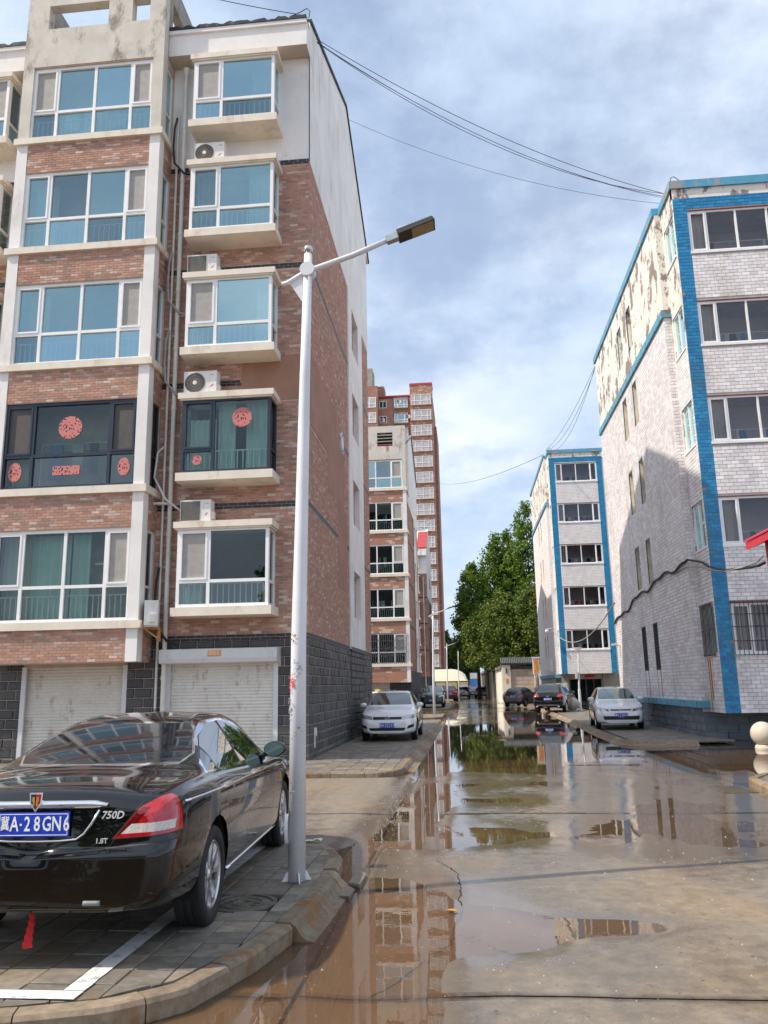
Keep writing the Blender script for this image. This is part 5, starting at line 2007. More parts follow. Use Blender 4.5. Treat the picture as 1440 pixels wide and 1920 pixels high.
def tower():
    YT = 140.0
    b = thing('tower_block', 'tall brown brick tower block rising behind the left apartment houses', 'building', (-4.3, YT, 0))
    F = front(YT)
    XR, XM, XL = -4.3, -8.35, -14.3
    mb = MB()
    mb.box(XM, XR, YT, YT + 3, 0, 55.6, skip=(3,))
    mb.build('bay_front', 'brick_far_x', b)
    mb = MB()
    mb.box(-40, XM, YT + 2.0, YT + 2.4, 0, 54.0)
    mb.box(-40, XL, YT + .2, YT + 2.0, 0, 56.0)
    mb.build('recess_wall', 'brick_red_x', b)
    mb = MB()
    mb.box(-40, XR, YT + 2.41, YT + 17, 0, 54.3, skip=())
    mb.face([(XR + .001, YT, 0), (XR + .001, YT + 3, 0), (XR + .001, YT + 3, 55.6), (XR + .001, YT, 55.6)])
    mb.box(XR, XR + .5, YT + 4.5, YT + 16.5, 0, 49)
    mb.build('side_wall', 'brick_red_y', b)
    mb = MB()
    mb.box(XM - .05, XR + .08, YT - .08, YT + 3.1, 55.6, 56.0)
    mb.box(-40, XM - .06, YT + 1.95, YT + 4, 54.31, 54.6)
    mb.build('parapet', 'roof_red', b)
    mb = MB()
    mb.box(-18.5, -15.2, YT + .3, YT + 4, 56.0, 59.5)
    mb.build('roof_room', 'concrete_old', b)
    mb = MB()
    mb.box(-15, -13.3, YT + 3, YT + 6, 54.3, 56.9)
    mb.build('stair_head', 'brick_far_x', b)
    for k in range(18):
        z = 2.0 + 2.93 * k
        if z < 3:
            continue
        u0, u1 = XM + .2, XR - .25
        window(F, u0, u1, z, z + 2.0, b, [u0 + .65, (u0 + u1) / 2, u1 - .65], [z + .8], 'pvc', 'glass_far', .085, .1, .06)
        mb = MB()
        mb.box(u0, u1, YT - .012, YT - .004, z, z + 2.0)
        mb.build('room_back', 'room', b)
        mb = MB()
        mb.box(XM, XR + .05, YT - .25, YT, z - .16, z - .01)
        mb.build('sill', 'brick_red_x', b)
        if k > 11:
            FR = front(YT + 2.0)
            a, c = XL + 2.9, XL + 5.4
            window(FR, a, c, z + .3, z + 2.0, b, [a + .65, c - .65], [z + .8], 'pvc', 'glass_far', .1, .1, .4)
            mb = MB()
            mb.box(a - .1, c + .1, YT + 1.5, YT + 2, z + .1, z + .29)
            mb.box(a - .1, c + .1, YT + 1.5, YT + 2, z + 2.01, z + 2.15)
            mb.build('bay_slab', 'concrete_old', b)
            mb = MB()
            mb.box(a, c, YT + 1.9, YT + 1.95, z + .3, z + 2.0)
            mb.build('room_back', 'room', b)
            window(FR, XL + .1, XL + 1.5, z + .4, z + 1.8, b, [XL + .8], [], 'pvc', 'glass_far', .1, .1, .06)
            mb = MB()
            mb.box(XL + .1, XL + 1.5, YT + 1.98, YT + 1.996, z + .4, z + 1.8)
            mb.build('room_back', 'room_dark', b)
            FL = front(YT + .2)
            window(FL, XL - 2.6, XL - .3, z, z + 2.0, b, [XL - 1.5], [z + .8], 'pvc', 'glass_far', .12, .1, .06)
            mb = MB()
            mb.box(XL - 2.6, XL - .3, YT + .16, YT + .19, z, z + 2.0)
            mb.build('room_back', 'room', b)
    return b


tower()
for x, z, lab in ((-11.0, 52.6, 'small white air conditioner above the top bay window of the distant tower'), (-9.4, 49.6, 'small white air conditioner between the two upper bay windows of the distant tower'), (-14.1, 49.1, 'small white air conditioner between the narrow windows of the distant tower')):
    t = ac_unit(x, x + .95, 141.75, z + .3, lab, 0)

# ------------------------------------------------------------------ end of the street
def boundary_wall():
    b = thing('boundary_wall', 'beige block boundary wall with dark tiled coping beyond the parked black cars', 'wall', (3.9, 88, 0))
    fr = front(88.0)
    mb = MB()
    mb.box(4.05, 7.9, 88.03, 88.4, 0, 3.55)
    mb.build('wall_core', 'mortar', b)
    pc = []
    lay(fr, (4.75, 7.0, .3, 3.3), [], 1.15, .46, .03, pc, -.03, .03)
    place_pieces('block', pc, 'wall_block', b, .012, 300)
    for x in (3.75, 7.05):
        mb = MB()
        mb.box(x, x + .85, 87.8, 88.45, 0, 3.75)
        mb.build('pilaster', 'sill_cream', b)
    mb = MB()
    mb.box(4.62, 7.03, 87.92, 88.05, 3.3, 3.62)
    mb.build('lintel', 'dark_wall', b)
    mb = MB()
    mb.box(3.6, 9.0, 87.7, 88.7, 3.76, 3.86)
    mb.build('coping', 'tile_roof', b)
    for k in range(30):
        mb = MB()
        x = 3.62 + k * .18
        mb.hexa([(x, 87.6, 3.86), (x + .12, 87.6, 3.86), (x + .12, 88.5, 4.45), (x, 88.5, 4.45), (x, 87.6, 3.95), (x + .12, 87.6, 3.95), (x + .12, 88.5, 4.54), (x, 88.5, 4.54)])
        mb.build('coping_tile', 'tile_roof', b)
    # wall running back along the street
    for k, (y0, y1) in enumerate(((88.5, 94), (94.6, 101), (101.6, 110), (110.6, 124))):
        x0, x1 = 3.7 - (y0 - 88) * .04, 3.7 - (y1 - 88) * .04
        mb = MB()
        mb.hexa([(x0, y0, 0), (x0 + .35, y0, 0), (x1 + .35, y1, 0), (x1, y1, 0), (x0, y0, 3.3), (x0 + .35, y0, 3.3), (x1 + .35, y1, 3.3), (x1, y1, 3.3)])
        mb.build('return_wall', 'sill_cream' if k % 2 == 0 else 'dark_wall', b)
        mb = MB()
        mb.box(x1 - .18, x1 + .4, y1, y1 + .6, 0, 3.6)
        mb.build('pilaster', 'sill_cream', b)
        mb = MB()
        mb.hexa([(x0 - .2, y0, 3.31), (x0 + .5, y0, 3.31), (x1 + .5, y1, 3.31), (x1 - .2, y1, 3.31), (x0 + .1, y0, 3.75), (x0 + .2, y0, 3.75), (x1 + .2, y1, 3.75), (x1 + .1, y1, 3.75)])
        mb.build('coping', 'tile_roof', b)
    mb = MB()
    mb.box(4.1, 4.3, 87.76, 87.795, 1.9, 2.35)
    mb.build('small_notice', 'orange_plate', b)
    mb = MB()
    mb.box(4.1, 4.25, 87.7, 87.795, 2.9, 3.4)
    mb.build('wall_lamp', 'dark_wall', b)


boundary_wall()


def canopy():
    b = thing('carport_canopy', 'cream arched translucent carport canopy closing the end of the street', 'canopy', (-2.3, 128, 0))
    x0, x1, y0, y1 = -6.5, .2, 126.0, 133.0
    n, m = 4, 10
    for k in range(n):
        a, c = x0 + (x1 - x0) * k / n, x0 + (x1 - x0) * (k + 1) / n
        mb = MB()
        # dome profile: rounded towards the right end
        prof = lambda x, t: 2.35 + (1.9 * math.sin(math.pi * t)) * math.sqrt(max(0, 1 - max(0, (x - (x1 - 2.6)) / 2.6) ** 2))
        for s in range(4):
            p, q = a + (c - a) * s / 4, a + (c - a) * (s + 1) / 4
            for i in range(m):
                t0, t1 = i / m, (i + 1) / m
                mb.face([(p, y0 + (y1 - y0) * t0, prof(p, t0)), (q, y0 + (y1 - y0) * t0, prof(q, t0)), (q, y0 + (y1 - y0) * t1, prof(q, t1)), (p, y0 + (y1 - y0) * t1, prof(p, t1))])
        mb.build('roof_sheet', 'canopy_sheet', b, smooth=True)
        mb = MB()
        mb.box(a + .04, c - .04, y0 - .02, y0 + .02, 1.25, 2.34)
        mb.build('side_sheet', 'canopy_side', b)
        mb = MB()
        mb.box(c - .05, c + .05, y0 - .06, y0 + .06, 0, 2.4)
        mb.build('post', 'bar_iron', b)
    mb = MB()
    mb.box(x0, x1, y0 - .05, y0 + .05, 2.3, 2.4)
    mb.build('beam', 'bar_iron', b)


canopy()
mb = MB()
mb.box(-9, 3.2, 134, 134.4, 0, 2.6)
tag(mb.build('dark_end_wall', 'dark_wall'), 'dark grey wall across the far end of the street', 'wall')
mb = MB()
mb.box(.5, 1.7, 125.5, 125.6, 1.3, 3.6)
mb.box(.5, 1.7, 125.48, 125.498, 2.7, 3.5, 1)
tag(mb.build('street_sign_board', ['board_blue', 'cam_white']), 'blue and white board standing at the far end of the street', 'sign')
mb = MB()
mb.box(1.75, 3.2, 126, 126.4, 0, 3.6)
tag(mb.build('grey_shed', 'pipe_grey'), 'plain grey shed front beside the blue board at the street end', 'shed')


# red-roofed gate post at the right edge
def gate():
    b = thing('gate_structure', 'red post under a red corrugated roof at the right edge of the picture', 'gate', (6.5, 16, 0))
    mb = MB()
    mb.box(6.13, 7.1, 15.9, 16.9, 0, 4.5)
    mb.build('post', 'red_post', b)
    mb = MB()
    mb.hexa([(5.92, 15.5, 4.36), (8.9, 15.5, 5.45), (8.9, 17.4, 5.45), (5.92, 17.4, 4.36), (5.92, 15.5, 4.51), (8.9, 15.5, 5.60), (8.9, 17.4, 5.60), (5.92, 17.4, 4.51)])
    mb.build('fascia', 'red_gloss', b)
    for k in range(30):
        mb = MB()
        x = 5.90 + k * .1
        z = 4.515 + k * .1 * .3667
        mb.prism([(x, z), (x + .11, z + .04), (x + .11, z + .07), (x + .05, z + .075), (x, z + .035)], 15.46, 17.45, 'y')
        mb.build('roof_tile', 'red_gloss', b)


gate()


# ------------------------------------------------------------------ street lamps
def street_lamp(x, y, z0, label, detail=True, arm=True):
    t = thing('street_lamp', label, 'street lamp', (x, y, z0), 0, 'white street lamps on the left kerb')
    mb = MB()
    mb.tube([(0, 0, 0), (0.01, 0, 2.0), (.06, 0, 4.5), (.09, 0, 5.78)], [.076, .068, .050, .040], 20)
    mb.build('pole', 'lamp_white', t, True, False)
    mb = MB()
    mb.tube([(.09, 0, 5.78), (.092, 0, 5.80)], [.04, .025], 16)
    prof = [(.046 * math.sin(a), 5.835 - .046 * math.cos(a)) for a in [math.pi * k / 10 for k in range(11)]]
    mb.lathe([(max(.0005, r), h) for r, h in prof], 16, 'z', (.092, 0, 0))
    mb.build('finial_ball', 'steel', t, True, False)
    mb = MB()
    for k in range(4):
        a = k * math.pi / 2 + .4
        c, s = math.cos(a), math.sin(a)
        P = lambda r, q, h: (r * c - q * s, r * s + q * c, h)
        mb.hexa([P(.05, -.005, .0), P(.125, -.005, .0), P(.125, .005, .0), P(.05, .005, .0), P(.05, -.005, .075), P(.085, -.005, .075), P(.085, .005, .075), P(.05, .005, .075)])
    mb.build('base_gussets', 'lamp_white', t, False, False)
    if not arm:
        return t
    J = Vector((.088, 0, 5.60))
    mb = MB()
    mb.lathe([(.0005, -.062), (.072, -.062), (.072, .062), (.0005, .062)], 24, 'y', J)
    mb.build('joint_disc', 'lamp_white', t, False, False)
    mb = MB()
    mb.tube([J + Vector((-.26, 0, -.12)), J + Vector((-.2, 0, -.115)), J + Vector((-.11, 0, -.06)), J, J + Vector((.45, 0, .14)), J + Vector((.86, 0, .30))], [.023, .025, .027, .029, .027, .025], 12)
    mb.build('arm', 'lamp_white', t, True, False)
    mb = MB()
    mb.prism([(-.05, 5.55), (-.16, 5.50), (-.08, 5.46), (.03, 5.28), (.04, 5.55)], -.006, .006, 'y')
    mb.build('gusset', 'lamp_white', t, False, False)
    # head
    d = Vector((.92, 0, .32)).normalized()
    n = Vector((-d.z, 0, d.x))
    H0 = J + Vector((.84, 0, .295))
    Q = lambda a, w_, h: H0 + d * a + Vector((0, w_, 0)) + n * h
    mb = MB()
    mb.hexa([Q(-.06, -.035, -.035), Q(.06, -.04, -.035), Q(.06, .04, -.035), Q(-.06, .035, -.035), Q(-.06, -.035, .03), Q(.06, -.04, .03), Q(.06, .04, .03), Q(-.06, .035, .03)])
    mb.build('head_clamp', 'steel', t, False, False)
    mb = MB()
    mb.hexa([Q(.06, -.095, -.03), Q(.44, -.10, -.03), Q(.44, .10, -.03), Q(.06, .095, -.03), Q(.06, -.085, .025), Q(.43, -.09, .02), Q(.43, .09, .02), Q(.06, .085, .025)])
    hd = mb.build('lamp_head', 'lamp_dark', t, False, False)
    mb = MB()
    mb.hexa([Q(.07, -.07, .025), Q(.17, -.07, .025), Q(.17, .07, .025), Q(.07, .07, .025), Q(.08, -.06, .055), Q(.16, -.06, .055), Q(.16, .06, .055), Q(.08, .06, .055)])
    for k in range(7):
        mb.hexa([Q(.19 + k * .035, -.085, .02), Q(.195 + k * .035, -.085, .02), Q(.195 + k * .035, .085, .02), Q(.19 + k * .035, .085, .02), Q(.19 + k * .035, -.085, .04), Q(.195 + k * .035, -.085, .04), Q(.195 + k * .035, .085, .04), Q(.19 + k * .035, .085, .04)])
    mb.build('heat_fins', 'steel', hd, False, False)
    mb = MB()
    mb.hexa([Q(.20, -.082, -.034), Q(.425, -.086, -.034), Q(.425, .086, -.034), Q(.20, .082, -.034), Q(.20, -.082, -.029), Q(.425, -.086, -.029), Q(.425, .086, -.029), Q(.20, .082, -.029)])
    mb.build('lens', 'lamp_lens', hd, False, False)
    if detail:
        mb = MB()
        ring = [(-.088, -.045 + .05 * math.cos(a), .42 + .12 * math.sin(a)) for a in [2 * math.pi * k / 24 for k in range(24)]]
        mb.add(ring + [(-.06, b * 1.0, c) for a, b, c in ring], [tuple(range(24))] + [(i, (i + 1) % 24, 24 + (i + 1) % 24, 24 + i) for i in range(24)])
        mb.build('hatch_cover', 'pvc', t, False, False)
        rr = random.Random(4)
        for (zc, ac, m_, n_) in ((1.62, -.9, 'seal_red', 46), (1.75, .15, 'seal_grey', 26), (2.0, -.55, 'rust', 10), (1.42, -1.5, 'seal_grey', 24), (1.2, -.4, 'rust', 5), (.75, -1.1, 'seal_grey', 8)):
            mb = MB()
            for k in range(n_):
                a = -math.pi / 2 + ac * .6 + rr.gauss(0, .25)
                z = zc + rr.gauss(0, .035)
                r_ = .0765
                s = rr.uniform(.004, .011)
                c_ = Vector((math.cos(a), math.sin(a), 0))
                tg = Vector((-c_.y, c_.x, 0))
                p = c_ * r_ + Vector((0, 0, z))
                mb.face([p - tg * s, p + tg * s + Vector((0, 0, s * .4)), p + tg * s * .6 + Vector((0, 0, s * 1.6)), p - tg * s * .8 + Vector((0, 0, s * 1.4))])
            mb.build('stamp_mark', m_, t, False, False)
    return t


street_lamp(-1.49, 7.20, .122, 'tall white street lamp standing at the kerb beside the black sedan')
street_lamp(-1.86, 46.3, .10, 'white street lamp on the small kerb island behind the white sedan', False)
street_lamp(-2.0, 84.5, .10, 'distant white street lamp between the green car and the far canopy', False)
street_lamp(-1.0, 100.0, .0, 'farthest white lamp pole without arm in front of the trees', False, False)

# white camera mast before the far shop
cm = thing('camera_mast', 'slim white camera mast behind the white hatchback', 'mast', (6.67, 50.5, .09))
mb = MB()
mb.tube([(0, 0, 0), (0, 0, 1.25), (0, 0, 1.27), (.1, 0, 3.6)], [.085, .08, .055, .045], 12)
mb.build('pole', 'lamp_white', cm, False, False)
mb = MB()
mb.box(-.18, -.05, -.08, .08, 1.9, 2.35)
mb.build('control_box', 'cam_white', cm, False, False)
mb = MB()
mb.box(-.12, .28, -.14, .12, 3.6, 3.74)
mb.build('camera_head', 'cam_white', cm, False, False)

# light box on wooden pole
wp = thing('light_box_sign', 'orange light box sign on a weathered wooden pole by the far house', 'sign', (4.85, 58, .05))
mb = MB()
mb.tube([(.05, 0, 0), (.0, 0, 2.0), (-.03, 0, 2.35)], [.14, .12, .10], 10)
mb.build('pole', 'wood_pole', wp, True, False)
mb = MB()
mb.box(-.26, .2, -.1, .1, 2.36, 3.42)
mb.build('sign_case', 'cam_white', wp, False, False)
mb = MB()
mb.box(-.19, .13, -.115, -.101, 2.42, 3.34)
mb.build('sign_face', 'lightbox', wp, False, False)
mb = MB()
mb.box(-.32, .26, -.14, .14, 3.42, 3.5)
mb.build('sign_cap', 'cam_white', wp, False, False)


def cctv(x, y, z, rz, label, dome=False):
    t = thing('security_camera', label, 'security camera', (x, y, z), rz)
    mb = MB()
    if dome:
        mb.tube([(0, 0, 0), (-.25, -.2, .12), (-.55, -.4, .06)], .03, 8)
    else:
        mb.tube([(0, 0, 0), (-.12, -.05, .05)], .025, 8)
    mb.build('arm', 'cam_white', t, False, False)
    mb = MB()
    if dome:
        mb.lathe([(.001, .05), (.12, .04), (.14, -.08), (.12, -.16), (.06, -.23), (.001, -.25)], 16, 'z', (-.58, -.42, 0))
    else:
        mb.hexa([(-.38, -.10, .02), (-.1, -.1, .06), (-.1, .0, .06), (-.38, .0, .02), (-.38, -.10, .11), (-.1, -.1, .15), (-.1, .0, .15), (-.38, .0, .11)])
    mb.build('camera_body', 'cam_white', t, False, False)


cctv(6.89, 37.6, 3.3, 0, 'white bullet security camera on the far corner of the near tiled house')
cctv(6.45, 60.0, 5.5, 0, 'round dome camera on an arm at the corner of the far tiled house', True)


def stone_ball(x, y, r, label, z=0.0):
    t = thing('stone_ball_bollard', label, 'bollard', (x, y, z), 0, 'round stone bollards')
    mb = MB()
    mb.lathe([(.001, -.02), (r * .72, -.02), (r * .74, r * .1), (r * .68, r * .28), (r * .60, r * .36), (.001, r * .36)], 28, 'z')
    mb.build('base', 'stone', t, False, False)
    mb = MB()
    prof = [(max(.001, r * math.sin(a)), r * 1.25 - r * math.cos(a)) for a in [math.pi * k / 18 for k in range(19)]]
    mb.lathe(prof, 32, 'z')
    mb.build('ball', 'stone', t, True, False)


stone_ball(7.36, 21.95, .295, 'big pale stone ball bollard in the muddy water at the house corner', .01)
stone_ball(3.45, 70.0, .55, 'stone ball bollard beside the far black hatchback')
stone_ball(6.25, 50.9, .40, 'stone ball bollard behind the black sport utility car')


# ------------------------------------------------------------------ cables
def sag(a, b, s, n=24):
    a, b = Vector(a), Vector(b)
    return [a.lerp(b, i / n) - Vector((0, 0, s * 4 * (i / n) * (1 - i / n))) for i in range(n + 1)]


def cable(pts, r, label, mat='cable', grp='overhead cables'):
    mb = MB()
    mb.tube(pts, r, 6)
    o = mb.build('overhead_cable', mat, None, True)
    return tag(o, label, 'cable', grp)


cable(sag((-3.55, 19.4, 19.75), (7.02, 24.6, 17.38), .55), .009, 'topmost and heaviest cable of the bundle strung between the two nearest houses')
cable(sag((-3.55, 19.45, 19.70), (7.02, 24.7, 17.34), .75), .008, 'second lowest cable of the bundle strung between the two nearest houses')
cable(sag((-3.55, 19.5, 19.72), (7.02, 24.5, 17.30), .90), .008, 'lowest sagging cable of the bundle strung between the two nearest houses')
cable(sag((-3.55, 19.6, 19.78), (7.02, 24.8, 17.36), .70), .006, 'thinnest cable in the middle of the bundle between the two nearest houses')
cable(sag((-3.55, 26.2, 22.4), (7.02, 25.1, 17.33), .55), .006, 'single thin cable below the bundle, from the brick gable ridge to the tiled house')
cable(sag((-7.4, 18.4, 20.9), (-3.9, 18.35, 19.62), .05), .010, 'thin wire from the rooftop box down to the brick house corner')
cable(sag((-26, 24, 22.4), (-11.3, 19.5, 20.3), .25), .010, 'thin wire running off the left edge from the rooftop box')
for s, q, cb in ((.5, 0, 'straightest upper wire between the near and far tiled house roofs'), (.9, .15, 'middle wire between the near and far tiled house roofs'), (1.4, .05, 'lowest most sagging wire between the near and far tiled house roofs')):
    cable(sag((6.85, 38.2 + q, 16.9 - q), (6.6, 60.0, 19.0), s), .011, cb)
cable(sag((-3.9, 136, 36), (6.6, 61, 19.0), 1.0), .018, 'faint wire from the tower across the sky to the far tiled house')
# heavy cable stapled across the near gable
rr = random.Random(12)
pts = []
for i in range(40):
    t = i / 39
    y = 38.2 - t * 12.6
    z = 4.35 + .95 * t + .10 * math.sin(t * 19) * (1 - t * .4) + .05 * math.sin(t * 41) + (.25 * math.sin(t * 3.1))
    pts.append(Vector((6.85, y, z)))
end = [Vector((6.86, 25.4, 5.35)), Vector((7.06, 24.6, 5.15)), Vector((7.05, 23.93, 4.92)), Vector((6.9, 22.0, 4.55)), Vector((6.5, 19.5, 4.25)), Vector((6.2, 17.6, 4.05)), Vector((5.9, 16.4, 3.95))]
cable(pts + end, .032, 'thick black cable looping along the near tiled gable to the red post', 'cable', 'wall cables')
cable([p + Vector((-.035, 0, -.05 + .03 * math.sin(i))) for i, p in enumerate(pts)], .02, 'second thinner black cable clipped under the thick one on the tiled gable', 'cable', 'wall cables')
cable([pts[-6] + Vector((-.03, 0, -.05))] + [e + Vector((-.02, -.03, -.22 + .06 * i)) for i, e in enumerate(end)], .018, 'pale cable hanging below the thick black one near the blue strip', 'cable_grey', 'wall cables')
cable(sag((6.86, 38.0, 5.3), (6.3, 59.9, 5.5), 1.3), .03, 'loose pale cable drooping before the far blue framed house', 'cable_grey', 'wall cables')
# ------------------------------------------------------------------ cars
def curve(tab):
    xs, ys = [p[0] for p in tab], [p[1] for p in tab]
    n = len(xs)
    d = [(ys[i + 1] - ys[i]) / (xs[i + 1] - xs[i]) for i in range(n - 1)]
    m = [d[0]] + [0 if d[i - 1] * d[i] <= 0 else 2 * d[i - 1] * d[i] / (d[i - 1] + d[i]) for i in range(1, n - 1)] + [d[-1]]

    def f(x):
        if x <= xs[0]:
            return ys[0]
        if x >= xs[-1]:
            return ys[-1]
        i = 0
        while x > xs[i + 1]:
            i += 1
        h = xs[i + 1] - xs[i]
        t = (x - xs[i]) / h
        return ((1 + 2 * t) * (1 - t) ** 2 * ys[i] + t * (1 - t) ** 2 * h * m[i] + t * t * (3 - 2 * t) * ys[i + 1] + t * t * (t - 1) * h * m[i + 1])
    return f


def inpoly(p, poly):
    c = False
    j = len(poly) - 1
    for i in range(len(poly)):
        a, b = poly[i], poly[j]
        if (a[1] > p[1]) != (b[1] > p[1]) and p[0] < (b[0] - a[0]) * (p[1] - a[1]) / (b[1] - a[1]) + a[0]:
            c = not c
        j = i
    return c


def grow(poly, d):
    cx = sum(p[0] for p in poly) / len(poly)
    cy = sum(p[1] for p in poly) / len(poly)
    out = []
    n = len(poly)
    ar = sum(poly[i][0] * poly[(i + 1) % n][1] - poly[(i + 1) % n][0] * poly[i][1] for i in range(n))
    sg = 1 if ar > 0 else -1
    for i in range(n):
        a, b, c = Vector(poly[i - 1]), Vector(poly[i]), Vector(poly[(i + 1) % n])
        e1, e2 = (b - a).normalized(), (c - b).normalized()
        n1, n2 = Vector((e1.y, -e1.x)) * sg, Vector((e2.y, -e2.x)) * sg
        k = (n1 + n2)
        k = k / max(.35, k.length_squared / 2)
        out.append((b.x + k.x * d, b.y + k.y * d))
    return out


def blurred(f, L, sg=.07):
    ks = [math.exp(-.5 * (i / 3) ** 2) for i in range(-9, 10)]
    tot = sum(ks)

    def g(x):
        s = sg * min(1, max(0, (min(x, L - x) - .05) / .25))
        if s < .004:
            return f(x)
        return sum(k * f(x + (i - 9) * s / 3) for i, k in enumerate(ks)) / tot
    return g


class CarBody:
    VIEW = {'side': (1, 2, 0), 'end': (0, 2, 1), 'top': (0, 1, 2)}

    def __init__(s, P, step=.06, sub=4):
        L = P['L']
        top, belt, wid, rw, bot = (blurred(curve(P[k]), L) for k in ('top', 'belt', 'wid', 'roofw', 'bot'))
        s.P, s.top, s.belt, s.wid = P, top, belt, wid
        ys = [0, .012, .03, .055, .085, .12]
        while ys[-1] + step < L - .13:
            ys.append(ys[-1] + step)
        ys += [L - .12, L - .085, L - .055, L - .03, L - .012, L]
        bz0, bz1, bamt = P.get('rear_bumper', (.30, .60, .05))
        fz0, fz1, famt = P.get('front_bumper', (.25, .55, .04))

        def shift(y, z):
            kr = sstep(bz1 + .05, bz1 - .01, z) * math.exp(-(y / .30) ** 2)
            kf = sstep(fz1 + .08, fz1 - .02, z) * math.exp(-((L - y) / .30) ** 2)
            lean = P.get('lean', .03) * max(0, z - bz1) / .4 * math.exp(-(y / .3) ** 2)
            return y - bamt * kr + famt * kf + lean

        def half(y):
            w_, zb, zt, bl, wr = wid(y), bot(y), top(y), belt(y), rw(y)
            h = max(.01, zt - bl)
            zr = bl + h - min(.06, h * .42)
            wr = min(wr, w_ * .93)
            C = [(0, zb), (.72 * w_, zb), (.945 * w_, zb + .055), (w_, zb + (bl - zb) * .50), (.992 * w_, bl - .11), (.962 * w_, bl - .015), (.925 * w_, bl + min(.018, h * .3)),
                 (wr, zr), (.55 * wr, zt - .012 * min(1, h / .1)), (0, zt)]
            pts = []
            n = len(C)
            for i in range(n - 1):
                p0 = C[i - 1] if i else (-C[1][0], C[1][1])
                p1, p2 = C[i], C[i + 1]
                p3 = C[i + 2] if i + 2 < n else (-C[n - 2][0], C[n - 2][1])
                k = sub * (2 if i in (2, 3, 6) else 1)
                for j in range(k):
                    t = j / k
                    tt = (2 * t ** 3 - 3 * t ** 2 + 1, t ** 3 - 2 * t ** 2 + t, -2 * t ** 3 + 3 * t ** 2, t ** 3 - t ** 2)
                    q = []
                    for a in (0, 1):
                        m1, m2 = (p2[a] - p0[a]) * .42, (p3[a] - p1[a]) * .42
                        q.append(tt[0] * p1[a] + tt[1] * m1 + tt[2] * p2[a] + tt[3] * m2)
                    pts.append(tuple(q))
            pts.append(C[-1])
            return pts
        rings = []
        for y in ys:
            rings.append([(x, shift(y, z), z) for x, z in half(y)])
        for (rg, yy, sgn) in ((rings[0], 0, -1), (rings[-1], L, 1)):
            zc = .5 * (rg[0][2] + rg[-1][2])
            ext = []
            for k in (.93, .8, .6, .4, .2, .05):
                r_ = [(x * k, y + sgn * P.get('cap', .022) * (1 - k ** 3), zc + (z - zc) * k) for x, y, z in rg]
                ext.append(r_)
            rings = ext[::-1] + rings if sgn < 0 else rings + ext
        bm = bmesh.new()
        H = len(rings[0])
        rows = []
        for r_ in rings:
            right = [bm.verts.new((x, y - L / 2, z)) for x, y, z in r_]
            left = [bm.verts.new((-x, y - L / 2, z)) for x, y, z in r_[1:-1]]
            rows.append(right + left[::-1])
        m = len(rows[0])
        for a, b in zip(rows, rows[1:]):
            for k in range(m):
                k2 = (k + 1) % m
                bm.faces.new((a[k], b[k], b[k2], a[k2]))
        bm.faces.new(rows[0][::-1])
        bm.faces.new(rows[-1])
        bmesh.ops.recalc_face_normals(bm, faces=bm.faces)
        bm.normal_update()
        s.bm, s.L = bm, L
        s.bvh = BVHTree.FromBMesh(bm)
        s.lay = bm.faces.layers.int.new('part')
        s.parts = {}

    def cut(s, poly, view, pid, filt=None, mirror=False, keep=True):
        """poly in car coordinates with y from the rear; marks the faces inside with pid"""
        ia, ib, ic = s.VIEW[view]
        off = s.L / 2
        polys = [poly]
        if mirror:
            polys.append([(-a, b) for a, b in poly][::-1])
        for pl in polys:
            if view == 'side':
                pl = [(a - off, b) for a, b in pl]
            elif view == 'top':
                pl = [(a, b - off) for a, b in pl]
            x0, x1 = min(p[0] for p in pl), max(p[0] for p in pl)
            z0, z1 = min(p[1] for p in pl), max(p[1] for p in pl)
            fs = []
            for f in s.bm.faces:
                if pid != -1 and f[s.lay] == -1:
                    continue
                a = [v.co[ia] for v in f.verts]
                b = [v.co[ib] for v in f.verts]
                if max(a) < x0 or min(a) > x1 or max(b) < z0 or min(b) > z1:
                    continue
                c = f.calc_center_median()
                if filt is None or filt(c, f.normal):
                    fs.append(f)
            geom = set(fs)
            for f in fs:
                geom.update(f.edges)
                geom.update(f.verts)
            geom = list(geom)
            for i in range(len(pl)):
                p, q = pl[i], pl[(i + 1) % len(pl)]
                co, no = [0, 0, 0], [0, 0, 0]
                co[ia], co[ib] = p
                no[ia], no[ib] = (q[1] - p[1]), -(q[0] - p[0])
                if abs(no[ia]) + abs(no[ib]) < 1e-6:
                    continue
                geom = bmesh.ops.bisect_plane(s.bm, geom=geom, dist=1e-5, plane_co=co, plane_no=no)['geom']
            for f in geom:
                if isinstance(f, bmesh.types.BMFace):
                    c = f.calc_center_median()
                    if inpoly((c[ia], c[ib]), pl) and (filt is None or filt(c, f.normal)):
                        f[s.lay] = pid

    def x_at(s, y, z):
        h = s.bvh.ray_cast(Vector((3, y - s.L / 2, z)), Vector((-1, 0, 0)))
        return h[0].x if h[0] else s.P['W'] / 2

    def rear_at(s, x, z):
        h = s.bvh.ray_cast(Vector((x, -6, z)), Vector((0, 1, 0)))
        return h[0].y if h[0] else -s.L / 2

    def front_at(s, x, z):
        h = s.bvh.ray_cast(Vector((x, 6, z)), Vector((0, -1, 0)))
        return h[0].y if h[0] else s.L / 2

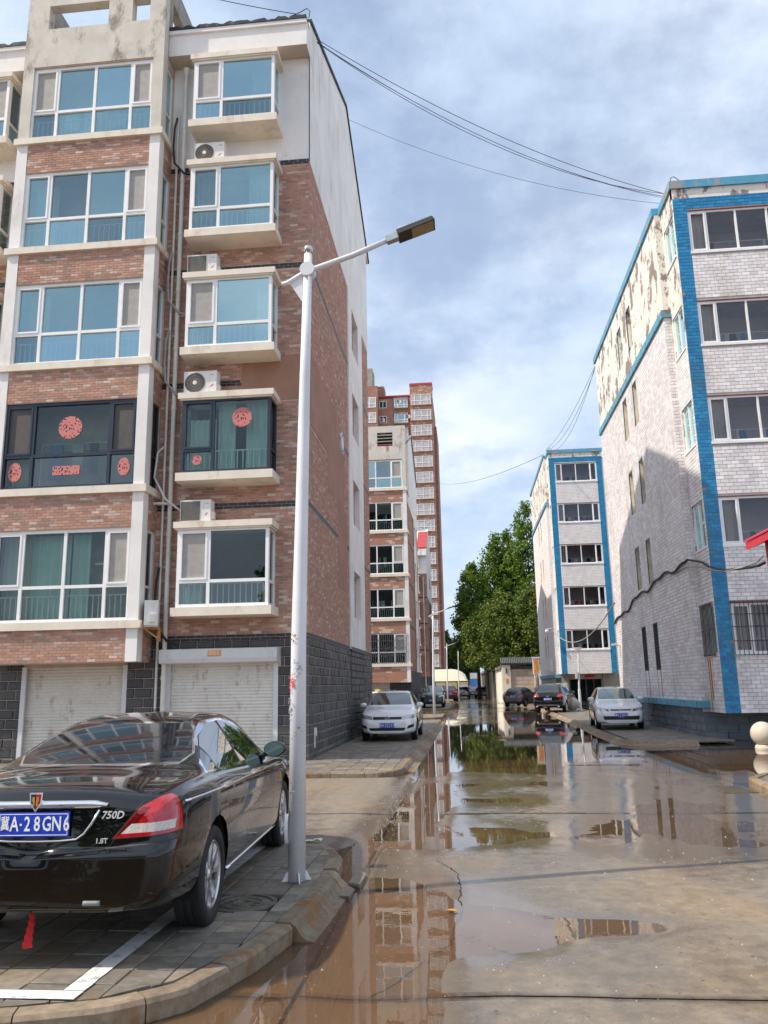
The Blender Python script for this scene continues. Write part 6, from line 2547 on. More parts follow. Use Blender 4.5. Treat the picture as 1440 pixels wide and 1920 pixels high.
    def split(s, root, defs, paint_mat, seam=None):
        """defs: pid -> (name, material, split left and right?)"""
        bm = s.bm
        bmesh.ops.delete(bm, geom=[f for f in bm.faces if f[s.lay] == -1], context='FACES')
        bm.normal_update()
        groups = {}
        for f in bm.faces:
            p = f[s.lay]
            if p in defs:
                key = (p, (f.calc_center_median().x > 0) if defs[p][2] else None)
            else:
                key = (0, None)
            groups.setdefault(key, []).append(f)
        objs = {}
        for key, fs in groups.items():
            idx, vs, ns, faces, mi = {}, [], [], [], []
            for f in fs:
                ff = []
                for v in f.verts:
                    if v.index not in idx or True:
                        pass
                    k = v
                    if k not in idx:
                        idx[k] = len(vs)
                        vs.append(v.co[:])
                        ns.append(v.normal[:])
                    ff.append(idx[k])
                faces.append(ff)
                mi.append(1 if (key[0] == 0 and f[s.lay] == 99) else 0)
            name, mat = ('body', paint_mat) if key[0] == 0 else defs[key[0]][:2]
            if key[0] in (11, 12, 13, 14, 15) and len(vs) > 12:
                smooth_patch(vs, ns, key[0] in (11, 12, 13))
            me = bpy.data.meshes.new(name)
            me.from_pydata(vs, [], faces)
            me.materials.append(MATS[mat])
            if key[0] == 0:
                me.materials.append(MATS['black_trim'])
                me.polygons.foreach_set('material_index', mi)
            me.polygons.foreach_set('use_smooth', [True] * len(faces))
            me.normals_split_custom_set_from_vertices(ns)
            objs[key] = link(name, me, root)
        bm.free()
        return objs


def smooth_patch(vs, ns, side):
    """panes are even sheets: refit the cut-out to a smooth curved surface"""
    import numpy as np
    A = np.array(vs)
    if side:
        u, v, wv = A[:, 1], A[:, 2], A[:, 0]
    else:
        u, v, wv = A[:, 0], A[:, 2], A[:, 1]
    B = np.stack([np.ones_like(u), u, v, u * u, v * v, u * v], 1)
    c = np.linalg.lstsq(B, wv, rcond=None)[0]
    fit = B @ c
    du = c[1] + 2 * c[3] * u + c[5] * v
    dv = c[2] + 2 * c[4] * v + c[5] * u
    for i in range(len(vs)):
        n = Vector((1, -du[i], -dv[i])) if side else Vector((-du[i], 1, -dv[i]))
        n.normalize()
        if n.dot(Vector(ns[i])) < 0:
            n = -n
        p = list(vs[i])
        k = 0 if side else 1
        p[k] = float(.5 * fit[i] + .5 * p[k])
        vs[i] = tuple(p)
        ns[i] = tuple(n)


WHEELS = {}


def wheel_meshes(Rr, wdt, rim_r, spokes, rim_mat):
    key = (Rr, wdt, rim_r, spokes, rim_mat)
    if key in WHEELS:
        return WHEELS[key]
    ty = MB()
    h = wdt / 2
    ty.lathe([(rim_r, -h * .8), (rim_r + .02, -h * .95), (Rr - .05, -h), (Rr - .015, -h * .93), (Rr, -h * .75), (Rr, -h * .3), (Rr - .006, -h * .28), (Rr - .006, -h * .22), (Rr, -h * .2), (Rr, h * .2), (Rr - .006, h * .22), (Rr - .006, h * .28), (Rr, h * .3), (Rr, h * .75),
              (Rr - .015, h * .93), (Rr - .05, h), (rim_r + .02, h * .95), (rim_r, h * .8)], 48, 'x')
    t_me = ty.mesh('tyre', 'rubber', smooth=True)
    rm = MB()
    rm.lathe([(rim_r + .002, h * .82), (rim_r - .008, h * .86), (rim_r - .022, h * .78), (rim_r - .026, h * .3), (rim_r - .03, -h * .7)], 48, 'x')
    for k in range(spokes):
        a = 2 * math.pi * k / spokes
        r0, r1 = .03, rim_r - .02
        for (ra, rb_, wa, wb_, xa, xb) in ((r0, r1 * .5, .020, .016, h * .62, h * .66), (r1 * .5, r1, .016, .030, h * .66, h * .76)):
            Q = lambda r, q, x: (x, r * math.cos(a) - q * math.sin(a), r * math.sin(a) + q * math.cos(a))
            rm.hexa([Q(ra, -wa, xa - .03), Q(rb_, -wb_, xb - .03), Q(rb_, wb_, xb - .03), Q(ra, wa, xa - .03), Q(ra, -wa * .7, xa), Q(rb_, -wb_ * .7, xb), Q(rb_, wb_ * .7, xb), Q(ra, wa * .7, xa)])
    rm.lathe([(.001, h * .74), (.03, h * .73), (.045, h * .66), (.06, h * .6)], 20, 'x')
    r_me = rm.mesh('rim', rim_mat)
    bk = MB()
    bk.lathe([(.001, h * .25), (rim_r - .01, h * .25), (rim_r, -h * .6)], 32, 'x')
    b_me = bk.mesh('brake_disc', 'rim_dark')
    WHEELS[key] = (t_me, r_me, b_me)
    return WHEELS[key]


def side_strip(cb, pts, r, name, mat, root, sgn, proud=.0):
    mb = MB()
    out = []
    for y, z in pts:
        out.append((sgn * (cb.x_at(y, z) + proud), y - cb.L / 2, z))
    mb.tube(out, r, 6)
    return mb.build(name, mat, root, True, False)


def plate(root, txt, y, z, facing, w_=.44, h_=.14, tilt=0.0):
    """blue plate; facing -1 = rear (looks to -Y), +1 = front"""
    mb = MB()
    mb.box(-w_ / 2, w_ / 2, -.004, .004, -h_ / 2, h_ / 2)
    p = mb.build('number_plate', 'plate_blue', root, False, False)
    p.location = (0, y, z)
    p.rotation_euler = (tilt, 0, 0 if facing < 0 else math.pi)
    mb = MB()
    for a, b, c, d in ((-.21, .21, .058, .062), (-.21, .21, -.062, -.058), (-.212, -.208, -.058, .058), (.208, .212, -.058, .058)):
        mb.box(a, b, -.0055, -.004, c, d)
    mb.build('plate_border', 'plate_ink', p, False, False)
    text(txt[0], .088, p, 'plate_ink', (-.176, -.006, .002), sx=.62)
    text(txt[1], .118, p, 'plate_ink', (-.118, -.006, 0), sx=.68)
    mb = MB()
    mb.lathe([(.001, -.0062), (.007, -.0062), (.007, -.004)], 10, 'y', (-.078, 0, 0))
    mb.build('plate_dot', 'plate_ink', p, False, False)
    for i, ch in enumerate(txt[2:]):
        text(ch, .118, p, 'plate_ink', (-.038 + i * .0605, -.006, 0), sx=.68)
    return p


def emblem_ring(root, y, z, facing, r=.06):
    mb = MB()
    ring = [(r * math.cos(a), 0, r * math.sin(a)) for a in [2 * math.pi * k / 24 for k in range(25)]]
    mb.tube(ring, r * .1, 6, cap=False)
    mb.tube([(-r * .55, 0, r * .75), (0, 0, r * .1), (r * .55, 0, r * .75)], r * .085, 5)
    mb.tube([(-r * .9, 0, r * .3), (-r * .42, 0, -r * .78), (0, 0, r * .05), (r * .42, 0, -r * .78), (r * .9, 0, r * .3)], r * .085, 5)
    o = mb.build('emblem', 'chrome', root, True, False)
    o.location = (0, y + .012 * facing, z)
    return o


def mirrors(cb, root, y, z, paint_mat):
    for s in (1, -1):
        x = cb.x_at(y, z) - .02
        mb = MB()
        prof = []
        n, m = 14, 10
        vs, fs = [], []
        for j in range(m + 1):
            th = math.pi * j / m
            for i in range(n):
                ph = 2 * math.pi * i / n
                vs.append((s * (x + .15 + .115 * math.sin(th) * math.cos(ph)), y - cb.L / 2 + .02 - .07 * math.cos(th), z + .035 + .075 * math.sin(th) * math.sin(ph)))
        for j in range(m):
            for i in range(n):
                i2 = (i + 1) % n
                fs.append((j * n + i, j * n + i2, (j + 1) * n + i2, (j + 1) * n + i))
        mb.add(vs, fs)
        mb.tube([(s * (x - .01), y - cb.L / 2, z - .03), (s * (x + .08), y - cb.L / 2 + .02, z - .01)], .022, 8)
        o = mb.build('wing_mirror', paint_mat, root, True, False)
        mg = MB()
        ring = [(s * (x + .15 + .095 * math.cos(a)), y - cb.L / 2 - .037, z + .035 + .060 * math.sin(a)) for a in [2 * math.pi * k / 20 for k in range(20)]]
        mg.face(ring)
        g_ = MB()
        g_.add([(a, b - .0135, c) for a, b, c in ring] + [(a, b + .02, c) for a, b, c in ring], [tuple(range(20))] + [(i, (i + 1) % 20, 20 + (i + 1) % 20, 20 + i) for i in range(20)])
        g_.build('mirror_glass', 'car_glass_green', o, False, False)


TAB = {
    'sedan': dict(L=4.80, W=1.77, H=1.42, axle=(.95, 3.80), tyre=(.325, .215, .225),
                  top=[(0, .92), (.05, .985), (.13, 1.015), (.5, 1.045), (.82, 1.065), (1.12, 1.175), (1.45, 1.30), (1.8, 1.385), (2.15, 1.415), (2.5, 1.40), (2.8, 1.325), (3.1, 1.17), (3.38, 1.03), (3.6, .985), (4.1, .92), (4.55, .82), (4.73, .72), (4.80, .60)],
                  belt=[(0, .85), (.1, .915), (.5, .955), (1.1, .965), (2.2, .94), (3.1, .91), (3.7, .88), (4.35, .80), (4.65, .72), (4.80, .56)],
                  wid=[(0, .745), (.04, .79), (.12, .835), (.35, .868), (1.0, .888), (2.4, .886), (3.6, .886), (4.2, .87), (4.5, .82), (4.7, .73), (4.80, .58)],
                  roofw=[(0, .60), (.3, .70), (.75, .76), (1.05, .715), (1.45, .61), (1.9, .565), (2.4, .565), (2.85, .60), (3.3, .68), (3.6, .72), (4.3, .66), (4.80, .45)],
                  bot=[(0, .335), (.3, .28), (1, .20), (3.7, .19), (4.5, .20), (4.80, .27)], rear_bumper=(.30, .655, .062), lean=.05,
                  dlo=[(.97, 1.02), (1.9, 1.0), (3.02, .975), (2.90, 1.075), (2.68, 1.215), (2.42, 1.30), (2.1, 1.338), (1.75, 1.325), (1.42, 1.24), (1.10, 1.11)], bars=(1.24, 2.0), ws=(1.04, 1.345, .665, .53), rw=(1.085, 1.335, .635, .50)),
    'saloon': dict(L=4.50, W=1.72, H=1.47, axle=(.98, 3.63), tyre=(.31, .195, .20),
                   top=[(0, .92), (.05, .98), (.2, 1.03), (.6, 1.07), (1.0, 1.26), (1.45, 1.42), (1.9, 1.468), (2.3, 1.46), (2.65, 1.39), (3.05, 1.19), (3.38, 1.02), (3.6, .975), (4.0, .92), (4.3, .83), (4.43, .72), (4.5, .58)],
                   belt=[(0, .84), (.2, .93), (1.2, .965), (2.6, .93), (3.4, .90), (4.0, .82), (4.3, .74), (4.5, .56)],
                   wid=[(0, .70), (.05, .76), (.2, .82), (1, .86), (3.3, .862), (3.9, .845), (4.2, .80), (4.4, .71), (4.5, .60)],
                   roofw=[(0, .6), (.5, .7), (1.0, .64), (1.5, .56), (2.3, .55), (2.8, .60), (3.3, .68), (3.7, .72), (4.2, .64), (4.5, .48)],
                   bot=[(0, .30), (.8, .22), (3.6, .20), (4.5, .24)], rear_bumper=(.3, .62, .05), front_bumper=(.2, .56, .05),
                   dlo=[(1.2, 1.02), (2.2, 1.0), (3.02, .985), (2.92, 1.09), (2.65, 1.27), (2.3, 1.36), (1.9, 1.38), (1.55, 1.33), (1.28, 1.16)], bars=(1.42, 2.08), ws=(1.04, 1.40, .66, .53), rw=(1.1, 1.38, .58, .48)),
    'hatch': dict(L=3.97, W=1.68, H=1.46, axle=(.62, 3.09), tyre=(.30, .185, .19),
                  top=[(0, .80), (.04, .95), (.12, 1.08), (.3, 1.30), (.55, 1.42), (1.0, 1.455), (1.5, 1.46), (1.95, 1.42), (2.35, 1.28), (2.75, 1.07), (2.98, .985), (3.3, .93), (3.7, .83), (3.88, .73), (3.97, .60)],
                  belt=[(0, .78), (.1, .90), (.6, .965), (2.2, .925), (2.9, .89), (3.4, .82), (3.8, .73), (3.97, .56)],
                  wid=[(0, .70), (.06, .77), (.2, .815), (1, .84), (2.9, .84), (3.4, .825), (3.7, .78), (3.88, .69), (3.97, .58)],
                  roofw=[(0, .62), (.3, .60), (.7, .57), (1.6, .55), (2.2, .58), (2.7, .66), (3.1, .70), (3.6, .64), (3.97, .46)],
                  bot=[(0, .30), (.6, .22), (3.1, .19), (3.97, .23)], rear_bumper=(.28, .6, .05), front_bumper=(.2, .55, .05), lean=.04,
                  dlo=[(.42, 1.10), (1.0, 1.0), (2.52, .97), (2.42, 1.08), (2.15, 1.25), (1.75, 1.355), (1.2, 1.375), (.75, 1.36), (.50, 1.24)], bars=(.84, 1.52), ws=(1.03, 1.39, .65, .53), rw=(1.0, 1.36, .56, .5)),
    'suv': dict(L=4.62, W=1.85, H=1.68, axle=(.92, 3.62), tyre=(.355, .225, .24),
                top=[(0, .90), (.04, 1.02), (.1, 1.15), (.28, 1.42), (.5, 1.58), (1.0, 1.66), (1.8, 1.68), (2.3, 1.64), (2.75, 1.48), (3.2, 1.25), (3.5, 1.13), (3.9, 1.08), (4.3, .99), (4.52, .85), (4.62, .66)],
                belt=[(0, .86), (.1, .98), (.6, 1.06), (2.6, 1.05), (3.5, 1.02), (4.1, .95), (4.45, .82), (4.62, .62)],
                wid=[(0, .78), (.06, .84), (.2, .89), (1, .92), (3.5, .92), (4.0, .90), (4.35, .84), (4.52, .74), (4.62, .62)],
                roofw=[(0, .68), (.3, .66), (.7, .63), (1.8, .61), (2.5, .64), (3.1, .72), (3.6, .77), (4.2, .70), (4.62, .5)],
                bot=[(0, .38), (.8, .30), (3.6, .26), (4.62, .32)], rear_bumper=(.35, .70, .06), front_bumper=(.3, .66, .05), lean=.04,
                dlo=[(.50, 1.20), (1.3, 1.11), (3.02, 1.10), (2.9, 1.22), (2.6, 1.43), (2.15, 1.555), (1.5, 1.585), (.9, 1.56), (.62, 1.42)], bars=(1.05, 1.95), ws=(1.18, 1.58, .72, .60), rw=(1.12, 1.56, .62, .56)),
}


def make_car(name, typ, label, paint_mat, x, y, z, heading, front_txt=None, rear_txt=None, dens=.06, trim='black_trim', gl='car_glass', rim_mat='rim', spokes=9, style='plain', group='parked cars'):
    """x, y: middle of the car; heading: direction of travel, degrees anticlockwise from +Y"""
    P = TAB[typ]
    L = P['L']
    root = thing(name, label, 'car', (x, y, z), R(heading), group)
    cb = CarBody(P, dens, 4 if dens < .05 else 3)
    off = L / 2
    # wheel arches
    Rt = P['tyre'][0]
    for ax in P['axle']:
        ra = Rt + .055
        cz = Rt + .012
        poly = [(ax + ra * math.cos(a), cz + ra * math.sin(a)) for a in [2 * math.pi * k / 22 for k in range(22)]]
        poly = [(a, b) for a, b in poly]
        cb.cut(poly, 'side', -1, lambda c, n: abs(c.x) > .5 and c.z < cz + ra + .1)
    # glass
    sidef = lambda c, n: abs(n.x) > .3 and c.z > P['belt'][0][1]
    dlo = P['dlo']
    tr = grow(dlo, .022)
    cb.cut(tr, 'side', 21, sidef)
    b0, b1 = P['bars']

    def clipx(poly, lo, hi):
        hull = [(lo, -1), (hi, -1), (hi, 5), (lo, 5)]
        q = clip_convex(poly, hull)
        return q if q else poly
    d2 = dlo if sum(dlo[i][0] * dlo[(i + 1) % len(dlo)][1] - dlo[(i + 1) % len(dlo)][0] * dlo[i][1] for i in range(len(dlo))) > 0 else dlo[::-1]
    cb.cut(d2, 'side', 22, sidef)
    cb.cut(clipx(d2, 0, b0 - .012), 'side', 11, sidef)
    cb.cut(clipx(d2, b0 + .012, b1 - .03), 'side', 12, sidef)
    cb.cut(clipx(d2, b1 + .03, 9), 'side', 13, sidef)
    z0, z1, wa, wb_ = P['ws']
    cb.cut([(-wa, z0), (wa, z0), (wb_ + .03, z1 - .03), (wb_ - .05, z1), (-wb_ + .05, z1), (-wb_ - .03, z1 - .03)], 'end', 14, lambda c, n: n.y > .2 and c.y + off > L * .5 and c.z > z0 - .1)
    z0, z1, wa, wb_ = P['rw']
    rpoly = [(-wa + .05, z0), (wa - .05, z0), (wa, z0 + .05), (wb_ + .03, z1 - .05), (wb_ - .04, z1), (-wb_ + .04, z1), (-wb_ - .03, z1 - .05), (-wa, z0 + .05)]
    rf = lambda c, n: n.y < -.15 and c.y + off < L * .45 and c.z > z0 - .12
    if style == 'hero':
        cb.cut(grow(rpoly, .014), 'end', 23, rf)
    cb.cut(rpoly, 'end', 15, rf)
    zr = P['belt'][0][1]
    rearf = lambda c, n: c.y + off < .22 and n.y < .55 and c.z < zr + .16
    frontf = lambda c, n: c.y + off > L - .55 and n.y > -.2
    if style == 'hero':
        lamp = [(.49, .728), (.95, .755), (.95, .945), (.85, .965), (.74, .955), (.645, .905)]
        cb.cut(grow(lamp, .006), 'end', 99, rearf, True)
        cb.cut(lamp, 'end', 31, rearf, True)
        cb.cut([(.50, .735), (.65, .90), (.70, .90), (.62, .80), (.56, .755)], 'end', 33, rearf, True)
        cb.cut([(.535, .752), (.83, .768), (.83, .818), (.595, .808)], 'end', 32, rearf, True)
        # boot lid gap, bumper line, reflector
        for q in ([(.47, .685), (.476, .685), (.655, .94), (.648, .94)], [(-.47, .676), (.47, .676), (.47, .683), (-.47, .683)], [(.47, .676), (.95, .710), (.95, .718), (.47, .683)]):
            cb.cut(q, 'end', 99, rearf, q[0][0] > 0)
        # recess around the plate, darker
        for pl in ([(1.985, .30), (1.992, .30), (2.015, .60), (1.992, .98), (1.985, .98), (2.008, .60)], [(3.02, .30), (3.027, .30), (3.10, .55), (3.07, .95), (3.063, .95), (3.092, .55)],
                   [(1.31, .62), (1.317, .62), (1.30, .80), (1.08, 1.0), (1.072, 1.0), (1.292, .80)], [(1.31, .62), (1.33, .40), (1.337, .40), (1.317, .62)]):
            cb.cut(pl, 'side', 99, lambda c, n: abs(n.x) > .5)
        cb.cut([(1.40, .288), (3.35, .285), (3.35, .292), (1.40, .295)], 'side', 99, lambda c, n: abs(n.x) > .3)
        cb.cut([(.0, .452), (.62, .448), (.62, .455), (.0, .459)], 'side', 99, lambda c, n: abs(n.x) > .3)
    else:
        k = zr / .80
        if typ == 'suv':
            cb.cut([(.52, .92), (.98, .95), (.98, 1.10), (.60, 1.08)], 'end', 31, lambda c, n: c.y + off < .4 and n.y < .6, True)
            cb.cut([(-.62, .40), (.62, .40), (.66, .52), (-.66, .52)], 'end', 41, lambda c, n: c.y + off < .3 and n.y < 0)
        else:
            cb.cut([(.40, .74 * k), (.95, .74 * k), (.95, .90 * k), (.46, .88 * k)], 'end', 31, rearf, True)
            cb.cut([(-.55, .33), (.55, .33), (.58, .42), (-.58, .42)], 'end', 41, lambda c, n: c.y + off < .3 and n.y < 0)
        for q in ([(-.40 * k, .60 * k), (.40 * k, .60 * k), (.40 * k, .612 * k), (-.40 * k, .612 * k)],):
            cb.cut(q, 'end', 99, lambda c, n: c.y + off < .3 and n.y < 0)
        # doors
        for pl in ([(b1, .32), (b1 + .008, .32), (b1 + .02, .60), (b1 + .008, .95), (b1, .95), (b1 + .012, .6)],):
            cb.cut(pl, 'side', 99, lambda c, n: abs(n.x) > .5)
    # front
    if typ == 'suv':
        cb.cut([(-.42, .60), (.42, .60), (.47, .86), (-.47, .86)], 'end', 41, frontf)
        cb.cut([(-.60, .36), (.60, .36), (.66, .46), (-.66, .46)], 'end', 41, frontf)
        cb.cut([(.50, .80), (.95, .86), (.95, .97), (.55, .90)], 'end', 34, frontf, True)
    elif typ == 'hatch':
        cb.cut([(-.34, .645), (.34, .645), (.36, .695), (-.36, .695)], 'end', 41, frontf)
        cb.cut([(-.58, .345), (.58, .345), (.62, .47), (-.62, .47)], 'end', 41, frontf)
        cb.cut([(.38, .62), (.95, .69), (.95, .79), (.70, .775), (.42, .705)], 'end', 34, frontf, True)
        cb.cut([(.385, .63), (.50, .645), (.50, .70), (.42, .70)], 'end', 33, frontf, True)
    else:
        cb.cut([(-.42, .625), (.42, .625), (.44, .715), (-.44, .715)], 'end', 41, frontf)
        cb.cut([(-.50, .315), (.50, .315), (.56, .40), (-.56, .40)], 'end', 41, frontf)
        cb.cut([(.58, .36), (.78, .42), (.78, .50), (.62, .46)], 'end', 41, frontf, True)
        cb.cut([(.44, .625), (.95, .70), (.95, .80), (.72, .775), (.46, .725)], 'end', 34, frontf, True)
    defs = {11: ('side_window', gl, True), 12: ('side_window', gl, True), 13: ('side_window', gl, True), 14: ('windscreen', gl if style != 'hero' else 'car_glass', False), 15: ('rear_window', gl if style != 'hero' else 'car_glass_rear', False),
            21: ('window_trim', trim, True), 22: ('window_pillar', 'black_trim', True), 23: ('window_trim', 'chrome', False), 31: ('tail_light', 'lens_red', True), 32: ('reversing_light', 'lens_white', True), 33: ('light_corner', 'lens_red_dark', True), 34: ('headlight', 'headlamp', True),
            41: ('grille', 'black_trim', False)}
    pr = {}
    RA = lambda a, b: cb.rear_at(a, b)
    FA = lambda a, b: cb.front_at(a, b)
    # attachments that need the surface
    zc = {'sedan': .813, 'saloon': .72, 'hatch': .80, 'suv': .80}[typ]
    if rear_txt:
        plate(root, rear_txt, RA(0, zc) - .022, zc, -1)
    if front_txt:
        zf = {'saloon': .47, 'hatch': .50, 'suv': .56, 'sedan': .45}[typ]
        plate(root, front_txt, FA(0, zf) + .02, zf, 1)
    if style == 'vw_front':
        zf = .67
        emblem_ring(root, FA(0, zf) + .006, zf, 1, .062)
        mb = MB()
        for zz in (.628, .712):
            mb.tube([(q, FA(q, zz) + .004, zz) for q in [-.42 + .07 * i for i in range(13)]], .006, 5)
        mb.build('grille_bar', 'chrome', root, True, False)
    if style == 'vw_rear':
        emblem_ring(root, RA(0, .94) - .008, .94, -1, .055)
        mb = MB()
        mb.tube([(q, RA(q, .46) - .006, .46) for q in [-.6 + .1 * i for i in range(13)]], .012, 5)
        mb.build('bumper_trim', 'chrome', root, True, False)
        for s in (-1, 1):
            mb = MB()
            mb.tube([(s * .62, RA(.62, .40) + .05, .38), (s * .62, RA(.62, .40) - .02, .38)], .05, 12)
            mb.build('exhaust', 'chrome', root, True, False)
    # door handles
    for s in (1, -1):
        for hy in (((1.27, 2.36) if typ == 'sedan' else (b1 - .16, (b1 + 1.02) if typ != 'hatch' else b1 + .75))):
            zz = P['belt'][2][1] - (.06 if typ == 'sedan' else .085)
            xx = cb.x_at(hy, zz)
            mb = MB()
            mb.hexa([(s * (xx - .01), hy - off - .10, zz - .018), (s * (xx + .026), hy - off - .085, zz - .013), (s * (xx + .026), hy - off + .085, zz - .010), (s * (xx - .01), hy - off + .10, zz - .012),
                     (s * (xx - .01), hy - off - .10, zz + .018), (s * (xx + .026), hy - off - .085, zz + .014), (s * (xx + .026), hy - off + .085, zz + .012), (s * (xx - .01), hy - off + .10, zz + .014)])
            mb.build('door_handle', 'chrome' if style == 'hero' else paint_mat, root, False, False, True)
    my = {'sedan': 3.02, 'saloon': 2.93, 'hatch': 2.42, 'suv': 2.92}[typ]
    mirrors(cb, root, my, P['belt'][2][1] + .03 + (.03 if typ == 'suv' else 0), paint_mat)
    if style == 'hero':
        for s in (1, -1):
            side_strip(cb, [(.30 + i * .1, .90 - .0012 * i) for i in range(33)], .009, 'waist_moulding', 'chrome', root, s, .001)
            side_strip(cb, [(1.38 + i * .15, .275) for i in range(14)], .012, 'sill_moulding', 'chrome', root, s, .002)
        # chrome spear and frame on the boot
        mb = MB()
        xs = [-.44 + .02 * i for i in range(45)]
        vs, fs = [], []
        for q in xs:
            hgt = .021 * min(1, (.455 - abs(q)) / .10) + .004
            zz = .918
            yy = RA(q, zz)
            vs += [(q, yy + .01, zz - hgt), (q, yy - .022, zz - hgt * .7), (q, yy - .026, zz), (q, yy - .022, zz + hgt * .7), (q, yy + .01, zz + hgt)]
        for i in range(len(xs) - 1):
            for k in range(4):
                fs.append((i * 5 + k, (i + 1) * 5 + k, (i + 1) * 5 + k + 1, i * 5 + k + 1))
        mb.add(vs, fs)
        mb.build('boot_handle_bar', 'chrome', root, True, False, True)
        mb = MB()
        fr_ = [(.39, .89), (.355, .82), (.31, .755), (.265, .724), (.15, .715), (0, .713), (-.15, .715), (-.265, .724), (-.31, .755), (-.355, .82), (-.39, .89)]
        mb.tube([(a, RA(a, b) - .006, b) for a, b in fr_], .0085, 6)
        mb.build('plate_surround', 'chrome', root, True, False)
        # shield badge
        bd = MB()
        bd.prism([(-.042, .055), (.042, .055), (.036, -.005), (.0, -.06), (-.036, -.005)], -.012, .012, 'y')
        bd = bd.build('badge', 'chrome', root, False, False)
        bd.location = (0, RA(0, .93) - .028, .94)
        i_ = MB()
        i_.prism([(-.032, .046), (.0, .046), (.0, -.045), (-.027, -.004)], -.015, -.011, 'y')
        i_.build('badge_field', 'black_trim', bd, False, False)
        i_ = MB()
        i_.prism([(.0, .046), (.032, .046), (.027, -.004), (.0, -.045)], -.015, -.011, 'y')
        i_.build('badge_field', 'badge_red', bd, False, False)
        i_ = MB()
        for s in (-1, 1):
            i_.prism([(s * .006, .03), (s * .018, .034), (s * .022, .012), (s * .014, -.002), (s * .018, -.018), (s * .006, -.024), (s * .004, .0)], -.018, -.014, 'y')
        i_.build('badge_lions', 'badge_gold', bd, False, False)
        text('750D', .062, root, 'badge_silver', (.475, RA(.475, .86) - .008, .858), ext=.004, name='badge_lettering', shear=.25)
        text('1.8T', .042, root, 'badge_silver', (.425, RA(.42, .715) - .008, .715), ext=.004, name='badge_lettering')
        mb = MB()
        mb.tube([(.36 + .02 * i, RA(.36 + .02 * i, .385) - .001, .385) for i in range(6)], .016, 6)
        mb.build('reflector', 'pipe_grey', root, True, False)
        for s in (1, -1):
            sp = MB()
            xx = cb.x_at(1.15, .80)
            sp.lathe([(.001, xx + .003), (.07, xx + .002)], 4, 'x')
        # ribbons
        rb = MB()
        for k in range(6):
            t0, t1 = k / 6, (k + 1) / 6
            wv = lambda t: (.006 + .022 * max(0, t - .2), .02 * math.sin(t * 5))
            a0, d0 = wv(t0)
            a1, d1 = wv(t1)
            rb.face([(-.005 - a0, -off + .02 + d0, .32 - .22 * t0 + .02), (-.005 + a0, -off + .05 + d0, .32 - .22 * t0 + .02), (.005 + a1, -off + .05 + d1, .32 - .22 * t1 + .02), (.005 - a1, -off + .02 + d1, .32 - .22 * t1 + .02)])
        rb.build('ribbon', 'ribbon_red', root, False, False)
        xm = cb.x_at(3.02, .99) + .03
        rb = MB()
        for (p, q, wv) in (((0, .0), (.02, -.06), .012), ((.02, -.06), (.0, -.10), .02), ((0, -.06), (.03, -.16), .014), ((.03, -.16), (.02, -.22), .022)):
            rb.face([(xm + p[0] - wv, 2.99 - off - .02, .93 + p[1]), (xm + p[0] + wv, 2.99 - off, .93 + p[1]), (xm + q[0] + wv * 1.2, 2.99 - off, .93 + q[1]), (xm + q[0] - wv * 1.2, 2.99 - off - .02, .93 + q[1])])
        rb.build('ribbon', 'ribbon_red', root, False, False)
        # tail pipe
        mb = MB()
        mb.tube([(-.5, -off + .25, .24), (-.5, -off + .02, .24)], .035, 12)
        mb.build('exhaust', 'steel', root, True, False)
    objs = cb.split(root, defs, paint_mat)
    # wheel wells and wheels
    me = wheel_meshes(Rt, P['tyre'][1], P['tyre'][2], spokes, rim_mat)
    for ax in P['axle']:
        for s in (1, -1):
            w_ = cb.wid(ax)
            xc = s * (w_ - P['tyre'][1] / 2 - .012)
            wh = link('wheel', me[0], root, (xc, ax - off, Rt))
            if s < 0:
                wh.rotation_euler = (0, 0, math.pi)
            link('rim', me[1], wh)
            link('brake_disc', me[2], wh)
            mb = MB()
            pr = []
            for k in range(15):
                a = math.pi * (-.08 + 1.16 * k / 14)
                pr.append((ax - off + (Rt + .06) * math.cos(a), Rt + .012 + (Rt + .06) * math.sin(a)))
            for p, q in zip(pr, pr[1:]):
                mb.face([(s * (w_ - .03), *p), (s * (w_ - .03), *q), (s * .45, *q), (s * .45, *p)])
            mb.face([(s * .45, *p) for p in pr])
            mb.build('wheel_arch', 'well', root, False, False)
    return root


CARW = lambda typ: TAB[typ]['W']
# black sedan in front: rear axle at y=5.93, right tyres at x about -1.9
hd = 2.757
ch = TAB['sedan']
cx, cy = -2.69, 5.909
dirv = Vector((-math.sin(R(hd)), math.cos(R(hd))))
mid = Vector((cx, cy)) + dirv * (ch['L'] / 2 - ch['axle'][0])
make_car('black_sedan', 'sedan', 'glossy black sedan with red tail light parked beside the tall lamp post', 'paint_black', mid.x, mid.y, .112, hd, None, '冀A28GN6', .03, 'chrome', 'car_glass', 'rim', 9, 'hero')
make_car('white_sedan', 'saloon', 'white sedan facing the viewer on the pavement by the brick gable', 'paint_white_car', -2.40, 24.7 + 2.25, .118, 180, '冀A0Z209', None, .05, 'black_trim', 'car_glass', 'rim', 10, 'vw_front')
make_car('white_hatchback', 'hatch', 'white hatchback facing the viewer on the right pavement', 'paint_white_car', 5.42, 29.6 + 1.98, .10, 176, '冀A22N45', None, .05, 'black_trim', 'car_glass_green', 'rim', 8, 'vw_front')
make_car('black_sport_utility', 'suv', 'black sport utility car seen from behind between mast and far tiled house', 'paint_black', 5.25, 50.6, .05, -17, None, '冀A82N18', .07, 'chrome', 'car_glass', 'rim', 8, 'vw_rear')
make_car('black_hatchback', 'hatch', 'farther black car seen from behind before the beige boundary wall', 'paint_darkgrey', 4.25, 65.6, .03, -24, None, '冀A61K07', .09)
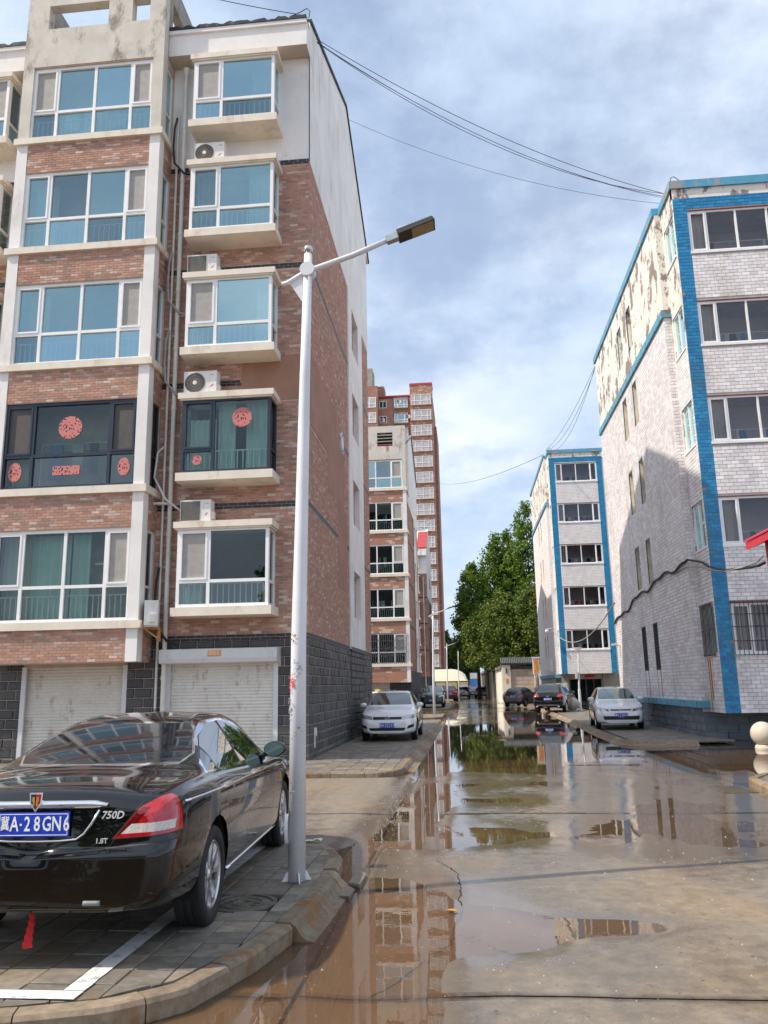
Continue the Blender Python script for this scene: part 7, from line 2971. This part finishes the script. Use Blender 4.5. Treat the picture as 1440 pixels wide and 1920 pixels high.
make_car('green_car', 'suv', 'dark green car facing the viewer behind the small lamp island', 'paint_green', -2.66, 64.6, .10, 180, '冀A53R21', None, .09, 'chrome', 'car_glass_green')
make_car('maroon_car', 'suv', 'maroon car half hidden behind the dark green car', 'paint_maroon', -2.05, 87.0, .10, 6, None, '冀A17H30', .12)
make_car('silver_sport_utility', 'suv', 'silver grey sport utility car seen from behind beside the cream canopy', 'paint_silver', -.55, 112.5, .0, 0, None, '冀A90D66', .12)
make_car('pale_sport_utility', 'suv', 'pale silver sport utility car at the street end beside the boundary wall', 'paint_silver', 1.95, 114.5, .0, -3, None, '冀A35T42', .12)
make_car('dark_far_car', 'suv', 'dark car in the gap between the two silver cars at the street end', 'paint_darkgrey', .85, 124.0, .0, 180, '冀A71F08', None, .12)
# red and white taxi behind the white sedan
tx = make_car('taxi', 'saloon', 'white and red taxi with a roof sign behind the white sedan', 'paint_white_car', -4.95, 46.0, .0, -60, None, None, .09)
mb = MB()
mb.hexa([(-.30, -.08, 1.46), (.30, -.08, 1.46), (.30, .08, 1.46), (-.30, .08, 1.46), (-.24, -.05, 1.60), (.24, -.05, 1.60), (.24, .05, 1.60), (-.24, .05, 1.60)])
mb.build('roof_sign', 'badge_gold', tx, False, False)
mb = MB()
mb.box(-.874, .874, -1.6, 1.5, .56, .78)
mb.build('red_stripe', 'paint_red', tx, False, False)
# ------------------------------------------------------------------ trees
def leaf_mesh(clumps, per, size, rng, spread):
    vs, fs, tn = [], [], []
    for (c, rad, tone) in clumps:
        for _ in range(per):
            d = Vector((rng.gauss(0, 1), rng.gauss(0, 1), rng.gauss(0, 1)))
            p = c + d.normalized() * rad * (rng.random() ** .45) * spread
            n = (d.normalized() * .6 + Vector((rng.gauss(0, .6), rng.gauss(0, .6), rng.gauss(.35, .6)))).normalized()
            a = n.orthogonal().normalized()
            a = Matrix.Rotation(rng.random() * 6.28, 3, n) @ a
            b = n.cross(a)
            s = size * rng.uniform(.6, 1.3)
            i = len(vs)
            vs += [p - a * s * .5, p + b * s * .38, p + a * s * .55 - n * s * .12, p - b * s * .38]
            fs.append((i, i + 1, i + 2, i + 3))
            tn.append(min(.999, max(.001, tone + rng.gauss(0, .16))))
    return vs, fs, tn


def tree(x, y, h, shape, label, mat, group, seed, trunk_r=.22, per=46, size=.30, z0=0.0, base=.18, name='leafy_tree', nclump=420, clr=.80):
    """shape: list of (height fraction, radius) for the crown outline"""
    rng = random.Random(seed)
    t = thing(name, label, 'tree', (x, y, z0), 0, group)
    mb = MB()
    lean = rng.uniform(-.4, .4)
    mb.tube([(0, 0, -.05), (lean * .1, 0, h * .25), (lean * .5, .1, h * .55), (lean, 0, h * .9)], [trunk_r, trunk_r * .8, trunk_r * .5, .04], 9)
    for k in range(16):
        zz = h * (base + (.85 - base) * k / 16)
        a = rng.random() * 6.28
        rr_ = curve(shape)(zz / h)
        p = Vector((lean * zz / h, 0, zz))
        e = p + Vector((math.cos(a) * rr_ * .8, math.sin(a) * rr_ * .8, rr_ * rng.uniform(.3, .9)))
        mb.tube([p, p.lerp(e, .5) + Vector((0, 0, .15)), e], [trunk_r * .35 * (1 - .6 * k / 16), .05, .02], 5)
    mb.build('trunk', 'bark', t, True, False)
    prof = curve(shape)
    clumps = []
    wob = [(rng.uniform(1, 4), rng.random() * 6.28, rng.uniform(.06, .18)) for _ in range(4)]
    while len(clumps) < nclump:
        f = base + (1.0 - base) * rng.random()
        rr_ = prof(f)
        if rng.random() > (rr_ / max(r for _, r in shape)) + .12:
            continue
        a = rng.random() * 6.28
        k = 1 + sum(w_ * math.sin(n_ * a + ph + f * 9) for n_, ph, w_ in wob)
        q = rr_ * k * (rng.random() ** .38)
        c = Vector((lean * f + q * math.cos(a), q * math.sin(a), f * h + rng.gauss(0, .2)))
        clumps.append((c, clr * rng.uniform(.55, 1.15), rng.uniform(.15, .75)))
    vs, fs, tn = leaf_mesh(clumps, per, size, rng, 1.0)
    mb = MB()
    mb.v, mb.f, mb.m, mb.t = [tuple(v) for v in vs], fs, [0] * len(fs), tn
    mb.build('crown', mat, t, False, False)
    return t


POP = [(0, .5), (.12, 2.5), (.3, 3.3), (.5, 3.2), (.7, 2.6), (.88, 1.5), (1.0, .2)]
RND = [(0, .8), (.15, 2.6), (.4, 3.9), (.65, 3.7), (.85, 2.4), (1.0, .4)]
G1, G2 = 'tall trees behind the boundary wall', 'lower spreading trees at the boundary wall'
tree(1.6, 108, 17.5, [(f, r * .95) for f, r in POP], 'pointed green tree at the left end of the tall row, over the street', 'leaf_poplar', G1, 1, .25, base=.30)
tree(4.2, 110, 21.5, POP, 'second tall pointed green tree from the street in the row behind the wall', 'leaf_poplar', G1, 2, .25)
tree(6.4, 112, 22.5, POP, 'third tall pointed green tree from the street in the row behind the wall', 'leaf_poplar', G1, 3, .25)
tree(8.9, 108, 25.5, [(f, r * 1.1) for f, r in POP], 'tallest green tree rising beside the far tiled house', 'leaf_poplar', G1, 4, .28, 50, .32, nclump=340)
tree(12.2, 109, 25.0, [(f, r * 1.15) for f, r in POP], 'tall green tree mostly hidden behind the far tiled house', 'leaf_poplar', G1, 5, .28)
tree(2.5, 101, 11.0, [(f, r * .85) for f, r in RND], 'low olive green tree hanging over the street end', 'leaf_locust', G2, 6, .2, 52, .27, base=.40)
tree(4.9, 97, 12.2, RND, 'broad olive green tree in the middle above the beige wall', 'leaf_locust', G2, 7, .22, 60, .27, base=.30, nclump=340)
tree(8.2, 96, 12.6, RND, 'olive green tree above the wall next to the far tiled house', 'leaf_locust', G2, 8, .22, 60, .27, base=.28, nclump=340)
G3 = 'distant trees at the end of the street'
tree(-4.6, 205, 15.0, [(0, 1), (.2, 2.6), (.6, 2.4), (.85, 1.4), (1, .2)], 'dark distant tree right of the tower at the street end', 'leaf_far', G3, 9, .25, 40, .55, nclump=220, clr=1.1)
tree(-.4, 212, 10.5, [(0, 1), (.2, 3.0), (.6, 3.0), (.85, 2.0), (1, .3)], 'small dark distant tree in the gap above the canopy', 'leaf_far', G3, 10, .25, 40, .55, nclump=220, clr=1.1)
# trees and a house across the way behind the viewer, seen only as reflections in panes and paint
G4 = 'trees across the street behind the viewer'
tree(-9.5, -15, 10.5, RND, 'leafy tree behind the viewer mirrored in the dark framed balcony', 'leaf_poplar', G4, 11, .2, 40, .34, nclump=220)
tree(-3.5, -18, 9.5, RND, 'leafy tree behind the viewer mirrored in the small bays', 'leaf_poplar', G4, 12, .2, 40, .34, nclump=220)


# ------------------------------------------------------------------ a person behind the far black car
def person(x, y, rz):
    t = thing('person', 'person in a white shirt standing behind the farther black car', 'person', (x, y, .03), R(rz))
    me = bpy.data.meshes.new('body')
    J = [(0, 0, .92), (0, .01, 1.12), (0, 0, 1.36), (0, 0, 1.46), (0, .02, 1.53), (0, .03, 1.60),
         (.18, 0, 1.36), (.25, .05, 1.10), (.22, .22, .92), (.21, .28, .86), (-.18, 0, 1.36), (-.26, -.02, 1.10), (-.25, .06, .88), (-.25, .09, .80),
         (.09, 0, .88), (.10, .03, .50), (.10, -.02, .09), (.11, .12, .04), (-.09, 0, .88), (-.11, -.04, .50), (-.11, -.10, .09), (-.12, .04, .04)]
    E_ = [(0, 1), (1, 2), (2, 3), (3, 4), (4, 5), (2, 6), (6, 7), (7, 8), (8, 9), (2, 10), (10, 11), (11, 12), (12, 13), (0, 14), (14, 15), (15, 16), (16, 17), (0, 18), (18, 19), (19, 20), (20, 21)]
    RD = [.15, .14, .15, .055, .085, .07, .06, .045, .035, .04, .06, .045, .035, .04, .09, .065, .045, .035, .09, .065, .045, .035]

    def skin(idx, grow_, name, mat):
        ids = sorted(idx)
        mp = {k: i for i, k in enumerate(ids)}
        m = bpy.data.meshes.new(name)
        m.from_pydata([J[k] for k in ids], [(mp[a], mp[b]) for a, b in E_ if a in mp and b in mp], [])
        m.materials.append(MATS[mat])
        o = link(name, m, t)
        md = o.modifiers.new('skin', 'SKIN')
        for k in ids:
            sv = m.skin_vertices[0].data[mp[k]]
            sv.radius = (RD[k] * grow_, RD[k] * grow_ * .8)
            sv.use_root = (k == ids[0])
        sb = o.modifiers.new('smooth', 'SUBSURF')
        sb.levels = 2
        sb.render_levels = 2
        return o
    skin(range(22), 1.0, 'body', 'skin')
    skin([0, 1, 2, 6, 7, 10, 11], 1.14, 'shirt', 'cloth_white')
    skin([0, 14, 15, 16, 18, 19, 20], 1.12, 'trousers', 'cloth_dark')
    mb = MB()
    prof = [(max(.001, .098 * math.sin(a)), 1.585 - .098 * math.cos(a) * 1.02) for a in [math.pi * (.42 + .58 * k / 10) for k in range(11)]]
    mb.lathe(prof, 18, 'z', (0, .005, 0))
    mb.build('hair', 'hair', t, True, False)


person(5.75, 69.6, 20)

letters_to_mesh()
